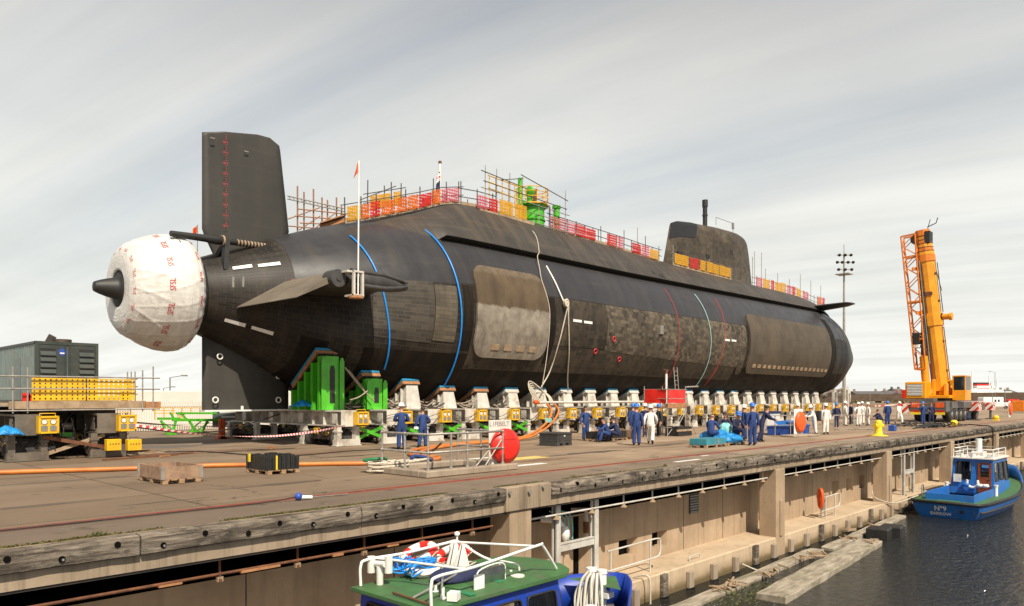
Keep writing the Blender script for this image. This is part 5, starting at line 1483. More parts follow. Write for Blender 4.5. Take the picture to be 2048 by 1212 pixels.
for x, y in rp + [(14.6, 16.33)]:
    b = MB(); b.cyl((x, y, .2), (x, y, 1.22), .032, 8); b.cyl((x, y, .2), (x, y, .25), .06, 8); b.build('post', MT['galv'], t)
for z in (1.22, .70):
    b = MB(); b.tube([(x, y, z) for x, y in rp], .034, 8); b.build('rail', MT['galv'], t)
    for x, y in rp: 
        b = MB(); b.ball((x, y, z), .05, 0, 8); b.build('clamp', MT['galv'], t)
for a, c in (((16.0, 16.33, .2), (16.7, 16.33, .95)), ((15.6, 16.33, .2), (16.2, 16.33, .7))):
    b = MB(); b.tube([a, c], .024, 6); b.build('stay', MT['galv'], t)
b = MB(); b.tube([(15.0, 17.2, .9), (16.4, 19.6, .25)], .03, 6); b.build('stay', MT['dark_steel'], t)
def lifebelt(p, s_, lb, text, disc, rz):
    t = thing('lifebelt_station', lb, 'lifebelt', p, None, rz)
    b = MB(); b.box(-.47 * s_, 0, 0, .42 * s_, .03, 1.56 * s_); b.build('board', MT['shed_white'] if text else MT['bright_white'], t, world=False)
    b = MB(); b.cyl((.42 * s_, .08, 0), (.42 * s_, .08, 1.3 * s_), .03, 8); b.cyl((-.3 * s_, .08, 0), (-.3 * s_, .08, 1.3 * s_), .03, 8); b.build('post', MT['galv'], t, world=False)
    if disc:
        m4 = Matrix.Translation((.10 * s_, -.01, .74 * s_)) @ Matrix(((1, 0, 0, 0), (0, 0, -1, 0), (0, 1, 0, 0), (0, 0, 0, 1)))
        b = MB(); b.lathe([(.001, .0), (.53 * s_, .0), (.55 * s_, .03), (.55 * s_, .15 * s_), (.53 * s_, .18 * s_), (.45 * s_, .22 * s_), (.43 * s_, .26 * s_), (.36 * s_, .285 * s_), (.001, .29 * s_)], 40, 0, m4); h = b.build('red_housing', MT['red'], t, world=False)
        b = MB(); b.box((.08 - .22) * s_, -.312 * s_, .96 * s_, (.08 + .30) * s_, -.285 * s_, .985 * s_); b.build('ridge', MT['red'], h, world=False)
        b = MB(); b.box((.08 - .20) * s_, -.306 * s_, .42 * s_, (.08 - .16) * s_, -.285 * s_, .52 * s_); b.build('catch', MT['dark_red'], h, world=False)
    else:
        m4 = Matrix.Translation((.06, -.01, .80 * s_)) @ Matrix(((1, 0, 0, 0), (0, 0, -1, 0), (0, 1.25, 0, 0), (0, 0, 0, 1)))
        b = MB(); b.lathe([(.001, .0), (.48 * s_, .0), (.50 * s_, .05), (.48 * s_, .14), (.36 * s_, .2), (.001, .2)], 32, 0, m4); b.build('orange_housing', MT['orange'], t, world=False)
    if text:
        wd = sum(text_geo(c, .015)[2] for c in 'LIFEBELT') ; x = -.40 * s_
        for c in 'LIFEBELT':
            g = text_geo(c, .015)[2] * .17 * s_
            b = MB(); text_on(b, c, lambda u, v: V(x + u, -.004, 1.44 * s_ + v), .15 * s_, 0, .012); b.build('letter', MT['plastic_grey'], t, world=False, fix=False); x += .098 * s_
    return t
lifebelt((16.95, 16.6, .0), 1.0, 'big round red lifebelt housing on a white LIFEBELT board, centre foreground', True, True, -.12)
lifebelt((43.9, 18.3, 0), 1.02, 'orange ring lifebelt on a white board in front of the blue tank', False, False, -.15)
lifebelt((104, 18.3, 0), 1.2, 'farthest orange lifebelt on a post, right of the crane', False, False, 0)
# rope coil and orange hose
random.seed(21)
t = thing('rope_coil', 'heap of coiled thick white mooring rope beside the kerbed pit', 'rope', (14.0, 18.7, 0))
def coil(name, c, r0, turns, h, mat, rr=.038, sq=.7):
    pts = []
    n = int(turns * 16)
    for i in range(n):
        a = 2 * pi * i / 16; r = r0 * (1 + .16 * sin(a * .37 + i * .05)) + R_(-.02, .02)
        pts.append(V(c) + V(r * cos(a), r * sq * sin(a), rr + h * (i / n) + R_(-.015, .02)))
    b = MB(); b.tube(curve(pts, 2), rr, 6); b.build(name, MT[mat], t)
coil('white_rope', (14.05, 18.55, 0), .62, 5, .28, 'rope_white'); coil('white_rope', (14.15, 18.5, 0), .42, 4, .30, 'rope_white'); coil('white_rope', (14.9, 19.0, 0), .6, 3, .2, 'rope_white', .045, .5)
coil('white_rope', (15.6, 19.1, 0), .5, 3, .22, 'rope_white', .045, .5)
b = MB(); b.tube(curve([V(13.7 + .45 * cos(a), 18.65 + .3 * sin(a), .38) for a in frange(.3, 3.4, .4)], 4), .05, 6); b.build('green_rope', MT['patch_green'], t)
b = MB(); b.tube(curve([(15.2, 18.9, .3), (15.5, 19.1, .36), (15.9, 19.0, .3), (16.1, 18.9, .2)], 5), .07, 6); b.build('blue_rope', MT['coverall_blue'], t)
hp_ = [(2.0, 27.4), (5.6, 26.0), (8.8, 24.45), (10.9, 23.7), (12.3, 22.6), (13.7, 21.6), (14.9, 20.7), (16.5, 20.2), (17.6, 20.4), (18.1, 21.0), (17.9, 21.8), (18.4, 23.0), (20.0, 24.6), (22.5, 25.9), (25.2, 26.6), (28.6, 26.7), (31.2, 27.6)]
hpts = [V(x, y, .075 if i < len(hp_) - 2 else (.15 if i == len(hp_) - 2 else .5)) for i, (x, y) in enumerate(hp_)] + [V(33.2, 28.6, 1.0), V(33.8, 28.9, 1.5), V(33.6, 29.1, 1.9)]
b = MB(); b.tube(curve(hpts, 8), .07, 10)
tag(b.build('orange_hose', MT['hose_orange']), 'long thick orange hose snaking over the deck from the left edge to the cradles', 'hose')
b = MB(); b.tube(curve([p + V(.15, -.35 - .1 * sin(i), 0) for i, p in enumerate(hpts[11:])], 8), .065, 10)
tag(b.build('orange_hose', MT['hose_orange']), 'second orange hose lying beside the long one, rising to the cradles', 'hose')
b = MB(); b.cbox((32.9, 28.35, .95), (.4, .28, .24), .4); tag(b.build('hose_tie', MT['aqua']), 'pale green tie binding the two orange hoses by the cradle', 'tie')
t = thing('looped_hoses', 'bundle of pale hoses looped over the cradle pads below the knot', 'hoses', (34, 30.5, 2))
for k in range(4):
    b = MB(); b.tube(curve([(33.3 + .15 * k, 29.4, 1.6), (33.3 + .12 * k, 30.2, 2.7), (33.7 + .12 * k, 30.6, 3.25 - .12 * k), (34.2 + .1 * k, 30.4, 3.0 - .1 * k), (34.4 + .08 * k, 29.7, 2.3), (34.3 + .1 * k, 29.3, 1.5)], 6), .032, 6); b.build('hose', MT['rope_white'], t)
p = onZ(597, 993, .09)
t = thing('blue_plug', 'small blue round plug with a white connector lying on the crane rail', 'plug', p)
b = MB(); b.ball(p, .085); b.build('blue_cap', MT['print_blue'], t); b = MB(); b.cyl(p + V(.05, -.02, -.02), p + V(.3, -.05, -.04), .045, 8); b.build('connector', MT['bright_white'], t); b = MB(); b.tube(curve([p + V(-.05, 0, 0), p + V(-.8, .05, -.06), p + V(-3, .1, -.065), p + V(-6, .2, -.065)], 6), .014, 5); b.build('cable', MT['black'], t); b = MB(); b.tube(curve([p + V(.3, -.05, -.04), p + V(.7, .05, -.06), p + V(1.3, .02, -.065)], 6), .014, 5); b.build('cable', MT['plastic_grey'], t)
for k, (px, py) in enumerate(((1018, 888), (1026, 880))):
    p = onZ(px, py + 5, .12); b = MB(); b.ball(p, .11 - .03 * k, 0, 12, (1.2, 1, 1)); tag(b.build('blue_float', MT['helmet_blue']), ['larger round blue float beside the red lifebelt housing', 'smaller blue float on the hose by the red lifebelt housing'][k], 'float')
# bollards
def bollard(px, py, s_, lb):
    p = onZ(px, py); t = thing('bollard', lb, 'bollard', p)
    b = MB(); b.lathe([(.001, 0), (.62 * s_, 0), (.62 * s_, .06 * s_), (.3 * s_, .10 * s_), (.25 * s_, .2 * s_), (.22 * s_, .7 * s_), (.24 * s_, .95 * s_), (.18 * s_, 1.1 * s_), (.001, 1.14 * s_)], 20, 0, Matrix.Translation(p)); b.build('body', MT['lemon'], t)
    b = MB(); b.tube([p + V(-.42 * s_, .1, .72 * s_), p + V(.42 * s_, -.1, .72 * s_)], .16 * s_, 10); b.build('horn', MT['lemon'], t)
bollard(1757, 872, .84, 'tall yellow cross-shaped mooring bollard at the deck edge by the barrier')
def cleat(px, py, lb):
    p = onZ(px, py); t = thing('mooring_cleat', lb, 'bollard', p); b = MB(); b.box(p.x - .35, p.y - .25, 0, p.x + .35, p.y + .25, .12); b.ball(p + V(0, 0, .3), .28, 0, 12, (1, 1, .8)); b.build('body', MT['lemon'], t)
cleat(1908, 853, 'low yellow mooring bollard at the edge beside the crane tyres'); cleat(1992, 841, 'low yellow mooring bollard farther along the edge, past the crane')
# scaffold access tower with red sheets
t = thing('access_tower', 'small scaffold tower with bright red sheeting and a ladder beside the cradles', 'scaffold tower', (39.2, 24.4, 0))
TX0, TX1, TY0, TY1 = 38.0, 40.0, 23.6, 25.2
for x in (TX0, TX1):
    for y in (TY0, TY1):
        b = MB(); b.cyl((x, y, 0), (x, y, 2.95), .03, 8); b.build('upright', MT['galv'], t)
for z in (.5, 1.65, 2.2, 2.75):
    for a, c in (((TX0, TY0), (TX1, TY0)), ((TX0, TY1), (TX1, TY1)), ((TX0, TY0), (TX0, TY1)), ((TX1, TY0), (TX1, TY1))):
        b = MB(); b.tube([(a[0] - .1, a[1] - .03, z), (c[0] + .1, c[1] - .03, z)], .026, 6); b.build('ledger_tube', MT['galv'], t)
for a, c in (((TX0, TY0 - .05, .1), (TX1, TY0 - .05, 1.6)), ((TX0 - .05, TY1, .1), (TX0 - .05, TY0, 1.6)), ((TX1, TY0, 1.5), (TX1 + .8, TY0 - .3, 0)), ((TX1, TY0 - .06, 1.5), (TX0 + .6, TY0 - .06, .1))):
    b = MB(); b.tube([a, c], .026, 6); b.build('brace', MT['galv'], t)
for k in range(5):
    b = MB(); b.box(TX0 - .05, TY0 + k * .32, 1.68, TX1 + .05, TY0 + k * .32 + .3, 1.73); b.build('plank', MT['plank'], t)
b = MB(); b.box(TX0 - .05, TY0 - .06, 1.66, TX1 + .05, TY0 - .032, 1.92); b.build('toe_board', MT['wood_orange'], t)
for nm, a, c, m_ in (('red_sheet', (TX0 + .05, TY0 - .035), (TX1 - .05, TY0 - .035), 'net_red'), ('red_sheet', (TX0 - .035, TY1 - .05), (TX0 - .035, TY0 + .05), 'net_red'), ('orange_sheet', (TX1 + .035, TY0 + .05), (TX1 + .035, TY1 - .05), 'net_orange'), ('red_sheet', (TX1 - .05, TY1 + .03), (TX0 + .05, TY1 + .03), 'net_red')):
    b = MB(); A_, B2 = V(a[0], a[1], 0), V(c[0], c[1], 0)
    b.grid(lambda u, v: A_.lerp(B2, u) + V(.012 * sin(9 * u + 3 * v), -.012 * sin(11 * u + 2 * v), 1.94 + .82 * v), 10, 4); b.build(nm, MT['red'] if nm == 'red_sheet' else MT['orange'], t, fix=False)
for s_ in (0, .38):
    b = MB(); b.tube([(TX1 - .5 + s_, TY0 + .3, 1.7), (TX1 - .5 + s_, TY0 + .5, 4.1)], .03, 6); b.build('ladder_stile', MT['galv'], t)
for k in range(8):
    b = MB(); z = 1.9 + k * .28; b.tube([(TX1 - .5, TY0 + .3 + .0833 * (z - 1.7), z), (TX1 - .12, TY0 + .3 + .0833 * (z - 1.7), z)], .02, 6); b.build('ladder_rung', MT['galv'], t)
b = MB(); b.cyl((TX0 + 1.0, TY0 + .7, 1.7), (TX0 + 1.0, TY0 + .7, 3.7), .07, 10, 0); b.cyl((TX0 + 1.0, TY0 + .7, 3.7), (TX0 + 1.0, TY0 + .7, 3.95), .09, 10, 1); b.tube([(TX0 + .7, TY0 + .7, 3.95), (TX0 + 1.3, TY0 + .7, 3.88)], .03, 6, 1); b.build('hydrant_post', [MT['bright_white'], MT['rust']], t)
b = MB(); b.tube([(TX1 + .1, TY0, 2.9), (TX1 + 1.5, TY0, 2.95)], .05, 8); b.build('boom_tube', MT['galv'], t)
b = MB(); b.box(TX0 + .4, TY0 - .5, .0, TX1 - .1, TY0 + .4, .55, 0); b.box(TX0 + .2, TY0 - .52, .28, TX1 + .0, TY0 - .501, .40, 1); tag(b.build('black_bin', [MT['black'], MT['plank']]), 'long black bin with a plank across it under the red scaffold tower', 'bin')
# blue tank with pale top, railings round it
p = onZ(1598, 870); t = thing('blue_tank', 'low blue plastic tank with a white cover behind the orange lifebelt', 'tank', p)
q = V(44.6, 19.2, 0)
b = MB(); b.box(q.x - 1.0, q.y - .6, .02, q.x + 1.6, q.y + .9, .52); b.box(q.x - 1.04, q.y - .64, .50, q.x + 1.64, q.y + .94, .58)
for x in (-.5, .2, .9): b.box(q.x + x - .03, q.y - .63, .02, q.x + x + .03, q.y - .602, .5)
b.build('tub', MT['tank_blue'], t); b = MB(); b.prism([(q.x - 1.0, q.y - .6, .582), (q.x + 1.6, q.y - .6, .582), (q.x + 1.3, q.y - .2, .85), (q.x - .8, q.y - .2, .85)], (0, .8, 0)); b.build('lid', MT['hull_blue'], t)
b = MB(); b.box(q.x - .8, q.y + 1.0, .3, q.x + 1.0, q.y + 1.5, 1.3, 0); b.box(q.x - .85, q.y + .95, 1.3, q.x + 1.05, q.y + 1.55, 1.42, 1); tag(b.build('white_cabinet', [MT['shed_white'], MT['coverall_navy']]), 'white cabinet with a dark top behind the blue tank', 'cabinet')
t = thing('pipe_railing', 'pale tubular railing left of the orange lifebelt, in front of the cradles', 'railing', (41, 19.5, 0))
for x, y in ((38.6, 19.8), (40.3, 19.4), (42.0, 18.9), (43.2, 18.5)):
    b = MB(); b.cyl((x, y, 0), (x, y, 1.25), .03, 6); b.build('post', MT['galv'], t)
for z in (1.22, .65):
    b = MB(); b.tube([(38.2, 19.9, z), (43.4, 18.45, z)], .028, 6); b.build('rail', MT['galv'], t)
b = MB(); b.tube([(40.3, 19.4, .2), (41.0, 18.7, 0)], .025, 6); b.tube([(40.3, 19.4, .7), (40.8, 19.1, 0)], .025, 6); b.build('stay', MT['galv'], t)
b = MB(); b.cbox((43.2, 17.9, .06), (2.6, .9, .12), -.2); tag(b.build('concrete_pad', MT['kerb'], bevel=.03), 'low rough concrete pad below the orange lifebelt board', 'pad')
# crowd barrier
a_, c_ = onZ(1668, 861), onZ(1748, 860)
for k in range(2):
    pa = a_.lerp(c_, k * .5); pb = a_.lerp(c_, k * .5 + .48); t = thing('crowd_barrier', ['left', 'right'][k] + ' panel of the steel crowd barrier behind the yellow bollard', 'barrier', (pa + pb) / 2)
    b = MB(); b.tube([pa + V(0, 0, .1), pa + V(0, 0, 1.05), pb + V(0, 0, 1.05), pb + V(0, 0, .1), pa + V(0, 0, .1)], .025, 6); b.build('frame', MT['galv'], t)
    for q in range(1, 9):
        m_ = pa.lerp(pb, q / 9); b = MB(); b.cyl(m_ + V(0, 0, .12), m_ + V(0, 0, 1.03), .009, 5); b.build('bar', MT['galv'], t)
    b = MB(); n_ = V(-(pb - pa).y, (pb - pa).x, 0).normalized() * .3
    for e in (pa.lerp(pb, .15), pa.lerp(pb, .85)): b.tube([e - n_, e + V(0, 0, .12), e + n_], .02, 5)
    b.build('foot', MT['galv'], t)
b = MB()
for k in range(26):
    s0 = onZ(R_(1780, 1900), R_(851, 857), .05); b.tube(curve([s0, s0 + V(1.5, R_(-.6, .6), R_(0, .25)), s0 + V(3.5, R_(-.5, .5), R_(0, .3)), s0 + V(5, R_(-.4, .4), 0)], 4), .04, 5)
tag(b.build('cable_heap', MT['black']), kind='stuff')
b = MB(); b.tube(curve([onZ(1900, 853, .1), onZ(1935, 849, .12), V(66.5, 13.6, .12), V(67.3, 13.15, .06), V(67.6, 13.0, -.5), V(67.6, 13.05, -3.2)], 6), .05, 6); tag(b.build('black_hose', MT['black']), 'black hose running along the edge and over it beside the crane', 'hose')
p = onZ(1785, 862); b = MB(); b.cbox(p + V(0, 0, .2), (.5, .4, .4)); tag(b.build('blue_bucket', MT['tank_blue'], bevel=.03), 'small blue tub on the deck beside the heap of black cables', 'tub')
# red and white tape across the left, and by the crane
def tape(pts, lb, w_=.09):
    pts = curve(pts, 10); b = MB(); vs = []
    for i, p in enumerate(pts): a = i * .35; vs += [p + V(0, 0, w_ / 2 * cos(a * .3)), p - V(0, .0, w_ / 2 * cos(a * .3)) + V(0, w_ / 2 * sin(a * .3), 0)]
    b.add(vs, [(2 * i, 2 * i + 1, 2 * i + 3, 2 * i + 2) for i in range(len(pts) - 1)])
    return tag(b.build('barrier_tape', MT['tape'], fix=False), lb, 'tape')
tape([onY(268, 850, 30.2), onY(400, 868, 29.4), onY(520, 873, 29.3), onY(610, 866, 29.3), onY(690, 851, 29.2)], 'sagging red and white tape from the left carts to the first cradle')
tape([onY(270, 845, 41), onY(340, 850, 41), onY(420, 853, 41.0), onY(490, 848, 41)], 'farther red and white tape in front of the green trestle')
tape([onY(1750, 812, 20.5), onY(1860, 806, 17.8), onY(1960, 803, 17.5), onY(2010, 811, 17.5)], 'red and white tape strung along the side of the crane')
b = MB(); b.tube(curve([onY(275, 855, 30.4), onY(380, 866, 32), onY(470, 856, 33), onY(560, 828, 34)], 8), .03, 6); tag(b.build('black_cable', MT['black']), 'thick black cable slung from the left carts up to the rudder', 'cable')
b = MB()
for px, py in ((540, 894), (548, 896), (300, 905), (330, 912)): p = onZ(px, py, .04); b.cbox(p, (.5, .08, .06), .5)
tag(b.build('scrap_timber', MT['wood_orange']), kind='stuff')
b = MB(); b.tube(curve([onZ(275, 905, .02), onZ(400, 903, .02), onZ(560, 912, .02), onZ(700, 902, .02), onZ(820, 896, .02)], 6), .025, 6)
tag(b.build('black_cable', MT['black']), 'long black cable lying straight across the deck before the first cradles', 'cable')
for k in range(5):
    p = onZ(240 + k * 22, 905 + 5 * (k % 3), .01); b = MB(); b.cbox(p + V(0, 0, .02), (R_(1.6, 3), .14, .04), .2); tag(b.build('loose_plank', MT['plank'] if k % 2 else MT['rust']), ORD[k] + ' loose board from the left, lying on the deck right of the carts', 'board', 'boards lying by the carts')
# ------------------------------------------------------------------ scaffold rails, barriers and gear on top of the casing
def xat(px, Y=33.45): return onY(px, 400, Y).x
def ctop(x): return AZ + cas_h(x)
def rail_run(px0, px1, Y, lb, panels=(), post=1.25, hts=(.45, .95), step=.95, mat='scaffold_dark', pmat=None, zf=None, ph=(.05, .82), tall=0.35, board=True):
    x0, x1 = xat(px0, Y), xat(px1, Y); zf = zf or ctop
    t = thing('scaffold_railing', lb, 'scaffold railing', ((x0 + x1) / 2, Y, zf((x0 + x1) / 2)))
    n = max(2, int((x1 - x0) / step)); 
    for i in range(n + 1):
        x = x0 + (x1 - x0) * i / n; z = zf(x)
        b = MB(); b.cyl((x, Y, z - .05), (x + R_(-.03, .03), Y, z + post + R_(0, tall) * (i % 3 == 0) * 2), .032, 6); b.build('post', MT[pmat or mat], t)
    for h in hts:
        b = MB(); b.tube([(x, Y - .05, zf(x) + h) for x in frange(x0 - .3, x1 + .3, 1.5)], .028, 6); b.build('rail', MT[mat], t)
    if board:
        b = MB(); xs_ = frange(x0, x1, 1.2); vs = []
        for x in xs_: vs += [(x, Y - .03, zf(x) - .06), (x, Y - .03, zf(x) + .16), (x, Y, zf(x) + .16), (x, Y, zf(x) - .06)]
        b.add(vs, [(i * 4 + k, i * 4 + (k + 1) % 4, i * 4 + 4 + (k + 1) % 4, i * 4 + 4 + k) for i in range(len(xs_) - 1) for k in range(4)] + [(0, 1, 2, 3), tuple(range(len(vs) - 4, len(vs)))]); b.build('toe_board', MT['plank'], t)
    for a, c, m_ in panels:
        xa, xb = xat(a, Y), xat(c, Y); k = max(1, round((xb - xa) / 1.0))
        for q in range(k):
            xs0, xs1 = xa + (xb - xa) * q / k, xa + (xb - xa) * (q + 1) / k - .03
            b = MB(); f0 = R_(0, 6); d = R_(-.05, .05)
            b.grid(lambda u, v: V(xs0 + (xs1 - xs0) * u, Y - .09 + .03 * sin(6 * u + f0) * (1 - v), zf(xs0 + (xs1 - xs0) * u) + ph[0] + (ph[1] - ph[0] + d) * v), 5, 3)
            b.build('barrier_sheet', MT['net_' + m_], t, fix=False)
    return t
random.seed(31)
rail_run(690, 918, 33.40, 'scaffold rail with yellow, red, orange and pink sheets on the hump above the stern', ((692, 720, 'yellow'), (721, 738, 'orange'), (739, 760, 'red'), (761, 790, 'orange'), (791, 835, 'orange'), (836, 862, 'red'), (863, 880, 'orange'), (881, 917, 'pink')), zf=lambda x: ctop(x) + .08)
rail_run(735, 802, 34.2, 'inner sloping scaffold rail with a yellow sheet behind the red ones', ((738, 780, 'yellow'), (785, 800, 'yellow')), zf=lambda x: ctop(x) + .55, board=False)
rail_run(922, 985, 33.45, 'bare dark scaffold rail on the crest of the hump', (), 1.1)
rail_run(1098, 1318, 33.45, 'long scaffold rail with pink and red sheets running forward to the fin', ((1098, 1150, 'pink'), (1151, 1190, 'red'), (1212, 1232, 'red'), (1233, 1245, 'pink'), (1262, 1280, 'red'), (1281, 1297, 'pink'), (1298, 1316, 'yellow')), 1.0, ph=(.05, .85))
rail_run(840, 1000, 36.4, 'far-side scaffold rail with red and orange sheets behind the ensign staff', ((842, 880, 'red'), (882, 920, 'orange'), (930, 960, 'pink')), 1.3, zf=lambda x: ctop(x) + .1, board=False)
rail_run(1100, 1330, 36.4, 'far-side scaffold rail with orange and pink sheets behind the long pink one', ((1104, 1160, 'orange'), (1165, 1215, 'pink'), (1218, 1262, 'red'), (1285, 1312, 'yellow')), 1.3, zf=lambda x: ctop(x) + .1, board=False, tall=.7)
def zside(x): return onY(1400, 545, 33.2).z + (x - onY(1400, 545, 33.2).x) * .0 - .05
rail_run(1346, 1462, 33.3, 'scaffold rail with yellow sheets and one red along the foot of the fin', ((1347, 1376, 'yellow'), (1378, 1397, 'red'), (1399, 1410, 'yellow'), (1412, 1436, 'yellow'), (1437, 1460, 'yellow')), 1.05, mat='galv', zf=lambda x: ctop(x) + .0, ph=(.12, .98), step=1.7)
rail_run(1505, 1648, 34.0, 'scaffold rail with mixed pink, yellow and red sheets forward of the fin', ((1510, 1523, 'pink'), (1524, 1538, 'yellow'), (1540, 1547, 'red'), (1548, 1570, 'yellow'), (1572, 1582, 'pink'), (1583, 1590, 'red'), (1591, 1601, 'yellow'), (1604, 1616, 'pink'), (1634, 1642, 'orange'), (1643, 1648, 'red')), 1.2, mat='galv', zf=lambda x: max(ctop(x), 12.75), ph=(.1, 1.1), tall=.9, board=False)
for k, (px, h) in enumerate(((1509, 3.6), (1523, 3.7), (1275, 2.2))):
    Y = 34.0 if k < 2 else 33.6; x = xat(px, Y); b = MB(); b.cyl((x, Y, ctop(x)), (x, Y, ctop(x) + h), .03, 6)
    tag(b.build('whip_pole', MT['galv']), ['left of two tall thin poles just forward of the fin', 'right of two tall thin poles just forward of the fin', 'thin upright pole on the casing between the pink sheets and the fin'][k], 'pole')
# scaffold trestle on the far shoulder of the stern
t = thing('scaffold_trestle', 'rust-orange scaffold trestle behind the hull, just ahead of the tall rudder', 'scaffold', (22, 36.5, 10.5))
T0 = [(595, 372, 470), (608, 384, 468), (627, 378, 462), (644, 395, 460), (655, 400, 456), (673, 395, 450), (683, 412, 448)]
for px, y0, y1 in T0:
    for Y in (36.4,):
        p, q = onY(px, y1 + 14, Y), onY(px, y0, Y); b = MB(); b.cyl(p, q, .042, 6); b.build('upright', MT['scaffold_rust'], t)
for a, c in (((575, 392), (690, 418)), ((575, 398), (690, 424)), ((576, 438), (640, 415)), ((576, 452), (690, 462)), ((590, 432), (690, 440)), ((596, 418), (690, 428)), ((598, 460), (640, 432)), ((628, 458), (672, 425)), ((600, 446), (690, 450)), ((640, 456), (690, 445))):
    b = MB(); b.cyl(onY(a[0], a[1], 36.3), onY(c[0], c[1], 36.3), .032, 5); b.build('ledger_tube', MT['scaffold_rust' if a[1] > 400 else 'galv'], t)
for k in range(14):
    px = 578 + k * 8; y = 393 + (px - 575) * .226; b = MB(); b.cyl(onY(px, y, 36.3), onY(px + 5, y + 7, 36.3), .02, 4); b.build('lattice_bar', MT['galv'], t)
b = MB(); p, q = onY(640, 454, 36.0), onY(695, 440, 35.2); b.bar(p, q, .25, .2); b.bar(onY(640, 448, 36), onY(690, 432, 35.4), .8, .06); b.build('plank', MT['wood_orange'], t)
b = MB(); b.bar(onY(720, 400, 34.5), onY(792, 372, 34.5), .05, .05); tag(b.build('scaffold_tube', MT['scaffold_dark']), 'sloping dark scaffold tube over the yellow sheets on the hump', 'tube')
# green hatch tower with yellow guard
HXc = onY(1064, 430, 34.4).x; hz_ = ctop(HXc) - .1
t = thing('hatch_tower', 'bright green cylindrical hatch tower with a yellow guard rail on the casing', 'hatch tower', (HXc, 34.4, hz_))
b = MB(); b.cyl((HXc, 34.4, hz_ - .2), (HXc, 34.4, hz_ + 1.45), .85, 24); b.cyl((HXc, 34.4, hz_ + .55), (HXc, 34.4, hz_ + .62), .92, 24); b.cyl((HXc, 34.4, hz_ + 1.45), (HXc, 34.4, hz_ + 1.56), 1.02, 24); b.build('trunk', MT['green'], t)
b = MB(); b.cyl((HXc - 1.6, 34.0, hz_), (HXc - 1.6, 34.0, hz_ + 3.1), .17, 12); b.cyl((HXc - .35, 34.3, hz_ + 1.5), (HXc - .35, 34.3, hz_ + 2.3), .2, 14); b.bar((HXc - 1.6, 34, hz_ + 1.6), (HXc - .2, 34.3, hz_ + 1.6), .2); b.build('lifting_post', MT['green'], t)
b = MB(); b.cyl((HXc + 2.0, 33.9, hz_ - .1), (HXc + 2.0, 33.9, hz_ + 1.85), .24, 14); b.cyl((HXc + 2.0, 33.9, hz_ + 1.7), (HXc + 2.0, 33.9, hz_ + 1.9), .3, 14); b.build('vent_pipe', MT['green'], t)
b = MB(); m4 = Matrix.Translation((HXc - .45, 34.2, hz_ + 2.45)) @ Matrix.Rotation(radians(80), 4, 'Y'); b.lathe([(.001, -.06), (.36, -.06), (.40, 0), (.36, .06), (.001, .1)], 20, 0, m4); b.build('hatch_lid', MT['green'], t)
b = MB(); b.cyl((HXc, 34.4, hz_ + 1.56), (HXc, 34.4, hz_ + 1.64), 1.15, 24); b.build('platform', MT['yellow'], t)
for k in range(9):
    a = 2 * pi * k / 9; b = MB(); b.cyl((HXc + 1.1 * cos(a), 34.4 + 1.1 * sin(a), hz_ + 1.6), (HXc + 1.1 * cos(a), 34.4 + 1.1 * sin(a), hz_ + 2.7), .035, 6); b.build('guard_post', MT['yellow'], t)
for z in (2.05, 2.4, 2.7):
    b = MB(); b.tube([(HXc + 1.1 * cos(a), 34.4 + 1.1 * sin(a), hz_ + z) for a in [2 * pi * k / 24 for k in range(24)]], .03, 6, closed=True); b.build('guard_rail', MT['yellow'], t)
b = MB(); b.cyl((HXc + .5, 34.6, hz_ + 1.6), (HXc + .5, 34.6, hz_ + 2.9), .13, 8); b.build('rusty_post', MT['rust'], t)
t = thing('scaffold_cage', 'light scaffold cage with yellow and pink sheets round the green hatch tower', 'scaffold', (HXc, 33.3, hz_))
for x in (HXc - 5.6, HXc - 4.6, HXc - 3.4, HXc - 2.2, HXc - .6, HXc + .9, HXc + 2.2):
    b = MB(); b.cyl((x, 33.25, hz_ - .5), (x, 33.25, hz_ + (2.9 if abs(x - HXc + .1) > 1 else 1.4)), .03, 6); b.build('upright', MT['galv'], t)
for z in (.1, .7, 1.3):
    b = MB(); b.tube([(HXc - 6, 33.2, hz_ + z + .16), (HXc + 2.6, 33.2, hz_ + z - .1)], .028, 6); b.build('ledger_tube', MT['galv'], t)
for a, c in (((HXc - 6, 33.2, hz_ + 2.5), (HXc - 1.9, 33.2, hz_ + 2.2)), ((HXc - 2.4, 33.2, hz_ + 3.0), (HXc + 2.4, 33.2, hz_ + 2.2)), ((HXc - 4.2, 33.3, hz_ + 2.3), (HXc - 1.4, 33.9, hz_ + 3.1)), ((HXc - 5.8, 33.2, hz_ + 1.9), (HXc + 2.3, 33.2, hz_ + 1.6))):
    b = MB(); b.tube([a, c], .03, 6); b.build('ledger_tube', MT['scaffold_dark'], t)
for x0, x1, m_, z0, z1 in ((HXc - 6.4, HXc - 5.5, 'pink', .1, .95), (HXc - 5.4, HXc - 4.6, 'red', .1, .9), (HXc - 4.5, HXc - 3.2, 'yellow', .1, 1.0), (HXc - 3.1, HXc - 1.9, 'yellow', .1, 1.0)):
    b = MB(); b.grid(lambda u, v: V(x0 + (x1 - x0) * u, 33.12 + .02 * sin(8 * u), hz_ + z0 + (z1 - z0) * v), 4, 3); b.build('barrier_sheet', MT['net_' + m_], t, fix=False)
b = MB(); b.box(HXc - 6.2, 33.1, hz_ - .25, HXc - 1.2, 33.2, hz_ + .08); b.build('toe_board', MT['plank'], t)
for z in (1.45, 1.85, 2.25):
    b = MB(); b.tube([(HXc - 5.2, 33.4, hz_ + z + .15), (HXc - 2.2, 33.4, hz_ + z)], .035, 6); b.build('yellow_rail', MT['yellow'], t)
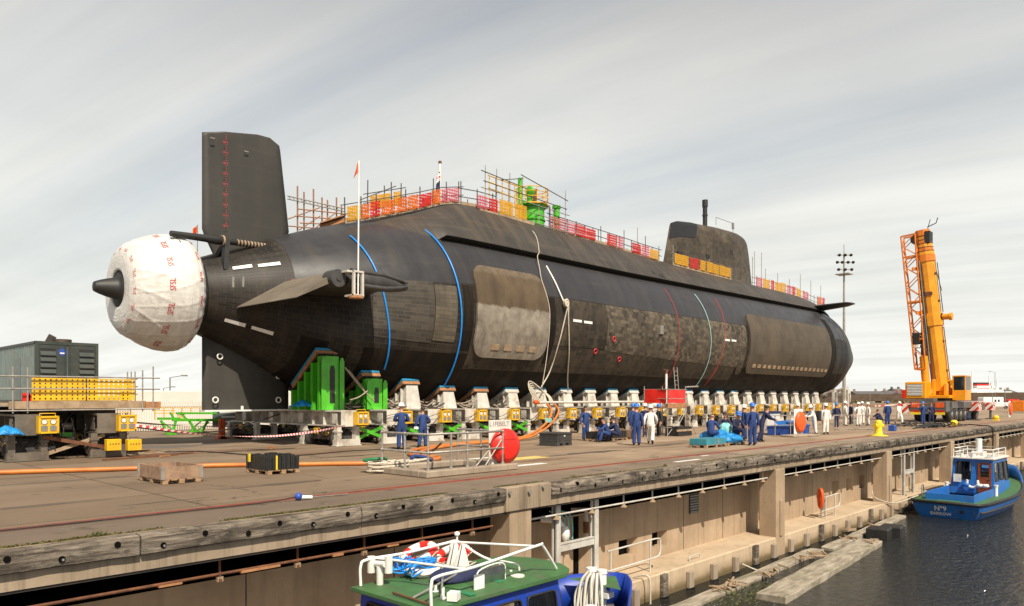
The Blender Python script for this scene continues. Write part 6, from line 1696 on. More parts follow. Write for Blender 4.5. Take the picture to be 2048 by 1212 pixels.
for k in range(6):
    x = HXc - 5.1 + k * .58; b = MB(); b.cyl((x, 33.4, hz_ + .9), (x, 33.4, hz_ + 2.38), .03, 6); b.build('yellow_post', MT['yellow'], t)
# flags
t = thing('flag_pole', 'tall white pole with a small orange flag, clamped to the stern plane', 'flag', onY(712, 590, PODY - .5))
Yf = PODY - .62
fp = onY(716, 560, Yf)
b = MB(); b.tube([V(fp.x, Yf, onY(716, 590, Yf).z), V(fp.x + .05, Yf, onY(719, 322, Yf).z)], .035, 8); b.build('pole', MT['bright_white'], t)
zt = onY(719, 322, Yf).z
b = MB(); b.grid(lambda u, v: V(fp.x + .04 - .32 * u * (1 - .5 * v), Yf + .06 * sin(5 * u), zt - .5 + .48 * v - .35 * u), 6, 5); o = b.build('orange_flag', MT['orange'], t, fix=False)
b = MB(); zb, ztp = onY(712, 592, Yf).z, onY(712, 541, Yf).z; x = fp.x
for s in (-.22, .22): b.box(x + s - .05, Yf - .06, zb, x + s + .05, Yf + .06, ztp)
b.box(x - .27, Yf - .07, ztp - .08, x + .27, Yf + .07, ztp); b.box(x - .27, Yf - .07, zb, x + .27, Yf + .6, zb + .08); b.box(x - .55, Yf, ztp - .1, x - .22, Yf + .8, ztp - .02); b.build('clamp_bracket', MT['white_paint'], t)
b = MB(); b.cyl((x - .1, Yf, zb - .1), (x - .1, Yf, zb), .32, 12); b.build('clamp_foot', MT['wood_orange'], t)
p = onY(391, 455, 38.0); t = thing('far_flag', 'tiny orange flag on a thin pole behind the white-wrapped stern', 'flag', p)
b = MB(); b.cyl(p + V(.1, 0, -2.4), p + V(.1, 0, .15), .02, 6); b.build('pole', MT['plastic_grey'], t)
b = MB(); b.grid(lambda u, v: p + V(.1 - .25 * u, .04 * sin(6 * u), -.25 + .36 * v - .2 * u), 4, 4); b.build('orange_flag', MT['orange'], t, fix=False)
p = onY(879, 402, 34.0); t = thing('ensign_staff', 'white flagstaff with a drooping dark blue ensign on the hump', 'flag', p)
pt = onY(880, 327, 34.0)
b = MB(); b.cyl(p, pt, .075, 8); b.cyl(pt, pt + V(0, 0, .14), .1, 8, 1); b.build('pole', [MT['bright_white'], MT['rust']], t)
zt = onY(880, 344, 34).z; zb = onY(880, 386, 34).z
b = MB(); n = 10
def ens(u, v): return V(pt.x - .06 - .34 * u * (1.1 - .3 * v), 33.93 - .06 * sin(9 * u), zb + (zt - zb) * v - .18 * u)
b.grid(ens, 8, 12); o = b.build('ensign', MT['coverall_navy'], t, fix=False)
def strip(u0, v0, u1, v1, w_, m_, dy):
    b = MB(); N = 6; vs = []
    d = Vector((u1 - u0, v1 - v0)).normalized(); nx, ny = -d.y * w_, d.x * w_
    for i in range(N + 1):
        u, v = u0 + (u1 - u0) * i / N, v0 + (v1 - v0) * i / N
        vs += [ens(u + nx, v + ny) + V(0, -dy, 0), ens(u - nx, v - ny) + V(0, -dy, 0)]
    b.add(vs, [(2 * i, 2 * i + 1, 2 * i + 3, 2 * i + 2) for i in range(N)]); b.build('stripe', MT[m_], o, fix=False)
for a, w_, m_, dy in (((0, .55, 1, .98), .07, 'bright_white', .01), ((0, .98, 1, .55), .07, 'bright_white', .013), ((0, .765, 1, .765), .09, 'bright_white', .016), ((.5, .54, .5, .99), .13, 'bright_white', .019), ((0, .765, 1, .765), .05, 'red', .022), ((.5, .54, .5, .99), .07, 'red', .025)): strip(*a, w_, m_, dy)
# ------------------------------------------------------------------ people
def person_mesh(pose):
    """one continuous skinned body facing +X; returns mesh with material slots cloth / skin / boot and the head frame"""
    P = dict(lean=0.0, hip=.93, pelvis=(0, 0), legs=None, arms=None, nod=0.0)
    P.update(pose)
    vs, es, rs, kind = [], [], [], []
    def v(p, r, k='cloth', par=None):
        vs.append(tuple(p)); rs.append(r if isinstance(r, tuple) else (r, r)); kind.append(k)
        if par is not None: es.append((par, len(vs) - 1))
        return len(vs) - 1
    h = P['hip']; px_, py_ = P['pelvis']; L = P['lean']
    def sp(z, fwd=0.0): return V(px_ + z * sin(L) + fwd * cos(L), py_, h + z * cos(L) - fwd * sin(L))
    pel = v(sp(0), (.185, .145)); wa = v(sp(.17), (.170, .135), 'cloth', pel); ch = v(sp(.38), (.195, .145), 'cloth', wa); up = v(sp(.49), (.155, .115), 'cloth', ch)
    ne = v(sp(.575, .01), .058, 'skin', up); nd = P['nod']
    def hd(z, f=0.0):
        b0 = sp(.575, .01); a = L * .35 + nd
        return b0 + V(z * sin(a) + f * cos(a), 0, z * cos(a) - f * sin(a))
    ja = v(hd(.085, .015), (.070, .078), 'skin', ne); sk = v(hd(.165, .0), (.082, .098), 'skin', ja); cr_ = v(hd(.225, -.005), (.060, .072), 'skin', sk)
    v(hd(.125, .105), .016, 'skin', ja)                         # nose
    for s in (-1, 1): v(hd(.135) + V(0, s * .088, 0), .014, 'skin', sk)   # ears
    for s, arm in ((1, P['arms'][0]), (-1, P['arms'][1])):
        sh0 = sp(.455) + V(0, s * .10, 0); a0 = v(sh0, .085, 'cloth', ch)
        sh = sp(.45) + V(0, s * .195, 0); a = v(sh, .088, 'cloth', a0)
        e = sh + V(arm[0]); m_ = v((sh + e) / 2, .080, 'cloth', a); el = v(e, .070, 'cloth', m_)
        wv = V(arm[1]); w_ = e + wv; fm = v((e + w_) / 2, .064, 'cloth', el); cu = v(e + wv * .86, .052, 'cloth', fm); wr = v(w_, .028, 'skin', cu)
        d = wv.normalized(); pa = v(w_ + d * .06, (.036, .022), 'skin', wr)
        side = d.cross(Vector((0, s, .3))).normalized(); curl = Vector((0, -s, 0)) - d * d.dot(Vector((0, -s, 0)))
        curl = curl.normalized() if curl.length > .1 else side.cross(d)
        sd = d.cross(curl).normalized()
        for q, ln in ((-1.5, .060), (-.5, .075), (.5, .080), (1.5, .070)):
            k0 = w_ + d * .095 + sd * q * .019; f0 = v(k0, .0095, 'skin', pa)
            f1 = v(k0 + d * ln * .55 + curl * .012, .009, 'skin', f0); v(k0 + d * ln * .85 + curl * .04, .0075, 'skin', f1)
        t0 = v(w_ + d * .035 + sd * .038, .012, 'skin', pa); v(w_ + d * .075 + sd * .058 + curl * .02, .010, 'skin', t0)
    for s, leg in ((1, P['legs'][0]), (-1, P['legs'][1])):
        hj = sp(-.04) + V(0, s * .092, 0); a = v(hj, .128, 'cloth', pel)
        k = V(leg[0]) + V(px_, py_ + s * .0, 0); an = V(leg[1]) + V(px_, py_, 0)
        th = v(hj.lerp(k, .5), .116, 'cloth', a); kn = v(k, .096, 'cloth', th); ca = v(k.lerp(an, .45), .094, 'cloth', kn); cf = v(k.lerp(an, .88), .088, 'cloth', ca); ak = v(an, .048, 'boot', cf)
        fd = V(leg[2]) if len(leg) > 2 else V(1, 0, 0)
        he = v(an + V(0, 0, -.045) + fd * -.03, .042, 'boot', ak); bl = v(an + V(0, 0, -.052) + fd * .10, (.046, .036), 'boot', ak); v(an + V(0, 0, -.058) + fd * .19, (.040, .028), 'boot', bl)
    me = bpy.data.meshes.new('body'); me.from_pydata(vs, es, [])
    ob = bpy.data.objects.new('body', me); C.objects.link(ob)
    ob.modifiers.new('skin', 'SKIN'); sm = ob.modifiers.new('sub', 'SUBSURF'); sm.levels = 1; sm.render_levels = 1
    ob.modifiers['skin'].use_smooth_shade = True
    if not me.skin_vertices: 
        bm = bmesh.new(); bm.from_mesh(me); bm.verts.layers.skin.verify(); bm.to_mesh(me); bm.free()
    for i, r in enumerate(rs):
        me.skin_vertices[0].data[i].radius = r; me.skin_vertices[0].data[i].use_root = (i == 0)
    dg = bpy.context.evaluated_depsgraph_get(); dg.update()
    out_ = bpy.data.meshes.new_from_object(ob.evaluated_get(dg))
    bpy.data.objects.remove(ob)
    out_.materials.clear()
    for k in ('coverall_blue', 'skin', 'boot'): out_.materials.append(MT[k])
    V_ = [Vector(p) for p in vs]; ki = {'cloth': 0, 'skin': 1, 'boot': 2}
    segs_ = []
    for a, b2 in es:
        k = kind[b2] if kind[b2] == kind[a] else ('cloth' if 'cloth' in (kind[a], kind[b2]) and kind[b2] != 'skin' and kind[b2] != 'boot' else kind[b2])
        segs_.append((V_[a], V_[b2], kind[a], kind[b2]))
    for poly in out_.polygons:
        c = poly.center; best = (9, 0)
        for a, b2, ka, kb in segs_:
            ab = b2 - a; f = min(max((c - a).dot(ab) / max(ab.length_squared, 1e-9), 0), 1); d = (a + ab * f - c).length
            if d < best[0]: best = (d, ki[ka] if f < .55 else ki[kb])
        poly.material_index = best[1]; poly.use_smooth = True
    out_.name = 'person_body'
    return out_, hd(.165), L * .35 + nd
ST = [((.02, .10, .50), (-.02, .11, .095)), ((.02, -.10, .50), (-.02, -.11, .095))]
DN = ((-.02, .07, -.29), (.07, .0, -.24)), ((-.02, -.07, -.29), (.07, .0, -.24))
POSES = {
    'stand': dict(legs=ST, arms=DN),
    'folded': dict(legs=ST, arms=(((.06, .09, -.26), (.20, -.17, .05)), ((.06, -.09, -.26), (.20, .17, .03))), nod=.1),
    'holding': dict(legs=[((.03, .13, .50), (-.02, .20, .095)), ((.03, -.12, .50), (-.02, -.14, .095))], arms=(((-.04, .14, -.25), (.05, .02, -.24)), ((-.02, -.17, -.24), (.16, .08, -.08))), lean=.05),
    'walk': dict(legs=[((.20, .10, .52), (.22, .10, .10)), ((-.03, -.10, .50), (-.34, -.10, .16), (.8, 0, -.6))], arms=(((-.14, .09, -.26), (.05, .0, -.25)), ((.10, -.09, -.27), (.16, .02, -.18))), lean=.06),
    'raised': dict(legs=ST, arms=(((.10, .10, -.24), (.15, -.07, .18)), ((-.02, -.12, -.28), (.12, .05, -.20))), nod=.05),
    'hips': dict(legs=ST, arms=(((-.10, .20, -.20), (.12, -.14, -.14)), ((-.10, -.20, -.20), (.12, .14, -.14)))),
    'sit': dict(hip=.50, legs=[((.42, .13, .50), (.40, .14, .095)), ((.42, -.13, .50), (.36, -.14, .095))], arms=(((.14, .08, -.24), (.20, -.08, -.05)), ((.14, -.08, -.24), (.20, .08, -.05))), lean=.28, nod=.15),
    'sitlow': dict(hip=.42, legs=[((.36, .16, .52), (.48, .15, .095)), ((.36, -.16, .52), (.50, -.15, .095))], arms=(((.22, .06, -.18), (.18, -.08, -.06)), ((.22, -.06, -.18), (.18, .08, -.06))), lean=.40, nod=.15),
    'crouch': dict(hip=.40, legs=[((.40, .14, .52), (.12, .13, .095)), ((.36, -.14, .50), (.05, -.14, .095))], arms=(((.22, .08, -.20), (.2, -.04, -.10)), ((.22, -.08, -.20), (.2, .04, -.10))), lean=.5),
    'lean': dict(legs=[((.03, .12, .50), (-.02, .14, .095)), ((-.05, -.12, .50), (-.22, -.13, .095))], arms=(((.20, .06, -.22), (.22, -.05, -.05)), ((.20, -.06, -.22), (.22, .05, -.08))), lean=.42),
}
PM = {k: person_mesh(p) for k, p in POSES.items()}
def cap_mesh(hard):
    b = MB()
    if hard:
        b.lathe([(.001, .150), (.045, .146), (.085, .125), (.115, .080), (.125, .03), (.128, .0), (.150, -.008), (.150, -.016), (.12, -.012)], 18)
        b.add([(.10, -.10, -.004), (.19, -.055, -.02), (.20, 0, -.022), (.19, .055, -.02), (.10, .10, -.004), (.10, 0, .01)], [(0, 1, 2, 5), (5, 2, 3, 4)])
        b.box(-.11, -.012, .08, .10, .012, .152)
        return b.mesh('helmet')
    b.lathe([(.001, .110), (.05, .104), (.085, .075), (.10, .03), (.096, -.02), (.085, -.05)], 16, 0, Matrix.Translation((-.02, 0, .035)))
    return b.mesh('hair')
HM, HR = cap_mesh(True), cap_mesh(False)
def eye_mesh():
    b = MB()
    for s in (-1, 1): b.ball((.092, s * .034, -.005), .013, 0, 8, (.5, 1.2, .7))
    b.ball((.094, 0, -.082), .02, 1, 8, (.4, 1.3, .3))
    return b.mesh('face')
EM = eye_mesh()
def person(px, py, pose, cloth, hat, face_deg, lb, z=0.0, s_=1.0, bare=None, back=0.0):
    """px, py: where the feet (or the middle of the seat) meet what carries them"""
    p = onZ(px, py, 0.0) + V(0, 0, z)
    t = thing('person', lb, 'person', p)
    me, hc, an = PM[pose]
    o = link("body", me, [], t)
    for i, m_ in enumerate((cloth, 'skin', 'boot')):
        o.material_slots[i].link = 'OBJECT'; o.material_slots[i].material = MT[m_]
    if hat:
        h = link('helmet', HM, [MT['helmet_white']], t); h.material_slots[0].link = 'OBJECT'; h.material_slots[0].material = MT['helmet_' + hat]
        h.location = hc + V(.055 * sin(an), 0, .045); h.rotation_euler.y = an
    elif bare != 'bald':
        h = link('hair', HR, [MT['hair']], t); h.location = hc + V(-.005, 0, .0); h.rotation_euler.y = an
    f = link('face', EM, [MT['hair'], MT['pink']], t); f.location = hc; f.rotation_euler.y = an
    t.rotation_euler.z = radians(face_deg); s_ *= 1.045 + .03 * sin(px * 1.7); t.scale = (s_, s_, s_)
    return t
BK, FR, RT, LF = 43, 223, -47, 133     # facing away from, towards, to the right and to the left of the viewer
person(803, 899, 'folded', 'coverall_blue', 'white', BK + 15, 'man in blue overalls and white helmet, arms folded, left of the bareheaded man', s_=1.03)
t = person(846, 895, 'holding', 'coverall_blue', None, BK + 35, 'bareheaded man in blue overalls with legs apart, holding a white helmet at his side')
b = MB(); b.lathe([(.001, .12), (.08, .10), (.11, .03), (.12, 0)], 14, 0, Matrix.Translation(onZ(846, 895) + V(-.32, .1, .85))); tag(b.build('held_helmet', MT['helmet_white']), 'white helmet held in the hand of the bareheaded man in blue', 'helmet')
t = person(1171, 881, 'raised', 'coverall_blue', None, FR + 25, 'bareheaded man in blue overalls facing the water beside the yellow boxes, one hand raised')
person(1216, 884, 'sitlow', 'coverall_blue', None, LF + 15, 'seated man in bright blue overalls behind the black pallet box, facing left', .0, 1.0)
person(1236, 884, 'sitlow', 'coverall_navy', None, LF - 30, 'seated man in dark purple-blue overalls right beside the one behind the black box')
person(1273, 891, 'stand', 'coverall_blue', 'blue', BK, 'man in blue overalls and blue helmet, back turned, left of the man in white', s_=1.02)
person(1290, 874, 'stand', 'coverall_navy', 'white', BK - 20, 'white-helmeted man in dark blue half hidden between the blue-helmeted man and the man in white')
person(1266, 874, 'stand', 'coverall_blue', 'blue', BK + 20, 'man in a blue helmet almost hidden behind the blue-helmeted man with his back turned')
person(1301, 888, 'walk', 'coverall_white', 'white', BK - 12, 'man in white overalls and white helmet walking away towards the cradles')
person(1318, 873, 'stand', 'cloth_black', 'blue', LF + 20, 'man in near-black overalls and blue helmet at the left foot of the red scaffold tower')
person(1421, 891, 'sit', 'coverall_blue', None, RT + 50, 'bald man in blue overalls sitting on the blue sacks with his back to the viewer', .12, 1.0, 'bald')
person(1449, 884, 'sit', 'coverall_navy', None, FR - 10, 'dark-haired young man seated facing the viewer on the blue sacks', .12)
person(1471, 887, 'sit', 'coverall_navy', 'blue', FR + 20, 'seated man in a blue helmet and dark overalls facing left on the sacks', .15)
person(1489, 880, 'stand', 'coverall_blue', 'white', LF + 10, 'man in blue overalls and white helmet standing behind the seated group')
person(1505, 891, 'stand', 'coverall_blue', 'blue', BK + 10, 'man in blue overalls and blue helmet standing nearest, right of the blue sacks', s_=1.02)
person(1524, 884, 'lean', 'coverall_navy', None, RT - 5, 'bareheaded man in blue leaning to the right behind the nearest standing man')
person(1596, 862, 'stand', 'coverall_white', 'white', LF, 'man in white overalls and white helmet behind the white cabinet')
person(1629, 869, 'lean', 'coverall_white', 'white', LF + 10, 'man in white sleeves and white helmet bending left over the blue tank')
b = MB(); p = onZ(1633, 869); b.cbox(p + V(-.05, -.16, 1.15), (.46, .2, .62), .8); tag(b.build('dark_jacket', MT['cloth_black'], bevel=.05), 'dark jacket held beside the man bending over the blue tank', 'jacket')
person(1651, 869, 'stand', 'coverall_white', 'white', FR + 5, 'man in white overalls and white helmet facing the viewer right of the blue tank', s_=1.03)
person(1673, 855, 'stand', 'coverall_navy', 'blue', BK, 'small distant man in dark blue left of the crowd barrier')
person(1690, 852, 'stand', 'coverall_white', 'white', RT, 'man in white overalls facing right, left end behind the crowd barrier')
person(1702, 849, 'stand', 'coverall_navy', None, LF, 'man in dark blue between the two pairs of men in white at the barrier')
person(1717, 852, 'hips', 'coverall_white', 'white', BK + 5, 'man in white overalls with hands on hips behind the crowd barrier')
person(1724, 849, 'stand', 'coverall_white', 'white', BK - 15, 'man in white overalls right behind the one with hands on hips')
person(1736, 851, 'stand', 'coverall_white', 'white', LF, 'man in white overalls facing left, rightmost behind the crowd barrier')
person(1762, 846, 'crouch', 'coverall_navy', None, LF, 'man in dark blue crouching beside the yellow bollard')
person(1775, 849, 'stand', 'coverall_blue', 'blue', BK, 'man in blue overalls and blue helmet left of the crane, beside the man in white')
person(1798, 848, 'walk', 'coverall_white', 'white', FR + 20, 'man in white overalls walking in front of the left end of the crane')
person(1846, 848, 'raised', 'coverall_blue', 'blue', BK + 20, 'man in blue overalls and blue helmet standing behind the crane, hand raised')
person(1862, 846, 'holding', 'coverall_navy', None, FR, 'bareheaded man in dark blue behind the crane, right of the blue-helmeted one')
# ------------------------------------------------------------------ mobile crane
CY, CO, CG = MT['crane_yellow'], MT['crane_orange'], MT['carrier_grey']
t = thing('mobile_crane', 'big yellow mobile crane with a raised telescopic boom and folded lattice jib', 'crane', (81, 19.7, 0))
KX0, KX1, KY0, KY1 = 76.0, 90.0, 18.2, 21.3
b = MB(); b.box(KX0 + .1, KY0 + .35, .75, KX1, KY1 - .35, 1.45); b.box(KX0 + 2, KY0 + .02, 1.25, KX1 - 1, KY1 - .02, 1.9); b.box(KX0, KY0 + .02, .95, KX0 + 1.2, KY0 + 1.1, 1.95); b.box(KX0, KY1 - 1.1, .95, KX0 + 1.2, KY1 - .02, 1.95); b.box(KX0 + .3, KY0 + 1.1, 1.3, KX0 + 1.5, KY1 - 1.1, 2.2); b.build('carrier', CG, t, bevel=.03)
for y in (KY0 + .55, KY1 - .55):
    b = MB(); b.box(KX0 - .03, y - .35, 1.35, KX0 - .002, y + .35, 1.85); b.build('orange_panel', MT['orange'], t)
    b = MB(); b.box(KX0 - .05, y - .35, .95, KX0 - .0, y + .35, 1.12); b.build('tail_lamp', MT['tail_lamp'], t)
    b = MB(); b.box(KX0 - .04, y - .4, .70, KX0 + .1, y + .4, .93); b.build('number_plate', MT['lemon'], t)
wh = MB(); wh.lathe([(.001, -.14), (.22, -.14), (.3, -.18), (.36, -.2), (.62, -.2), (.69, -.12), (.69, .2), (.3, .22), (.001, .22)], 24, 0, Matrix(((1, 0, 0, 0), (0, 0, 1, 0), (0, -1, 0, 0), (0, 0, 0, 1))))
wm_ = wh.mesh('tyre'); hb = MB(); hb.lathe([(.001, -.17), (.15, -.18), (.2, -.15), (.30, -.165), (.34, -.205), (.001, -.203)], 16, 0, Matrix(((1, 0, 0, 0), (0, 0, 1, 0), (0, -1, 0, 0), (0, 0, 0, 1)))); hm_ = hb.mesh('rim')
for x in (78.1, 79.7, 81.3, 82.9, 87.6):
    for y, rz in ((KY0 + .22, 0), (KY1 - .22, pi)):
        wt = bpy.data.objects.new('wheel', None); C.objects.link(wt); wt.parent = t; wt.location = V(x, y, .69) - V(81, 19.7, 0); wt.rotation_euler.z = rz
        link('tyre', wm_, [MT['tyre']], wt); link('rim', hm_, [MT['plastic_grey']], wt)
for x, s in ((85.8, 1), (92.0, 1)):
    b = MB(); b.box(x - .3, KY0 - .5, .95, x + .4, KY1, 1.75); b.cyl((x, KY0 - .3, .1), (x, KY0 - .3, 1.4), .12, 10); b.box(x - .4, KY0 - .7, 0, x + .4, KY0 + .1, .1); b.build('outrigger', CG, t)
    b = MB(); b.box(x - .36, KY0 - .56, .95, x - .305, KY0 + .5, 1.8); b.box(x - .3, KY0 - .56, .95, x + .9, KY0 - .505, 1.8); b.build('chevron_board', MT['chevron'], t)
b = MB(); b.box(KX0 - .02, 21.35, .8, KX0 + .03, 22.3, 1.75); b.build('chevron_board', MT['chevron'], t)
b = MB(); b.box(KX0 + .2, 21.3, 1.1, KX0 + 1.0, 22.4, 1.6); b.build('outrigger', CG, t)
b = MB(); b.box(88.5, KY0 + .1, 1.0, 91.5, KY1 - .1, 1.7); b.build('carrier_nose', CG, t, bevel=.04)
b = MB(); b.cyl((80.6, 19.7, 1.9), (80.6, 19.7, 2.25), 1.15, 24); b.build('slewing_ring', MT['dark_steel'], t)
b = MB(); b.box(78.6, 18.6, 2.2, 84, 21.4, 2.5); b.box(79.4, 20.0, 2.5, 80.8, 20.25, 4.0); b.box(79.4, 19.0, 2.5, 80.8, 19.25, 3.6); b.build('turntable', CY, t, bevel=.03)
b = MB(); b.box(77.6, 20.3, 2.15, 79.6, 22.1, 3.75); b.build('engine_house', CY, t, bevel=.08)
b = MB(); b.box(77.585, 20.6, 2.45, 77.598, 21.9, 3.55, 0)
for k in range(7): b.box(77.55, 20.6, 2.48 + k * .15, 77.582, 21.9, 2.56 + k * .15, 1)
b.build('engine_grille', [MT['plastic_grey'], MT['bright_white']], t)
b = MB(); b.box(77.5, 22.1, 2.2, 78.2, 22.35, 3.0); b.build('red_box', MT['red'], t)
b = MB(); b.box(84.2, 18.5, 2.05, 85.6, 19.5, 3.0); b.build('counterweight', CY, t, bevel=.12)
b = MB(); b.box(82.6, 18.4, 2.2, 83.6, 19.9, 4.0); b.box(82.8, 18.3, 3.6, 84.2, 18.7, 4.4); b.cyl((82.9, 19.2, 3.0), (82.9, 20.6, 3.0), .55, 16); b.build('winch_house', CY, t, bevel=.06)
# operator's cab: pillars, panels, glass
b = MB(); cx0, cx1, cy0, cy1, cz0, cz1 = 79.9, 82.0, 17.55, 18.65, 2.0, 4.35
b.box(cx0, cy0, cz0, cx1, cy1, cz0 + .95); b.box(cx0, cy0, cz1 - .12, cx1, cy1, cz1)
for x, y in ((cx0, cy0), (cx1 - .1, cy0), (cx0, cy1 - .1), (cx1 - .1, cy1 - .1)): b.box(x, y, cz0 + .95, x + .1, y + .1, cz1 - .12)
b.build('cab', CY, t, bevel=.02)
b = MB(); b.box(cx0 + .02, cy0 + .1, cz0 + .95, cx0 + .04, cy1 - .1, cz1 - .12); b.box(cx0 + .1, cy0 + .02, cz0 + .95, cx1 - .1, cy0 + .04, cz1 - .12); b.build('cab_glass', MT['window_glass'], t)
BA, BB = V(80.4, 19.75, 2.9), V(80.2, 21.35, 18.45)
bd = (BB - BA).normalized(); bx = V(1, 0, 0); by = bd.cross(bx).normalized()
def boom_sec(z0, z1, w0, name, mat, off=0.0, n=10):
    b = MB(); prof = []
    for k in range(n):
        a = 2 * pi * k / n + pi / n; prof.append((w0 * .95 * cos(a), w0 * 1.0 * sin(a) * (1.0 if sin(a) > 0 else 1.15)))
    vs = [BA + bd * z + bx * (p[0]) + by * (p[1] + off) for z in (z0, z1) for p in prof]
    b.add(vs, [tuple(range(n)), tuple(range(2 * n - 1, n - 1, -1))] + [(k, (k + 1) % n, n + (k + 1) % n, n + k) for k in range(n)])
    return b.build(name, mat, t)
Lb = (BB - BA).length
boom_sec(0, Lb * .66, .74, 'boom_base', CY); boom_sec(Lb * .40, Lb * .47, .84, 'boom_collar', CY); boom_sec(Lb * .66, Lb * .80, .72, 'boom_base', CY); boom_sec(Lb * .80, Lb * .84, .80, 'boom_collar', CO)
for k in range(5): boom_sec(Lb * (.842 + .024 * k), Lb * (.864 + .024 * k), .76 - .045 * k, 'boom_section', CO if k % 2 else CY); boom_sec(Lb * (.862 + .024 * k), Lb * (.868 + .024 * k), .77 - .045 * k, 'boom_ring', MT['rust'])
boom_sec(Lb * .964, Lb * 1.0, .62, 'boom_head', CO)
b = MB(); hp0 = BA + bd * (Lb * .95) - by * .0
for s in (-.3, 0, .3): b.cyl(hp0 + bx * (s - .08) + by * .55, hp0 + bx * (s + .08) + by * .55, .45, 16)
b.box(hp0.x - .55, hp0.y - .75, hp0.z - .5, hp0.x + .55, hp0.y - .3, hp0.z + .6); b.build('sheave_block', MT['black'], t)
b = MB(); b.tube([BB + V(0, -.5, 0), BB + V(0, -.75, 1.0)], .035, 6); b.tube([BB + V(0, -.5, .3), BB + V(.2, -1.2, .6), BB + V(.2, -1.35, 1.1)], .05, 6); b.tube([BB + V(.5, -.5, -1.2), BA + bd * (Lb * .62) + V(.5, -1.0, 0)], .03, 6); b.build('boom_tip_gear', MT['dark_steel'], t)
p = BA + bd * (Lb * .455); b = MB(); b.cyl(p + V(0, -.9, 0), p + V(0, -1.5, 0), .28, 12, 0); b.cyl(p + V(0, -1.5, 0), p + V(0, -1.75, 0), .36, 12, 0); b.cyl(p + V(0, -.75, 0), p + V(0, -.92, 0), .4, 12, 1); b.build('boom_drum', [CY, MT['black']], t)
b = MB(); q0, q1, q2 = V(79.2, 20.6, 2.4), V(79.3, 20.95, 6.2), V(79.6, 21.0, 9.8)
b.cyl(q0, q1, .36, 14, 0); b.cyl(q1, q2, .24, 12, 1); b.build('lift_cylinder', [CY, MT['rubber_grey']], t)
for k, (z, a) in enumerate(((.60, 0), (.60, 1))):
    p = BA + bd * (Lb * z); b = MB(); b.cbox(p + V(-.70, .05, 0), (.06, 1.0, .35)); b.build('dark_label', MT['rust'], t); break
for k, (ox, oy, r) in enumerate(((-.62, .45, .05), (-.66, .15, .035), (.2, -.86, .04), (-.3, -.84, .03))):
    b = MB(); b.tube([BA + bd * (Lb * f) + bx * ox * (1 + .02 * sin(f * 40)) + by * oy for f in (.06, .2, .39)], r, 6); b.build('boom_hose', MT['rubber_grey'], t)
    b = MB(); b.tube([BA + bd * (Lb * f) + bx * ox * 1.14 + by * oy * 1.1 for f in (.48, .64, .79)], r, 6); b.build('boom_hose', MT['dark_steel'], t)
for f in (.12, .3, .55, .72):
    b = MB(); p = BA + bd * (Lb * f) + by * -.80; b.cbox(p, (.5, .06, .22)); b.build('boom_label', MT['rust'], t)
# lattice jib folded alongside the boom
ja_, jb_ = V(79.6, 22.3, 18.0), V(79.4, 21.15, 5.0)
jd = (jb_ - ja_).normalized(); jx = V(1, 0, 0); jy = jd.cross(jx).normalized(); Lj = (jb_ - ja_).length
jw = lambda f: .62 - .16 * f
crn = lambda f, sx, sy: ja_ + jd * (Lj * f) + jx * sx * .45 + jy * sy * jw(f)
for sx in (-1, 1):
    for sy in (-1, 1):
        b = MB(); b.tube([crn(0, sx, sy), crn(1, sx, sy)], .075, 6); b.build('jib_chord', CO, t)
N = 13
for k in range(N):
    f0, f1 = k / N, (k + 1) / N
    for sx in (-1, 1):
        b = MB(); s_ = 1 if k % 2 else -1; b.tube([crn(f0, sx, -s_), crn(f1, sx, s_)], .045, 5); b.build('jib_lacing', CO, t)
    s_ = 1 if k % 2 else -1
    for e_1, e_2, sy in ((-s_, s_, -1), (s_, -s_, 1)):
        b = MB(); b.tube([crn(f0, e_1, sy), crn(f1, e_2, sy)], .04, 5); b.build('jib_lacing', CO, t)
for f in (0, .16, .5, .78, 1):
    for sx in (-1, 1):
        b = MB(); b.bar(crn(f, sx, -1), crn(f, sx, 1), .14); b.build('jib_frame', CO, t)
for f in (.25, .58):
    b = MB(); p = ja_ + jd * (Lj * f); q = BA + bd * ((p.z - BA.z) / bd.z); b.bar(p, q, .22, .3); b.build('jib_bracket', CO, t)
b = MB(); b.tube([ja_ + V(-.1, -.9, -2.5), jb_ + V(-.1, -.75, .5)], .05, 6); b.build('hoist_rope', MT['plastic_grey'], t)
p = V(79.2, 20.9 + .6, 7.6); b = MB(); b.box(p.x - .3, p.y - .35, p.z - .2, p.x + .3, p.y + .35, p.z + .9, 0); b.box(p.x - .25, p.y - .3, p.z - .6, p.x + .25, p.y + .3, p.z - .2, 1); b.build('hook_block', [MT['black'], MT['bright_white']], t, bevel=.08)
b = MB(); q = onZ(1935, 838); b.box(q.x, q.y, 0, q.x + 3.2, q.y + 1.0, .75); tag(b.build('blue_bin', MT['tank_blue'], bevel=.05), 'long low blue bin beside the crane under the chevron board', 'bin')
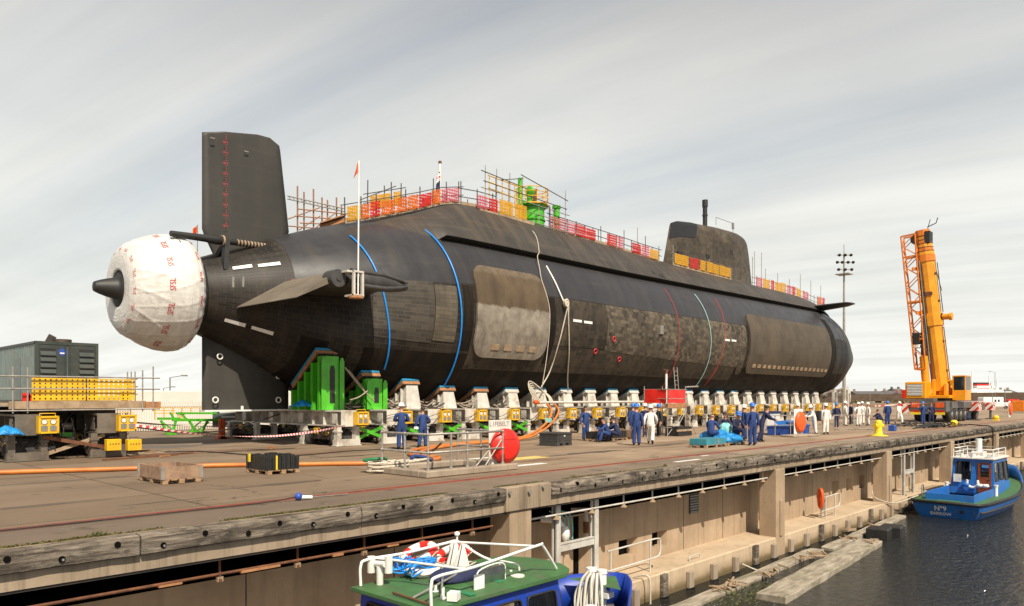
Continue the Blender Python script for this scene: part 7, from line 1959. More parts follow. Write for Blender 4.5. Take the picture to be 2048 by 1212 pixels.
# ------------------------------------------------------------------ background
def at(px, d, z=0.0):
    l = (px - 1024) / FPX * d
    return Vector((d * CA + l * SA, d * SA - l * CA, z))
def mast(px, d, h, lb):
    p = at(px, d); t = thing('floodlight_mast', lb, 'floodlight', p)
    b = MB(); b.tube([p, p + V(0, 0, h * .5), p + V(0, 0, h)], [.26, .18, .10], 10); b.build('pole', MT['galv'], t)
    r = at(px + 100, d) - p; r = V(r.x, r.y, 0).normalized(); f = V(r.y, -r.x, 0) * -1
    b = MB()
    for z in (h - 2.2, h - 1.2, h - .2): b.bar(p + r * -1.0 + V(0, 0, z), p + r * 1.0 + V(0, 0, z), .12)
    b.box(p.x - .9, p.y - .9, h - 2.9, p.x + .9, p.y + .9, h - 2.8); b.cyl(p + V(0, 0, h), p + V(0, 0, h + 1.3), .05, 6); b.build('head_frame', MT['galv'], t)
    for z, xs_ in ((h - 2.2, (-.9, 0, .9)), (h - 1.2, (-1.1, -.4, .4, 1.1)), (h - .2, (-.8, 0, .8))):
        for x in xs_:
            c = p + r * x + V(0, 0, z) - V(SA * 0 + CA * .3, SA * .3, 0); b = MB(); b.lathe([(.001, .16), (.12, .14), (.20, -.1), (.22, -.13), (.001, -.1)], 12, 0, Matrix.Translation(c) @ (V(CA, SA, .5).normalized().to_track_quat('Z', 'Y').to_matrix().to_4x4())); b.build('lamp_head', MT['black'], t)
mast(1688, 104, 22.2, 'tall pale floodlight mast with a cluster of round lamps beyond the bow')
def street_lamp(px, d, h, lb, s=1):
    p = at(px, d); b = MB(); r = V(SA, -CA, 0) * s
    b.tube([p, p + V(0, 0, h)], .08, 6); b.tube([p + V(0, 0, h), p + r * 1.6 + V(0, 0, h + .25)], .05, 6); b.cbox(p + r * 1.8 + V(0, 0, h + .25), (.7, .35, .18), -.8)
    return tag(b.build('street_lamp', MT['plastic_grey']), lb, 'street lamp')
street_lamp(340, 95, 4.8, 'thin street lamp with its arm to the right above the white shed')
street_lamp(327, 140, 4.0, 'tiny farther street lamp left of the thin one above the shed', 1)
street_lamp(1990, 260, 11, 'distant street lamp right of the white ship funnel', -1)
# white shed with ribs, red stripe shed
def shed(px0, d0, px1, d1, h, lb, rib=True, stripe=False, depth=20, name='shed'):
    a, c = at(px0, d0), at(px1, d1); t = thing(name, lb, 'shed', (a + c) / 2); u = (c - a).normalized(); n_ = V(-u.y, u.x, 0)
    if n_.dot(V(CA, SA, 0)) < 0: n_ = -n_
    b = MB(); b.prism([a, c, c + n_ * depth, a + n_ * depth], (0, 0, h)); b.build('wall', MT['shed_white'], t)
    L = (c - a).length; k = 0
    if rib:
        while k * .55 < L:
            q = a + u * k * .55 - n_ * .04; b = MB(); b.bar(q, q + V(0, 0, h), .10, .08); b.build('rib', MT['plastic_grey'], t); k += 1
    b = MB(); b.prism([a - n_ * .1 + V(0, 0, h), a + n_ * depth * .5 + V(0, 0, h + .25), a + n_ * depth + V(0, 0, h)], c - a); b.build('roof', MT['bright_white'], t)
    if stripe: b = MB(); q0, q1 = a - n_ * .06 + V(0, 0, h - .55), c - n_ * .06 + V(0, 0, h - .55); b.bar(q0, q1, .06, .5); b.build('red_band', MT['red'], t)
    return t
shed(262, 60, 362, 76, 2.75, 'ribbed white shed behind the palisade fence, left background')
shed(340, 110, 660, 130, 2.95, 'long white shed with a red band beyond the ribbed one', False, True)
# palisade fence: pales are parts
t = thing('palisade_fence', 'pale steel palisade fence along the back of the yard at left', 'fence', (30, 52, 0))
pale = MB(); pale.box(-.035, -.012, .05, .035, .012, 1.95); pale.add([(-.035, 0, 1.95), (.035, 0, 1.95), (0, 0, 2.1)], [(0, 1, 2)]); pm_ = pale.mesh('pale')
k = 0; x = 14.0
while x < 52 and k < 290:
    o = link('pale', pm_, [MT['shed_white'] if k else MT['shed_white']], t); o.location = V(x, 52, 0) - V(30, 52, 0); x += .16 + (.02 if x > 30 else 0); k += 1
for z in (.4, 1.6):
    b = MB(); b.box(14, 52.02, z, 62, 52.07, z + .06); b.build('rail', MT['plastic_grey'], t)
# green trestle with yellow top frame
t = thing('green_trestle', 'bright green steel trestle with yellow railings standing in the left background', 'trestle', (20, 46.5, 0))
gy = 46.0
def G(px, py, Y=gy): return onY(px, 795 + (py - 795) * .9, Y)
for a, c, w_ in (((345, 845), (445, 845), .16), ((352, 830), (432, 830), .12), ((315, 842), (360, 842), .14), ((322, 846), (335, 876), .12), ((352, 846), (345, 876), .12), ((330, 876), (352, 876), .1), ((378, 846), (392, 870), .12), ((415, 846), (405, 870), .12), ((378, 870), (418, 872), .1), ((340, 828), (350, 845), .1), ((360, 828), (375, 845), .1), ((325, 850), (352, 872), .07), ((382, 866), (402, 848), .07), ((395, 868), (418, 850), .07)):
    for yy in (46.0, 47.4):
        b = MB(); b.bar(G(*a, yy), G(*c, yy), w_); b.build('green_member', MT['green'], t)
for k in range(8):
    px = 310 + k * 18; b = MB(); b.bar(G(px, 845 if k < 3 else 832), G(px, 818), .05); b.build('yellow_post', MT['yellow'], t)
for y in (818, 824, 830): b = MB(); b.bar(G(308, y), G(350 if y > 818 else 438, y), .045); b.build('yellow_rail', MT['yellow'], t)
for k in range(4): b = MB(); b.bar(G(356 + k * 4, 830), G(356 + k * 4, 845), .05); b.build('yellow_rail', MT['yellow'], t)
b = MB(); p = G(456, 838, 46); b.cbox(p, (2.0, .05, 1.3)); 
for k in range(3): b.cbox(p + V(0, -.03, .3 - .3 * k), (1.1 - .2 * k, .01, .1), 0, 1)
tag(b.build('pale_sign_board', [MT['container_pale'], MT['bright_white']]), 'pale blue sign board with white lines right of the green trestle', 'sign')
for k, (px, py) in enumerate(((441, 862), (446, 858))):
    p = onY(px, py, 40); b = MB(); b.tube([V(p.x, 40, 0), V(p.x, 40, 1.1)], .12, 8); b.cbox(V(p.x, 40, .05), (.5, .5, .1)); tag(b.build('traffic_cone', MT['orange']), ['left orange cone', 'right orange cone'][k] + ' in the yard beyond the lower rudder', 'cone')
# right background: viaduct, town, ship, vans
t = thing('raised_roadway', 'long brown raised roadway crossing behind the crane', 'bridge', at(1800, 300))
A0, A1 = at(1480, 420), at(2350, 210); u = (A1 - A0).normalized(); n_ = V(-u.y, u.x, 0)
b = MB(); vs = []
for f in frange(0, 1, .05):
    p = A0.lerp(A1, f); d = p.x * CA + p.y * SA
    zt = 2.27 + (.1 + 10.5 * smooth(.0, .85, f)) * d / FPX
    vs += [p + V(0, 0, zt), p + n_ * 9 + V(0, 0, zt), p + n_ * 9 + V(0, 0, zt - 2.9), p + V(0, 0, zt - 2.9)]
m_ = len(vs) // 4
b.add(vs, [(i * 4 + k, i * 4 + (k + 1) % 4, i * 4 + 4 + (k + 1) % 4, i * 4 + 4 + k) for i in range(m_ - 1) for k in range(4)]); b.build('deck', MT['viaduct'], t)
for k in range(16):
    p = A0.lerp(A1, .05 + k / 17) + n_ * 4; b = MB(); b.box(p.x - 1, p.y - 1, -.9, p.x + 1, p.y + 1, 2.0); b.build('pier', MT['viaduct'], t)
def house(px0, px1, d, y_eave, y_ridge, mat, lb, name='building', depth=14, chim=True, wins=0):
    a, c = at(px0, d), at(px1, d); h = CAMZ + (HOR - y_eave) / FPX * d; hr = CAMZ + (HOR - y_ridge) / FPX * d
    t = thing(name, lb, 'building', (a + c) / 2); n_ = V(CA, SA, 0)
    b = MB(); b.prism([a + V(0, 0, -.9), c + V(0, 0, -.9), c + n_ * depth + V(0, 0, -.9), a + n_ * depth + V(0, 0, -.9)], (0, 0, h + .9)); b.build('wall', MT[mat], t)
    b = MB(); b.prism([a - n_ * .4 + V(0, 0, h), a + n_ * depth * .5 + V(0, 0, hr), a + n_ * (depth + .4) + V(0, 0, h)], c - a); r = b.build('roof', MT['slate'], t)
    if chim:
        for f in (.12, .8): q = a.lerp(c, f) + n_ * depth * .5; b = MB(); b.box(q.x - .6, q.y - .6, hr - .6, q.x + .6, q.y + .6, hr + 1.2); b.build('chimney', MT[mat], r)
    for k in range(wins): q = a.lerp(c, (k + .5) / wins) - n_ * .05 + V(0, 0, h * .62); b = MB(); b.bar(q - V(0, 0, .8), q + V(0, 0, .8), 1.0, .1); b.build('window', MT['black'], t)
house(1712, 1776, 430, 788, 782, 'stone', 'long stone warehouse with a slate roof left of the crane in the far background', wins=8)
house(1776, 1815, 440, 788, 781, 'stone', 'second grey-roofed stone building joined right of the long warehouse', wins=4)
house(1792, 1812, 480, 782, 777, 'slate', 'dark roofed block rising behind the second stone building')
house(1672, 1690, 430, 792, 785, 'brick_red', 'small red brick house just right of the bow', wins=2)
house(1692, 1711, 450, 791, 784, 'brick_red', 'red brick terrace between the mast and the long warehouse', wins=3)
house(1805, 1822, 400, 790, 785, 'brick_red', 'low red brick house close left of the crane engine', wins=2)
house(2015, 2036, 420, 785, 779, 'stone', 'low grey shed on the skyline right of the ship')
# greenery under the roadway
random.seed(77)
t = thing('scrub_bank', 'low green and brown scrub along the foot of the raised roadway', 'bushes', at(1700, 260)); t['kind'] = 'stuff'
b = MB()
for k in range(2600):
    f = random.random(); p = at(1500 + 460 * f, R_(235, 285), R_(-.9, 1.4) * abs(sin(f * 17)) - .3); s_ = R_(.25, .6); a = R_(0, 6.3)
    b.add([p, p + V(cos(a) * s_, sin(a) * s_, R_(-.1, .3)), p + V(-sin(a) * s_ * .6, cos(a) * s_ * .6, s_)], [(0, 1, 2)])
b.build('scrub', MT['moss'], t, fix=False)['kind'] = 'stuff'
t = thing('boundary_wall', 'low pale boundary wall behind the men at the barrier', 'wall', at(1650, 170)); b = MB(); a, c = at(1520, 190), at(1920, 165); b.bar(a + V(0, 0, .2), c + V(0, 0, .2), .3, 1.6); b.build('wall', MT['viaduct'], t)
# ship
d = 400; k_ = d / FPX; t = thing('passenger_ship', 'white ship with a red and black funnel beyond the roadway, far right', 'ship', at(1960, d))
def SH_(px, y): return at(px, d, CAMZ + (HOR - y) * k_)
fw = V(CA, SA, 0)
b = MB(); b.prism([SH_(1915, 797), SH_(2020, 797), SH_(2024, 783), SH_(1908, 783)], fw * 12); b.prism([SH_(1925, 783), SH_(2008, 783), SH_(2006, 779.5), SH_(1930, 779.5)], fw * 9); b.prism([SH_(1946, 779.5), SH_(1998, 779.5), SH_(1994, 776.5), SH_(1950, 776.5)], fw * 7); b.build('hull_and_decks', MT['bright_white'], t)
b = MB()
for q in range(9): p = SH_(1929 + q * 3, 784.5) - fw * .05; b.bar(p, p + V(0, 0, .35), .35, .1)
b.build('porthole', MT['black'], t)
for q, (y0, y1, m_) in enumerate(((779, 775.5, 'red'), (775.5, 771.5, 'bright_white'), (771.5, 768, 'red'), (768, 765, 'black'))):
    b = MB(); b.prism([SH_(1954, y0), SH_(1982, y0), SH_(1982, y1), SH_(1954, y1)], fw * 6); b.build('funnel_band', MT[m_], t)
for px, y in ((1944, 744), (1979, 750), (1994, 759)):
    b = MB(); b.cyl(SH_(px, 783), SH_(px, y), .35, 8); b.build('mast', MT['bright_white'], t)
b = MB(); b.prism([SH_(1984, 779), SH_(1992, 779), SH_(1990, 772), SH_(1985, 772)], fw * 4); b.build('wheelhouse', MT['bright_white'], t)
# vans and lorries by the far quay
def van(px0, px1, d, h, body, lb, name='parked_van', tall=False):
    a, c = at(px0, d), at(px1, d); u = (c - a).normalized(); n_ = V(-u.y, u.x, 0); L = (c - a).length
    if n_.dot(V(CA, SA, 0)) < 0: n_ = -n_
    t = thing(name, lb, 'van', (a + c) / 2)
    P_ = lambda x, z: a + u * x + V(0, 0, z)
    prof = [(0, .45), (L, .45), (L, 1.0), (L * .97, 1.15), (L * .84, 1.3), (L * .72, h), (.15, h), (0, h - .2)]
    b = MB(); b.prism([P_(*q) for q in prof], n_ * 1.9); b.build('body', MT[body], t, bevel=.05)
    b = MB(); b.prism([P_(L * .735, h * .95) - n_ * .01, P_(L * .835, 1.35) - n_ * .01, P_(L * .73, 1.35) - n_ * .01], -n_ * .01)
    for q in (.4, .52): b.prism([P_(L * q, 1.4) - n_ * .01, P_(L * (q + .07), 1.4) - n_ * .01, P_(L * (q + .07), 1.85) - n_ * .01, P_(L * q, 1.85) - n_ * .01], -n_ * .01)
    b.build('window', MT['window_glass'], t)
    for x in (.18, .82):
        b = MB(); q = P_(L * x, .34); b.cyl(q - n_ * .03, q + n_ * .25, .34, 14); b.build('wheel', MT['tyre'], t)
van(1967, 2022, 150, 2.35, 'bright_white', 'white van parked beyond the right end of the crane')
van(2018, 2046, 165, 1.9, 'red', 'red and white vehicle at the right edge behind the white van')
b = MB(); p = at(2038, 112); b.box(p.x - .8, p.y - .8, .2, p.x + 2, p.y + .8, 1.8); tag(b.build('orange_machine', MT['crane_orange'], bevel=.1), 'small orange machine parked at the right edge behind the far lifebelt', 'machine')
for k, (px, d) in enumerate(((1910, 190), (1885, 175), (1740, 160), (2010, 140), (1985, 130))):
    p = at(px, d); b = MB(); b.cyl(p, p + V(0, 0, 3.0 + k % 2), .06, 6); tag(b.build('thin_post', MT['plastic_grey']), ['thin post behind the crane carrier', 'thin post behind the crane cab', 'thin post between the men in white and the crane', 'thin post beside the chevron boards', 'thin post before the white van'][k], 'post')
# ------------------------------------------------------------------ workboats
def boat(ox, oy, rz, lb, cfg):
    t = thing('workboat', lb, 'boat', (ox, oy, WZ))
    hb_ = [(0, 1.62), (.4, 1.75), (3, 1.92), (6, 1.95), (8.5, 1.78), (9.8, 1.42), (10.6, .98), (11.3, .5), (11.75, .06)]
    gz = lambda x: .86 + .0 * x + .55 * smooth(6, 11.75, x)
    HB = MT[cfg['hull']]; GB = MT['boat_green']
    xs_ = frange(0, 11.75, .42)
    # hull shell with flare
    rows = []
    for x in xs_:
        w_ = catmull(hb_, x); g = gz(x); fl = smooth(7, 11.75, x)
        st = .28 * (1 - smooth(0, 1.0, x))
        row = []
        for f, k in ((-.5, .45), (-.12, .72), (.12, .84 - .25 * fl), (.45, .93 - .12 * fl), (.8, .985), (1.0, 1.0)):
            row.append((x + st * (1 - f) * 1.0 - .0 + fl * .5 * (f - .6), w_ * k, g * f))
        rows.append(row)
    b = MB()
    for s in (-1, 1):
        o = [[V(p[0], s * p[1], p[2]) for p in r] for r in rows]; nr, nc = len(o), 6
        b.add([p for r in o for p in r], [(i * nc + j, i * nc + j + 1, (i + 1) * nc + j + 1, (i + 1) * nc + j) for i in range(nr - 1) for j in range(nc - 1)], 0, True)
    r = rows[0]; b.add([V(p[0], -p[1], p[2]) for p in r] + [V(p[0], p[1], p[2]) for p in r], [(j, j + 1, 7 + j, 6 + j) for j in range(5)])
    b.build('hull', HB, t, world=False)
    b = MB()
    path = [V(x + .02 + (.5 * smooth(7, 11.75, x) * .4), -catmull(hb_, x) - .01, gz(x) - .02) for x in frange(11.7, .1, .5)]
    path += [V(-.05, y, gz(0) - .02) for y in (-1.5, 0, 1.5)] + [V(p.x, -p.y, p.z) for p in reversed(path)]
    b.tube(path, .085, 8); b.build('rubbing_strake', MT['black'], t, world=False)
    for sd in (-1, 1):
        b = MB(); b.tube([V(p.x + .14, p.y * .955, p.z - .42) for p in path if p.y * sd > 0 and .1 < p.x < 10.5], .05, 6); b.build('lower_strake', MT['dark_steel'], t, world=False)
    # green side decks round an open well
    well = lambda x: 1.18 if .75 < x < 5.05 else 0
    b = MB()
    dx_ = [0.02, .75] + frange(1.2, 5.0, .6) + [5.05] + frange(5.5, 11.6, .5)
    for s in (-1, 1):
        for a, c in zip(dx_, dx_[1:]):
            m_ = (a + c) / 2; inn = well(m_)
            b.quad((a, s * inn, gz(a)), (c, s * inn, gz(c)), (c, s * catmull(hb_, c), gz(c)), (a, s * catmull(hb_, a), gz(a)))
    b.build('green_deck', GB, t, world=False, fix=False)
    b = MB()
    b.box(.75, -1.18, .30, .80, 1.18, 1.22 if cfg['coam'] else 1.0); b.box(.80, -1.18, .3, 5.05, -1.13, 1.28); b.box(.80, 1.13, .3, 5.05, 1.18, 1.28); b.box(.8, -1.13, .28, 5.05, 1.13, .33)
    b.box(.2, -.55, gz(0) + .0, .7, .55, gz(0) + .05, 1)
    b.build('well_coaming', [MT[cfg['well']], GB], t, world=False, bevel=.01)
    # raised bow bulwark
    b = MB(); N = 16; vs = []
    bx_ = frange(9.5, 11.75, .15)
    for s in (-1, 1):
        for x in (bx_ if s < 0 else list(reversed(bx_))):
            w_ = max(catmull(hb_, x), .03); h = gz(x) + .78 * smooth(9.4, 10.9, x); o_ = .5 * smooth(7, 11.75, x)
            vs += [(x + o_ * .4, s * w_, gz(x) - .03), (x + o_ * .4 + .12, s * (w_ + .06), h)]
    n = len(vs) // 2
    b.add(vs, [(2 * i, 2 * i + 1, 2 * i + 3, 2 * i + 2) for i in range(n - 1)], 0, True)
    bw = b.build('bow_bulwark', MT['boat_blue'] if cfg['near'] else MT[cfg['hull']], t, world=False, fix=False); bw.modifiers.new('thick', 'SOLIDIFY').thickness = .05
    b = MB(); b.add([(11.85, 0, gz(11.75) + .74), (10.95, -.78, gz(11) + .74), (10.95, .78, gz(11) + .74)], [(0, 1, 2)]); b.build('bow_deck', GB, t, world=False, fix=False)
    # wheelhouse
    W0, W1, WX0, WX1, DZ, RZ = 1.15, 1.0, 5.15, 9.15, .8, 2.86
    nose = .55
    def wp(x, y, z): return V(x, y, z)
    fr = lambda z: WX1 - .12 * (z - DZ) - 0
    b = MB()
    wall_ = [(WX0, W0), (WX0, -W0), (fr(DZ) - .4, -W0), (fr(DZ), -.55), (fr(DZ), .55), (fr(DZ) - .4, W0)]
    wtop = [(WX0 + .12, W1), (WX0 + .12, -W1), (fr(RZ) - .4, -W1), (fr(RZ), -.5), (fr(RZ), .5), (fr(RZ) - .4, W1)]
    # walls as frames round real window openings
    def panel(i, wins):
        j = (i + 1) % 6
        P_ = lambda u, v: V(*(Vector(wall_[i]).lerp(Vector(wall_[j]), u).lerp(Vector(wtop[i]).lerp(Vector(wtop[j]), u), v)), DZ + (RZ - DZ) * v)
        us = sorted({0, 1} | {w_[0] for w_ in wins} | {w_[1] for w_ in wins}); vs_ = sorted({0, 1} | {w_[2] for w_ in wins} | {w_[3] for w_ in wins})
        for a, c in zip(us, us[1:]):
            for d, e in zip(vs_, vs_[1:]):
                if any(w_[0] <= a and c <= w_[1] and w_[2] <= d and e <= w_[3] for w_ in wins): continue
                b.quad(P_(a, d), P_(c, d), P_(c, e), P_(a, e))
        for w_ in wins:
            f = MB(); cs = [P_(w_[0], w_[2]), P_(w_[1], w_[2]), P_(w_[1], w_[3]), P_(w_[0], w_[3])]
            ctr = sum(cs, V(0, 0, 0)) / 4; nrm = (cs[1] - cs[0]).cross(cs[3] - cs[0]).normalized()
            if nrm.dot(V(ctr.x - 7, ctr.y, 0)) < 0: nrm = -nrm
            loop = []
            for k in range(4):
                for q in (.12, .04, .0): loop.append(cs[k].lerp(cs[(k - 1) % 4], q if q else .0).lerp(ctr, .03 if q == .04 else 0) if q else cs[k].lerp(ctr, .06))
                for q in (.04, .12): loop.append(cs[k].lerp(cs[(k + 1) % 4], q).lerp(ctr, .03 if q == .04 else 0))
            f.tube([p + nrm * .012 for p in loop], .022, 5, closed=True); wo = f.build('window_frame', MT['black'], t, world=False)
            g = MB(); g.quad(*[p.lerp(ctr, .01) for p in cs]); g.build('pane', MT['clear_glass'], wo, world=False, fix=False)
    panel(0, [(.10, .46, .42, .92), (.62, .92, .02, .90)])
    panel(1, [(.05, .33, .40, .90), (.39, .66, .40, .90), (.71, .96, .36, .90)]); panel(2, [(.12, .88, .5, .88)]); panel(3, [(.08, .47, .5, .88), (.53, .92, .5, .88)]); panel(4, [(.12, .88, .5, .88)])
    panel(5, [(.04, .29, .36, .90), (.34, .61, .40, .90), (.67, .95, .40, .90)])
    hs_ = b.build('wheelhouse', HB if not cfg['near'] else MT['boat_blue'], t, world=False, fix=False); hs_.modifiers.new('thick', 'SOLIDIFY').thickness = .05
    # door in the after wall
    b = MB(); y0, y1 = -.27, -.95
    b.box(WX0 + .0, y1, DZ + .05, WX0 + .05, y0, DZ + 1.05); b.box(WX0 + .03, y1, DZ + 1.05, WX0 + .08, y1 + .12, DZ + 1.85); b.box(WX0 + .03, y0 - .12, DZ + 1.05, WX0 + .08, y0, DZ + 1.85); b.box(WX0 + .06, y1, DZ + 1.75, WX0 + .11, y0, DZ + 1.87)
    dr = b.build('door', MT['door_wood'], t, world=False); b = MB(); b.cbox((WX0 - .02, y1 + .1, DZ + .95), (.05, .12, .03)); b.build('handle', MT['chrome'], dr, world=False)
    b = MB(); b.quad((WX0 + .07, y1 + .12, DZ + 1.05), (WX0 + .07, y0 - .12, DZ + 1.05), (WX0 + .09, y0 - .12, DZ + 1.75), (WX0 + .09, y1 + .12, DZ + 1.75)); b.build('door_pane', MT['clear_glass'], dr, world=False, fix=False)
    b = MB(); b.box(WX0 + .2, -W0 + .1, DZ, WX1 - .8, W0 - .1, DZ + .05); b.box(7.4, -.8, DZ, 7.9, .8, DZ + 1.0); b.box(5.6, .5, DZ, 7.0, 1.0, DZ + .5); b.build('interior', MT['plastic_grey'], t, world=False)
    # roof with rounded front
    rf = []
    e = .12
    for x, y in [(WX0 - .05, W1 + e), (WX0 - .05, -W1 - e), (8.65, -W1 - e), (9.05, -.85), (9.28, -.45), (9.35, 0), (9.28, .45), (9.05, .85), (8.65, W1 + e)]: rf.append(V(x, y, RZ))
    b = MB(); b.prism(rf, (0, 0, .07)); n = len(rf)
    cpt = V(7, 0, RZ + .15); b.add([p + V(0, 0, .072) for p in rf] + [cpt], [(k, (k + 1) % n, n) for k in range(n)])
    roof = b.build('roof', MT['boat_green'] if cfg['near'] else MT['shed_white'], t, world=False, bevel=.015)
    cfg['fit'](t, roof, RZ, gz)
    b = MB()
    for y in (-1.25, 1.25):
        b.cyl((4.9, y, gz(5)), (4.9, y, gz(5) + .55), .09, 10); b.cyl((4.9, y, gz(5) + .55), (4.9, y, gz(5) + .62), .12, 10)
    b.build('side_bitt', MT['bright_white'], t, world=False)
    b = MB(); bz = gz(10.6) + .72
    for y in (-.15, .15): b.cyl((11.1, y, gz(10.9)), (11.1, y, bz + .32), .105, 14); b.cyl((11.1, y, bz + .30), (11.1, y, bz + .38), .125, 14)
    b.box(10.98, -.4, gz(10.5) + .5, 11.22, .4, gz(10.5) + .62); b.build('bow_bitts', MT['bright_white'], t, world=False)
    t.rotation_euler.z = rz
    return t
def ropes_on_bitts(t, gz):
    b = MB(); bz = gz(10.6) + .92; random.seed(4)
    for k in range(5):
        y = -.32 + k * .15; b.tube(curve([(10.98, y * .6, bz + .1), (10.86, y, bz - .15), (10.80 + R_(-.05, .05), y * 1.2, bz - .75 - R_(0, .4)), (10.86, y * 1.1 + .12, bz - .35 - R_(0, .3)), (10.98, y * .5 + .05, bz + .05)], 6), .035, 6)
    b.build('rope_hank', MT['shed_white'], t, world=False)
def fit_near(t, roof, z, gz):
    T = lambda *p: V(*p)
    zr = z + .09
    W = MT['bright_white']
    def tb(name, pts, r, m=W, cl=False, par=roof):
        b = MB(); b.tube(pts, r, 8, closed=cl); return b.build(name, m, par, world=False)
    # guard rail bent from tube, following the roof edge
    tb('roof_rail', curve([T(5.25, 1.0, zr), T(5.25, 1.0, zr + .36), T(5.4, .99, zr + .46), T(6.2, .95, zr + .46), T(7.2, .88, zr + .52), T(7.45, .84, zr + .54), T(7.6, .8, zr + .46), T(7.9, .6, zr + .22), T(8.2, .5, zr + .06)], 6), .028)
    tb('roof_rail', curve([T(5.25, -1.0, zr), T(5.25, -1.0, zr + .36), T(5.4, -.99, zr + .47), T(6.3, -.95, zr + .48), T(8.0, -.9, zr + .60), T(8.2, -.88, zr + .56), T(8.7, -.8, zr + .03)], 6), .028)
    tb('roof_rail', [T(5.6, .98, zr + .46), T(6.1, -.96, zr + .47)], .024); tb('roof_rail', [T(7.45, .84, zr + .52), T(8.0, -.9, zr + .59)], .024)
    b = MB(); b.cyl(T(7.5, .84, zr + .52), T(7.5, .84, zr + .64), .02, 6); b.ball(T(7.5, .84, zr + .68), .055, 0, 10, (1.1, 1.1, .9)); b.build('mast_light', W, roof, world=False)
    # twin-headed vent, pvc pipe
    b = MB(); b.cyl(T(5.55, .82, zr - .05), T(5.55, .82, zr + .34), .065, 12); b.tube(curve([T(5.55, .99, zr + .36), T(5.55, .82, zr + .38), T(5.55, .65, zr + .40)], 5), .06, 10); b.cyl(T(5.5, 1.02, zr + .2), T(5.5, 1.02, zr + .5), .075, 12); b.cyl(T(5.6, .62, zr + .24), T(5.6, .62, zr + .54), .075, 12); b.build('twin_vent', MT['pvc'], roof, world=False)
    # searchlight stand: two white fins
    for k, s in enumerate((-.07, .07)):
        b = MB(); y = .25 + s * 1.6; b.prism([T(7.0 - .2, y, zr), T(7.0 + .25, y, zr), T(7.05, y + .0, zr + .62), T(6.98, y, zr + .62)], (0, .03, 0)); b.prism([T(6.8, y, zr), T(6.8, y + .12, zr), T(6.97, y + .03, zr + .62), T(6.97, y, zr + .62)], (.03, 0, 0)); b.build('light_bracket', W, roof, world=False)
    b = MB(); b.ball(T(7.15, .55, zr + .5), .1); b.build('searchlight', MT['gauge'], roof, world=False)
    # stainless tray with a white end
    b = MB(); b.box(6.75, -.62, zr, 7.4, -.60, zr + .3); b.box(6.75, -.6, zr, 7.4, -.58, zr + .3); b.build('steel_tray', MT['chrome'], roof, world=False); tb('tray_rim', curve([T(6.72, -.61, zr), T(6.72, -.61, zr + .28), T(7.35, -.61, zr + .33), T(7.42, -.61, zr + .0)], 5), .015, W)
    b = MB(); b.prism([T(6.45, -.78, zr), T(6.7, -.78, zr), T(6.7, -.78, zr + .26), T(6.45, -.78, zr + .28)], (0, .02, 0)); b.build('white_plate', W, roof, world=False)
    tb('grab_handle', curve([T(8.05, .15, zr), T(8.05, .15, zr + .12), T(8.05, .05, zr + .15), T(8.08, -.25, zr + .14), T(8.1, -.33, zr + .1), T(8.1, -.34, zr - .02)], 5), .02)
    for x, y, h in ((7.55, -.35, .16), (5.7, -.78, .2), (5.9, -.35, .12), (7.9, -.3, .05)): 
        b = MB(); b.cyl(T(x, y, zr - .03), T(x, y, zr + h), .03, 8); b.cyl(T(x, y, zr - .02), T(x, y, zr + .02), .06, 8); b.build('small_post', W, roof, world=False)
    b = MB(); b.cyl(T(7.75, -.62, zr - .02), T(7.75, -.62, zr + .03), .14, 12); b.build('deck_plate', MT['shed_white'], roof, world=False)
    b = MB(); b.cyl(T(7.2, -.05, zr), T(7.2, -.05, zr + .03), .09, 10); b.build('deck_plate', MT['shed_white'], roof, world=False)
    for x, y, l in ((7.7, .2, .4), (7.95, -.1, .4), (7.55, -.15, .35), (7.5, .5, .4), (7.2, -.55, .35), (6.2, -.75, .5)):
        b = MB(); b.cbox(T(x, y, zr + .012), (.16, l, .02)); b.build('grip_strip', MT['patch_green'], roof, world=False)
    b = MB(); b.cbox(T(5.75, -1.0, zr + .08), (.2, .18, .14), .5); b.build('horn_bracket', W, roof, world=False)
    tb('loose_pole', [T(5.3, -.45, zr + .03), T(6.6, -.2, zr + .2)], .022, MT['plastic_grey']); tb('loose_pole', [T(5.6, -.85, zr + .03), T(6.2, -.2, zr + .25)], .022, MT['plastic_grey']); tb('loose_pole', [T(5.3, .1, zr + .03), T(5.25, -.9, zr + .03)], .02, MT['rust'])
    ropes_on_bitts(t, gz)
    tb('fore_rail', [T(9.2, -1.2, gz(9)), T(9.2, -1.2, gz(9) + .5), T(10.2, -.9, gz(10) + .5), T(10.4, -.8, gz(10) + .3)], .03, W, False, t)
    b = MB(); b.tube([T(10.3, -.45, gz(10)), T(10.3, -.45, gz(10) + .55)], .13, 10); b.build('capstan', W, t, world=False)
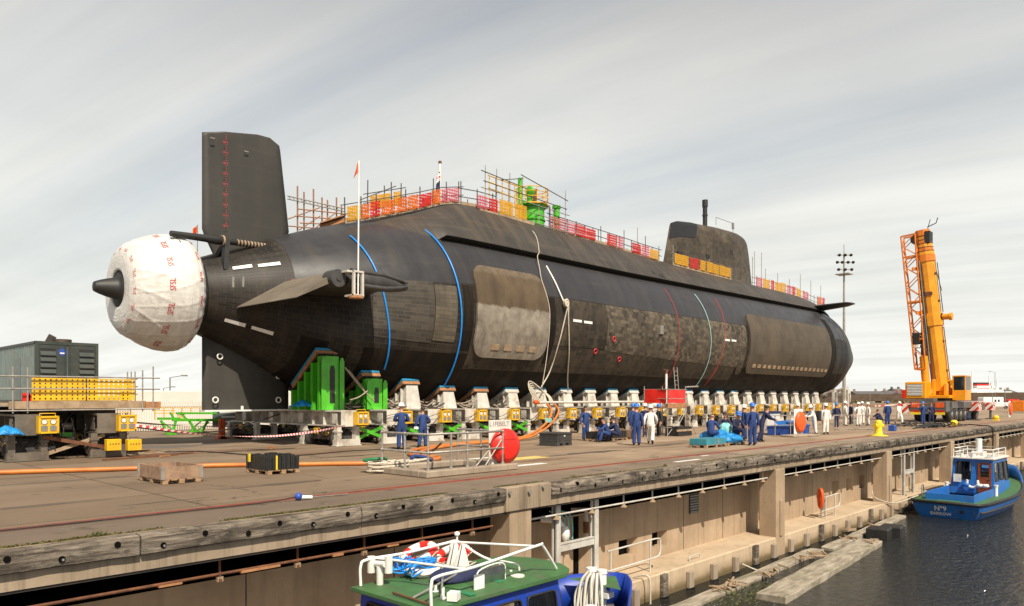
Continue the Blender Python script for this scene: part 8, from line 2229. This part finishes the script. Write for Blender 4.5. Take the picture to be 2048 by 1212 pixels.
def fit_far(t, roof, z, gz):
    W = MT['bright_white']; zr = z + .08
    pts = [(5.3, 1.0), (5.3, -1.0), (8.2, -1.0), (8.2, 1.0)]
    for h in (.5, .28):
        b = MB(); b.tube([V(x, y, zr + h) for x, y in pts], .03, 6, closed=True); b.build('roof_rail', W, roof, world=False)
    for x, y in pts + [(5.3, .5), (5.3, 0), (5.3, -.5), (6.6, 1.0), (6.6, -1.0)]:
        b = MB(); b.cyl((x, y, zr - .02), (x, y, zr + .5), .025, 6); b.build('rail_post', W, roof, world=False)
    b = MB(); b.cyl((6.6, 0, zr), (6.6, 0, zr + 1.05), .17, 10); b.box(6.4, -.35, zr + .2, 6.8, .35, zr + .3); b.build('mast_stub', W, roof, world=False)
    for x, y in ((5.5, .75), (5.6, -.8), (5.5, .1)):
        b = MB(); b.cbox((x, y, zr + .1), (.3, .3, .22)); b.build('roof_locker', W, roof, world=False)
    b = MB(); b.box(5.08, .55, 1.5, 5.14, .95, 1.95); b.build('white_panel', MT['gauge'], t, world=False)
    b = MB(); b.tube([(5.0, -.05 + .28 * cos(a), 1.52 + .28 * sin(a)) for a in frange(2.6, 6.8, .3)], .075, 8); b.build('lifebuoy', W, t, world=False)
    for y, m_ in ((-.45, 'bright_white'), (-.75, 'bright_white'), (.25, 'hull_blue')):
        b = MB(); b.tube([(4.9, y - .16, 1.36), (4.9, y - .1, 1.38), (4.9, y + .12, 1.38), (4.9, y + .18, 1.36)], [.03, .11, .11, .03], 10); b.build('fender', MT[m_], t, world=False)
    b = MB(); 
    for k in range(7): b.ball((4.3 + R_(-.3, .3), R_(-.9, .8), .45), .2, k % 2, 8)
    b.build('deck_gear', [MT['hull_blue'], MT['bright_white']], t, world=False)
    # name on the transom
    for s_, z0, sz, bd in (('N\u00ba9', .52, .26, .03), ('BARROW', .22, .17, .02)):
        b = MB(); text_on(b, s_, lambda u, v: V(-.012 + .28 * (1 - (z0 + v) / .86) * 1.0, .25 - u, z0 + v), sz, 0, bd); b.build('transom_lettering', W, t, world=False, fix=False)
    b = MB(); b.cyl((.06, -.75, .42), (.22, -.75, .42), .09, 12); b.build('exhaust_outlet', MT['black'], t, world=False)
    ropes_on_bitts(t, gz)
    b = MB(); b.tube(curve([(.9, 1.35, gz(0)), (.9, 1.4, gz(0) + .6), (1.3, 1.45, gz(0) + .72), (1.6, 1.5, gz(0) + .3)], 5), .03, 6); b.build('stern_hoop', MT['plastic_grey'], t, world=False)
b1 = boat(2.85, 10.55, 0.0, 'blue workboat with a cluttered green wheelhouse roof, cut by the bottom of the picture', dict(hull='boat_blue', well='boat_blue', near=True, coam=True, fit=fit_near))
b2 = boat(44.6, 10.75, -.03, 'bright blue workboat with a green deck and a brown wooden door, right', dict(hull='hull_blue', well='hull_blue', near=False, coam=True, fit=fit_far))
# loose gear on the near boat's roof: things of their own
ZB = WZ + 2.86 + .1
def onroof(px, py, z=0.0): return onZ(px, py, ZB + z)
for k, (px, py, m_, lb, tl) in enumerate(((850, 1150, 'bright_white', 'lower white lifebuoy lying on the green roof under the blue rope', .0), (838, 1136, 'red', 'upper red and white lifebuoy on the pile on the green roof', .12), (905, 1130, 'red', 'red and white lifebuoy farther back on the green roof, behind the bracket', .1))):
    c = onroof(px, py, .0) + V(0, 0, .10 + (.2 if k == 1 else .12 if k == 2 else 0)); t = thing('lifebuoy', lb, 'lifebuoy', c)
    for q in range(8):
        b = MB(); a0 = pi / 4 * q; b.tube([c + V(.30 * cos(a), .30 * sin(a), tl * cos(a)) for a in frange(a0, a0 + pi / 4, .12)], .085, 10); b.build('segment', MT['bright_white' if (q % 2 or m_ == 'bright_white') else 'red'], t)
    b = MB(); b.tube([c + V(.40 * cos(a), .40 * sin(a), tl * cos(a) + .02 * sin(9 * a)) for a in [2 * pi * q / 24 for q in range(24)]], .014, 5, closed=True); b.build('grab_line', MT['rope_white'], t)
random.seed(15)
c = onroof(812, 1150, .05)
b = MB(); pts = [c + V(R_(-.2, .7) * .6 + .3 * cos(i * .9), .32 * sin(i * .9) + R_(-.1, .1), R_(.0, .3)) for i in range(46)]
b.tube(curve(pts, 4), .018, 5); tag(b.build('blue_rope', MT['hose_blue']), 'tangled thin blue rope heaped among the lifebuoys on the green roof', 'rope')
c = onroof(915, 1160, .0)
b = MB().grid(lambda u, v: c + V(.62 * cos(2 * pi * u) * sin(pi * v) ** .5, .36 * sin(2 * pi * u) * sin(pi * v) ** .5, .10 - .10 * cos(pi * v) + .03 * sin(13 * u + 5 * v)) , 26, 12); tag(b.build('dark_bag', MT['coverall_navy'], fix=False), 'flat dark navy bag lying on the green roof beside the white fins', 'bag')
b = MB(); c = onroof(910, 1140, .1); pts = [c + V(R_(-.35, .35), R_(-.25, .25), R_(0, .14)) for i in range(30)]; b.tube(curve(pts, 4), .016, 5); tag(b.build('string_tangle', MT['rope_white']), 'tangle of pale string between the lifebuoys and the dark bag', 'string')
# mooring lines
def line(pts, lb, r=.03, m_='rope_white'):
    b = MB(); b.tube(curve(pts, 8), r, 6); tag(b.build('mooring_line', MT[m_]), lb, 'rope')
line([(19.6, 13.4, LZ + .05), (19.7, 12.9, LZ + .1), (19.72, 12.85, -4.1)], 'white mooring line dropping over the ledge from the looped handrail', .03)
line([(45.6, 12.3, WZ + 1.0), (43.5, 12.9, WZ + .75), (41.6, 13.3, LZ + .4), (41.5, 13.4, LZ + .8)], 'mooring line from the blue boat stern to the pillar foot')
line([(26.0, 12.95, -3.9), (26.3, 12.4, -4.1), (27.4, 12.1, -4.12)], 'loose rope trailing from the ledge into the water beside a fender')
line([(46.5, 12.9, WZ + 1.2), (47.5, 13.3, LZ + .3), (48.6, 13.6, LZ + .9)], 'dark mooring line from the boat to the ledge posts', .025, 'black')
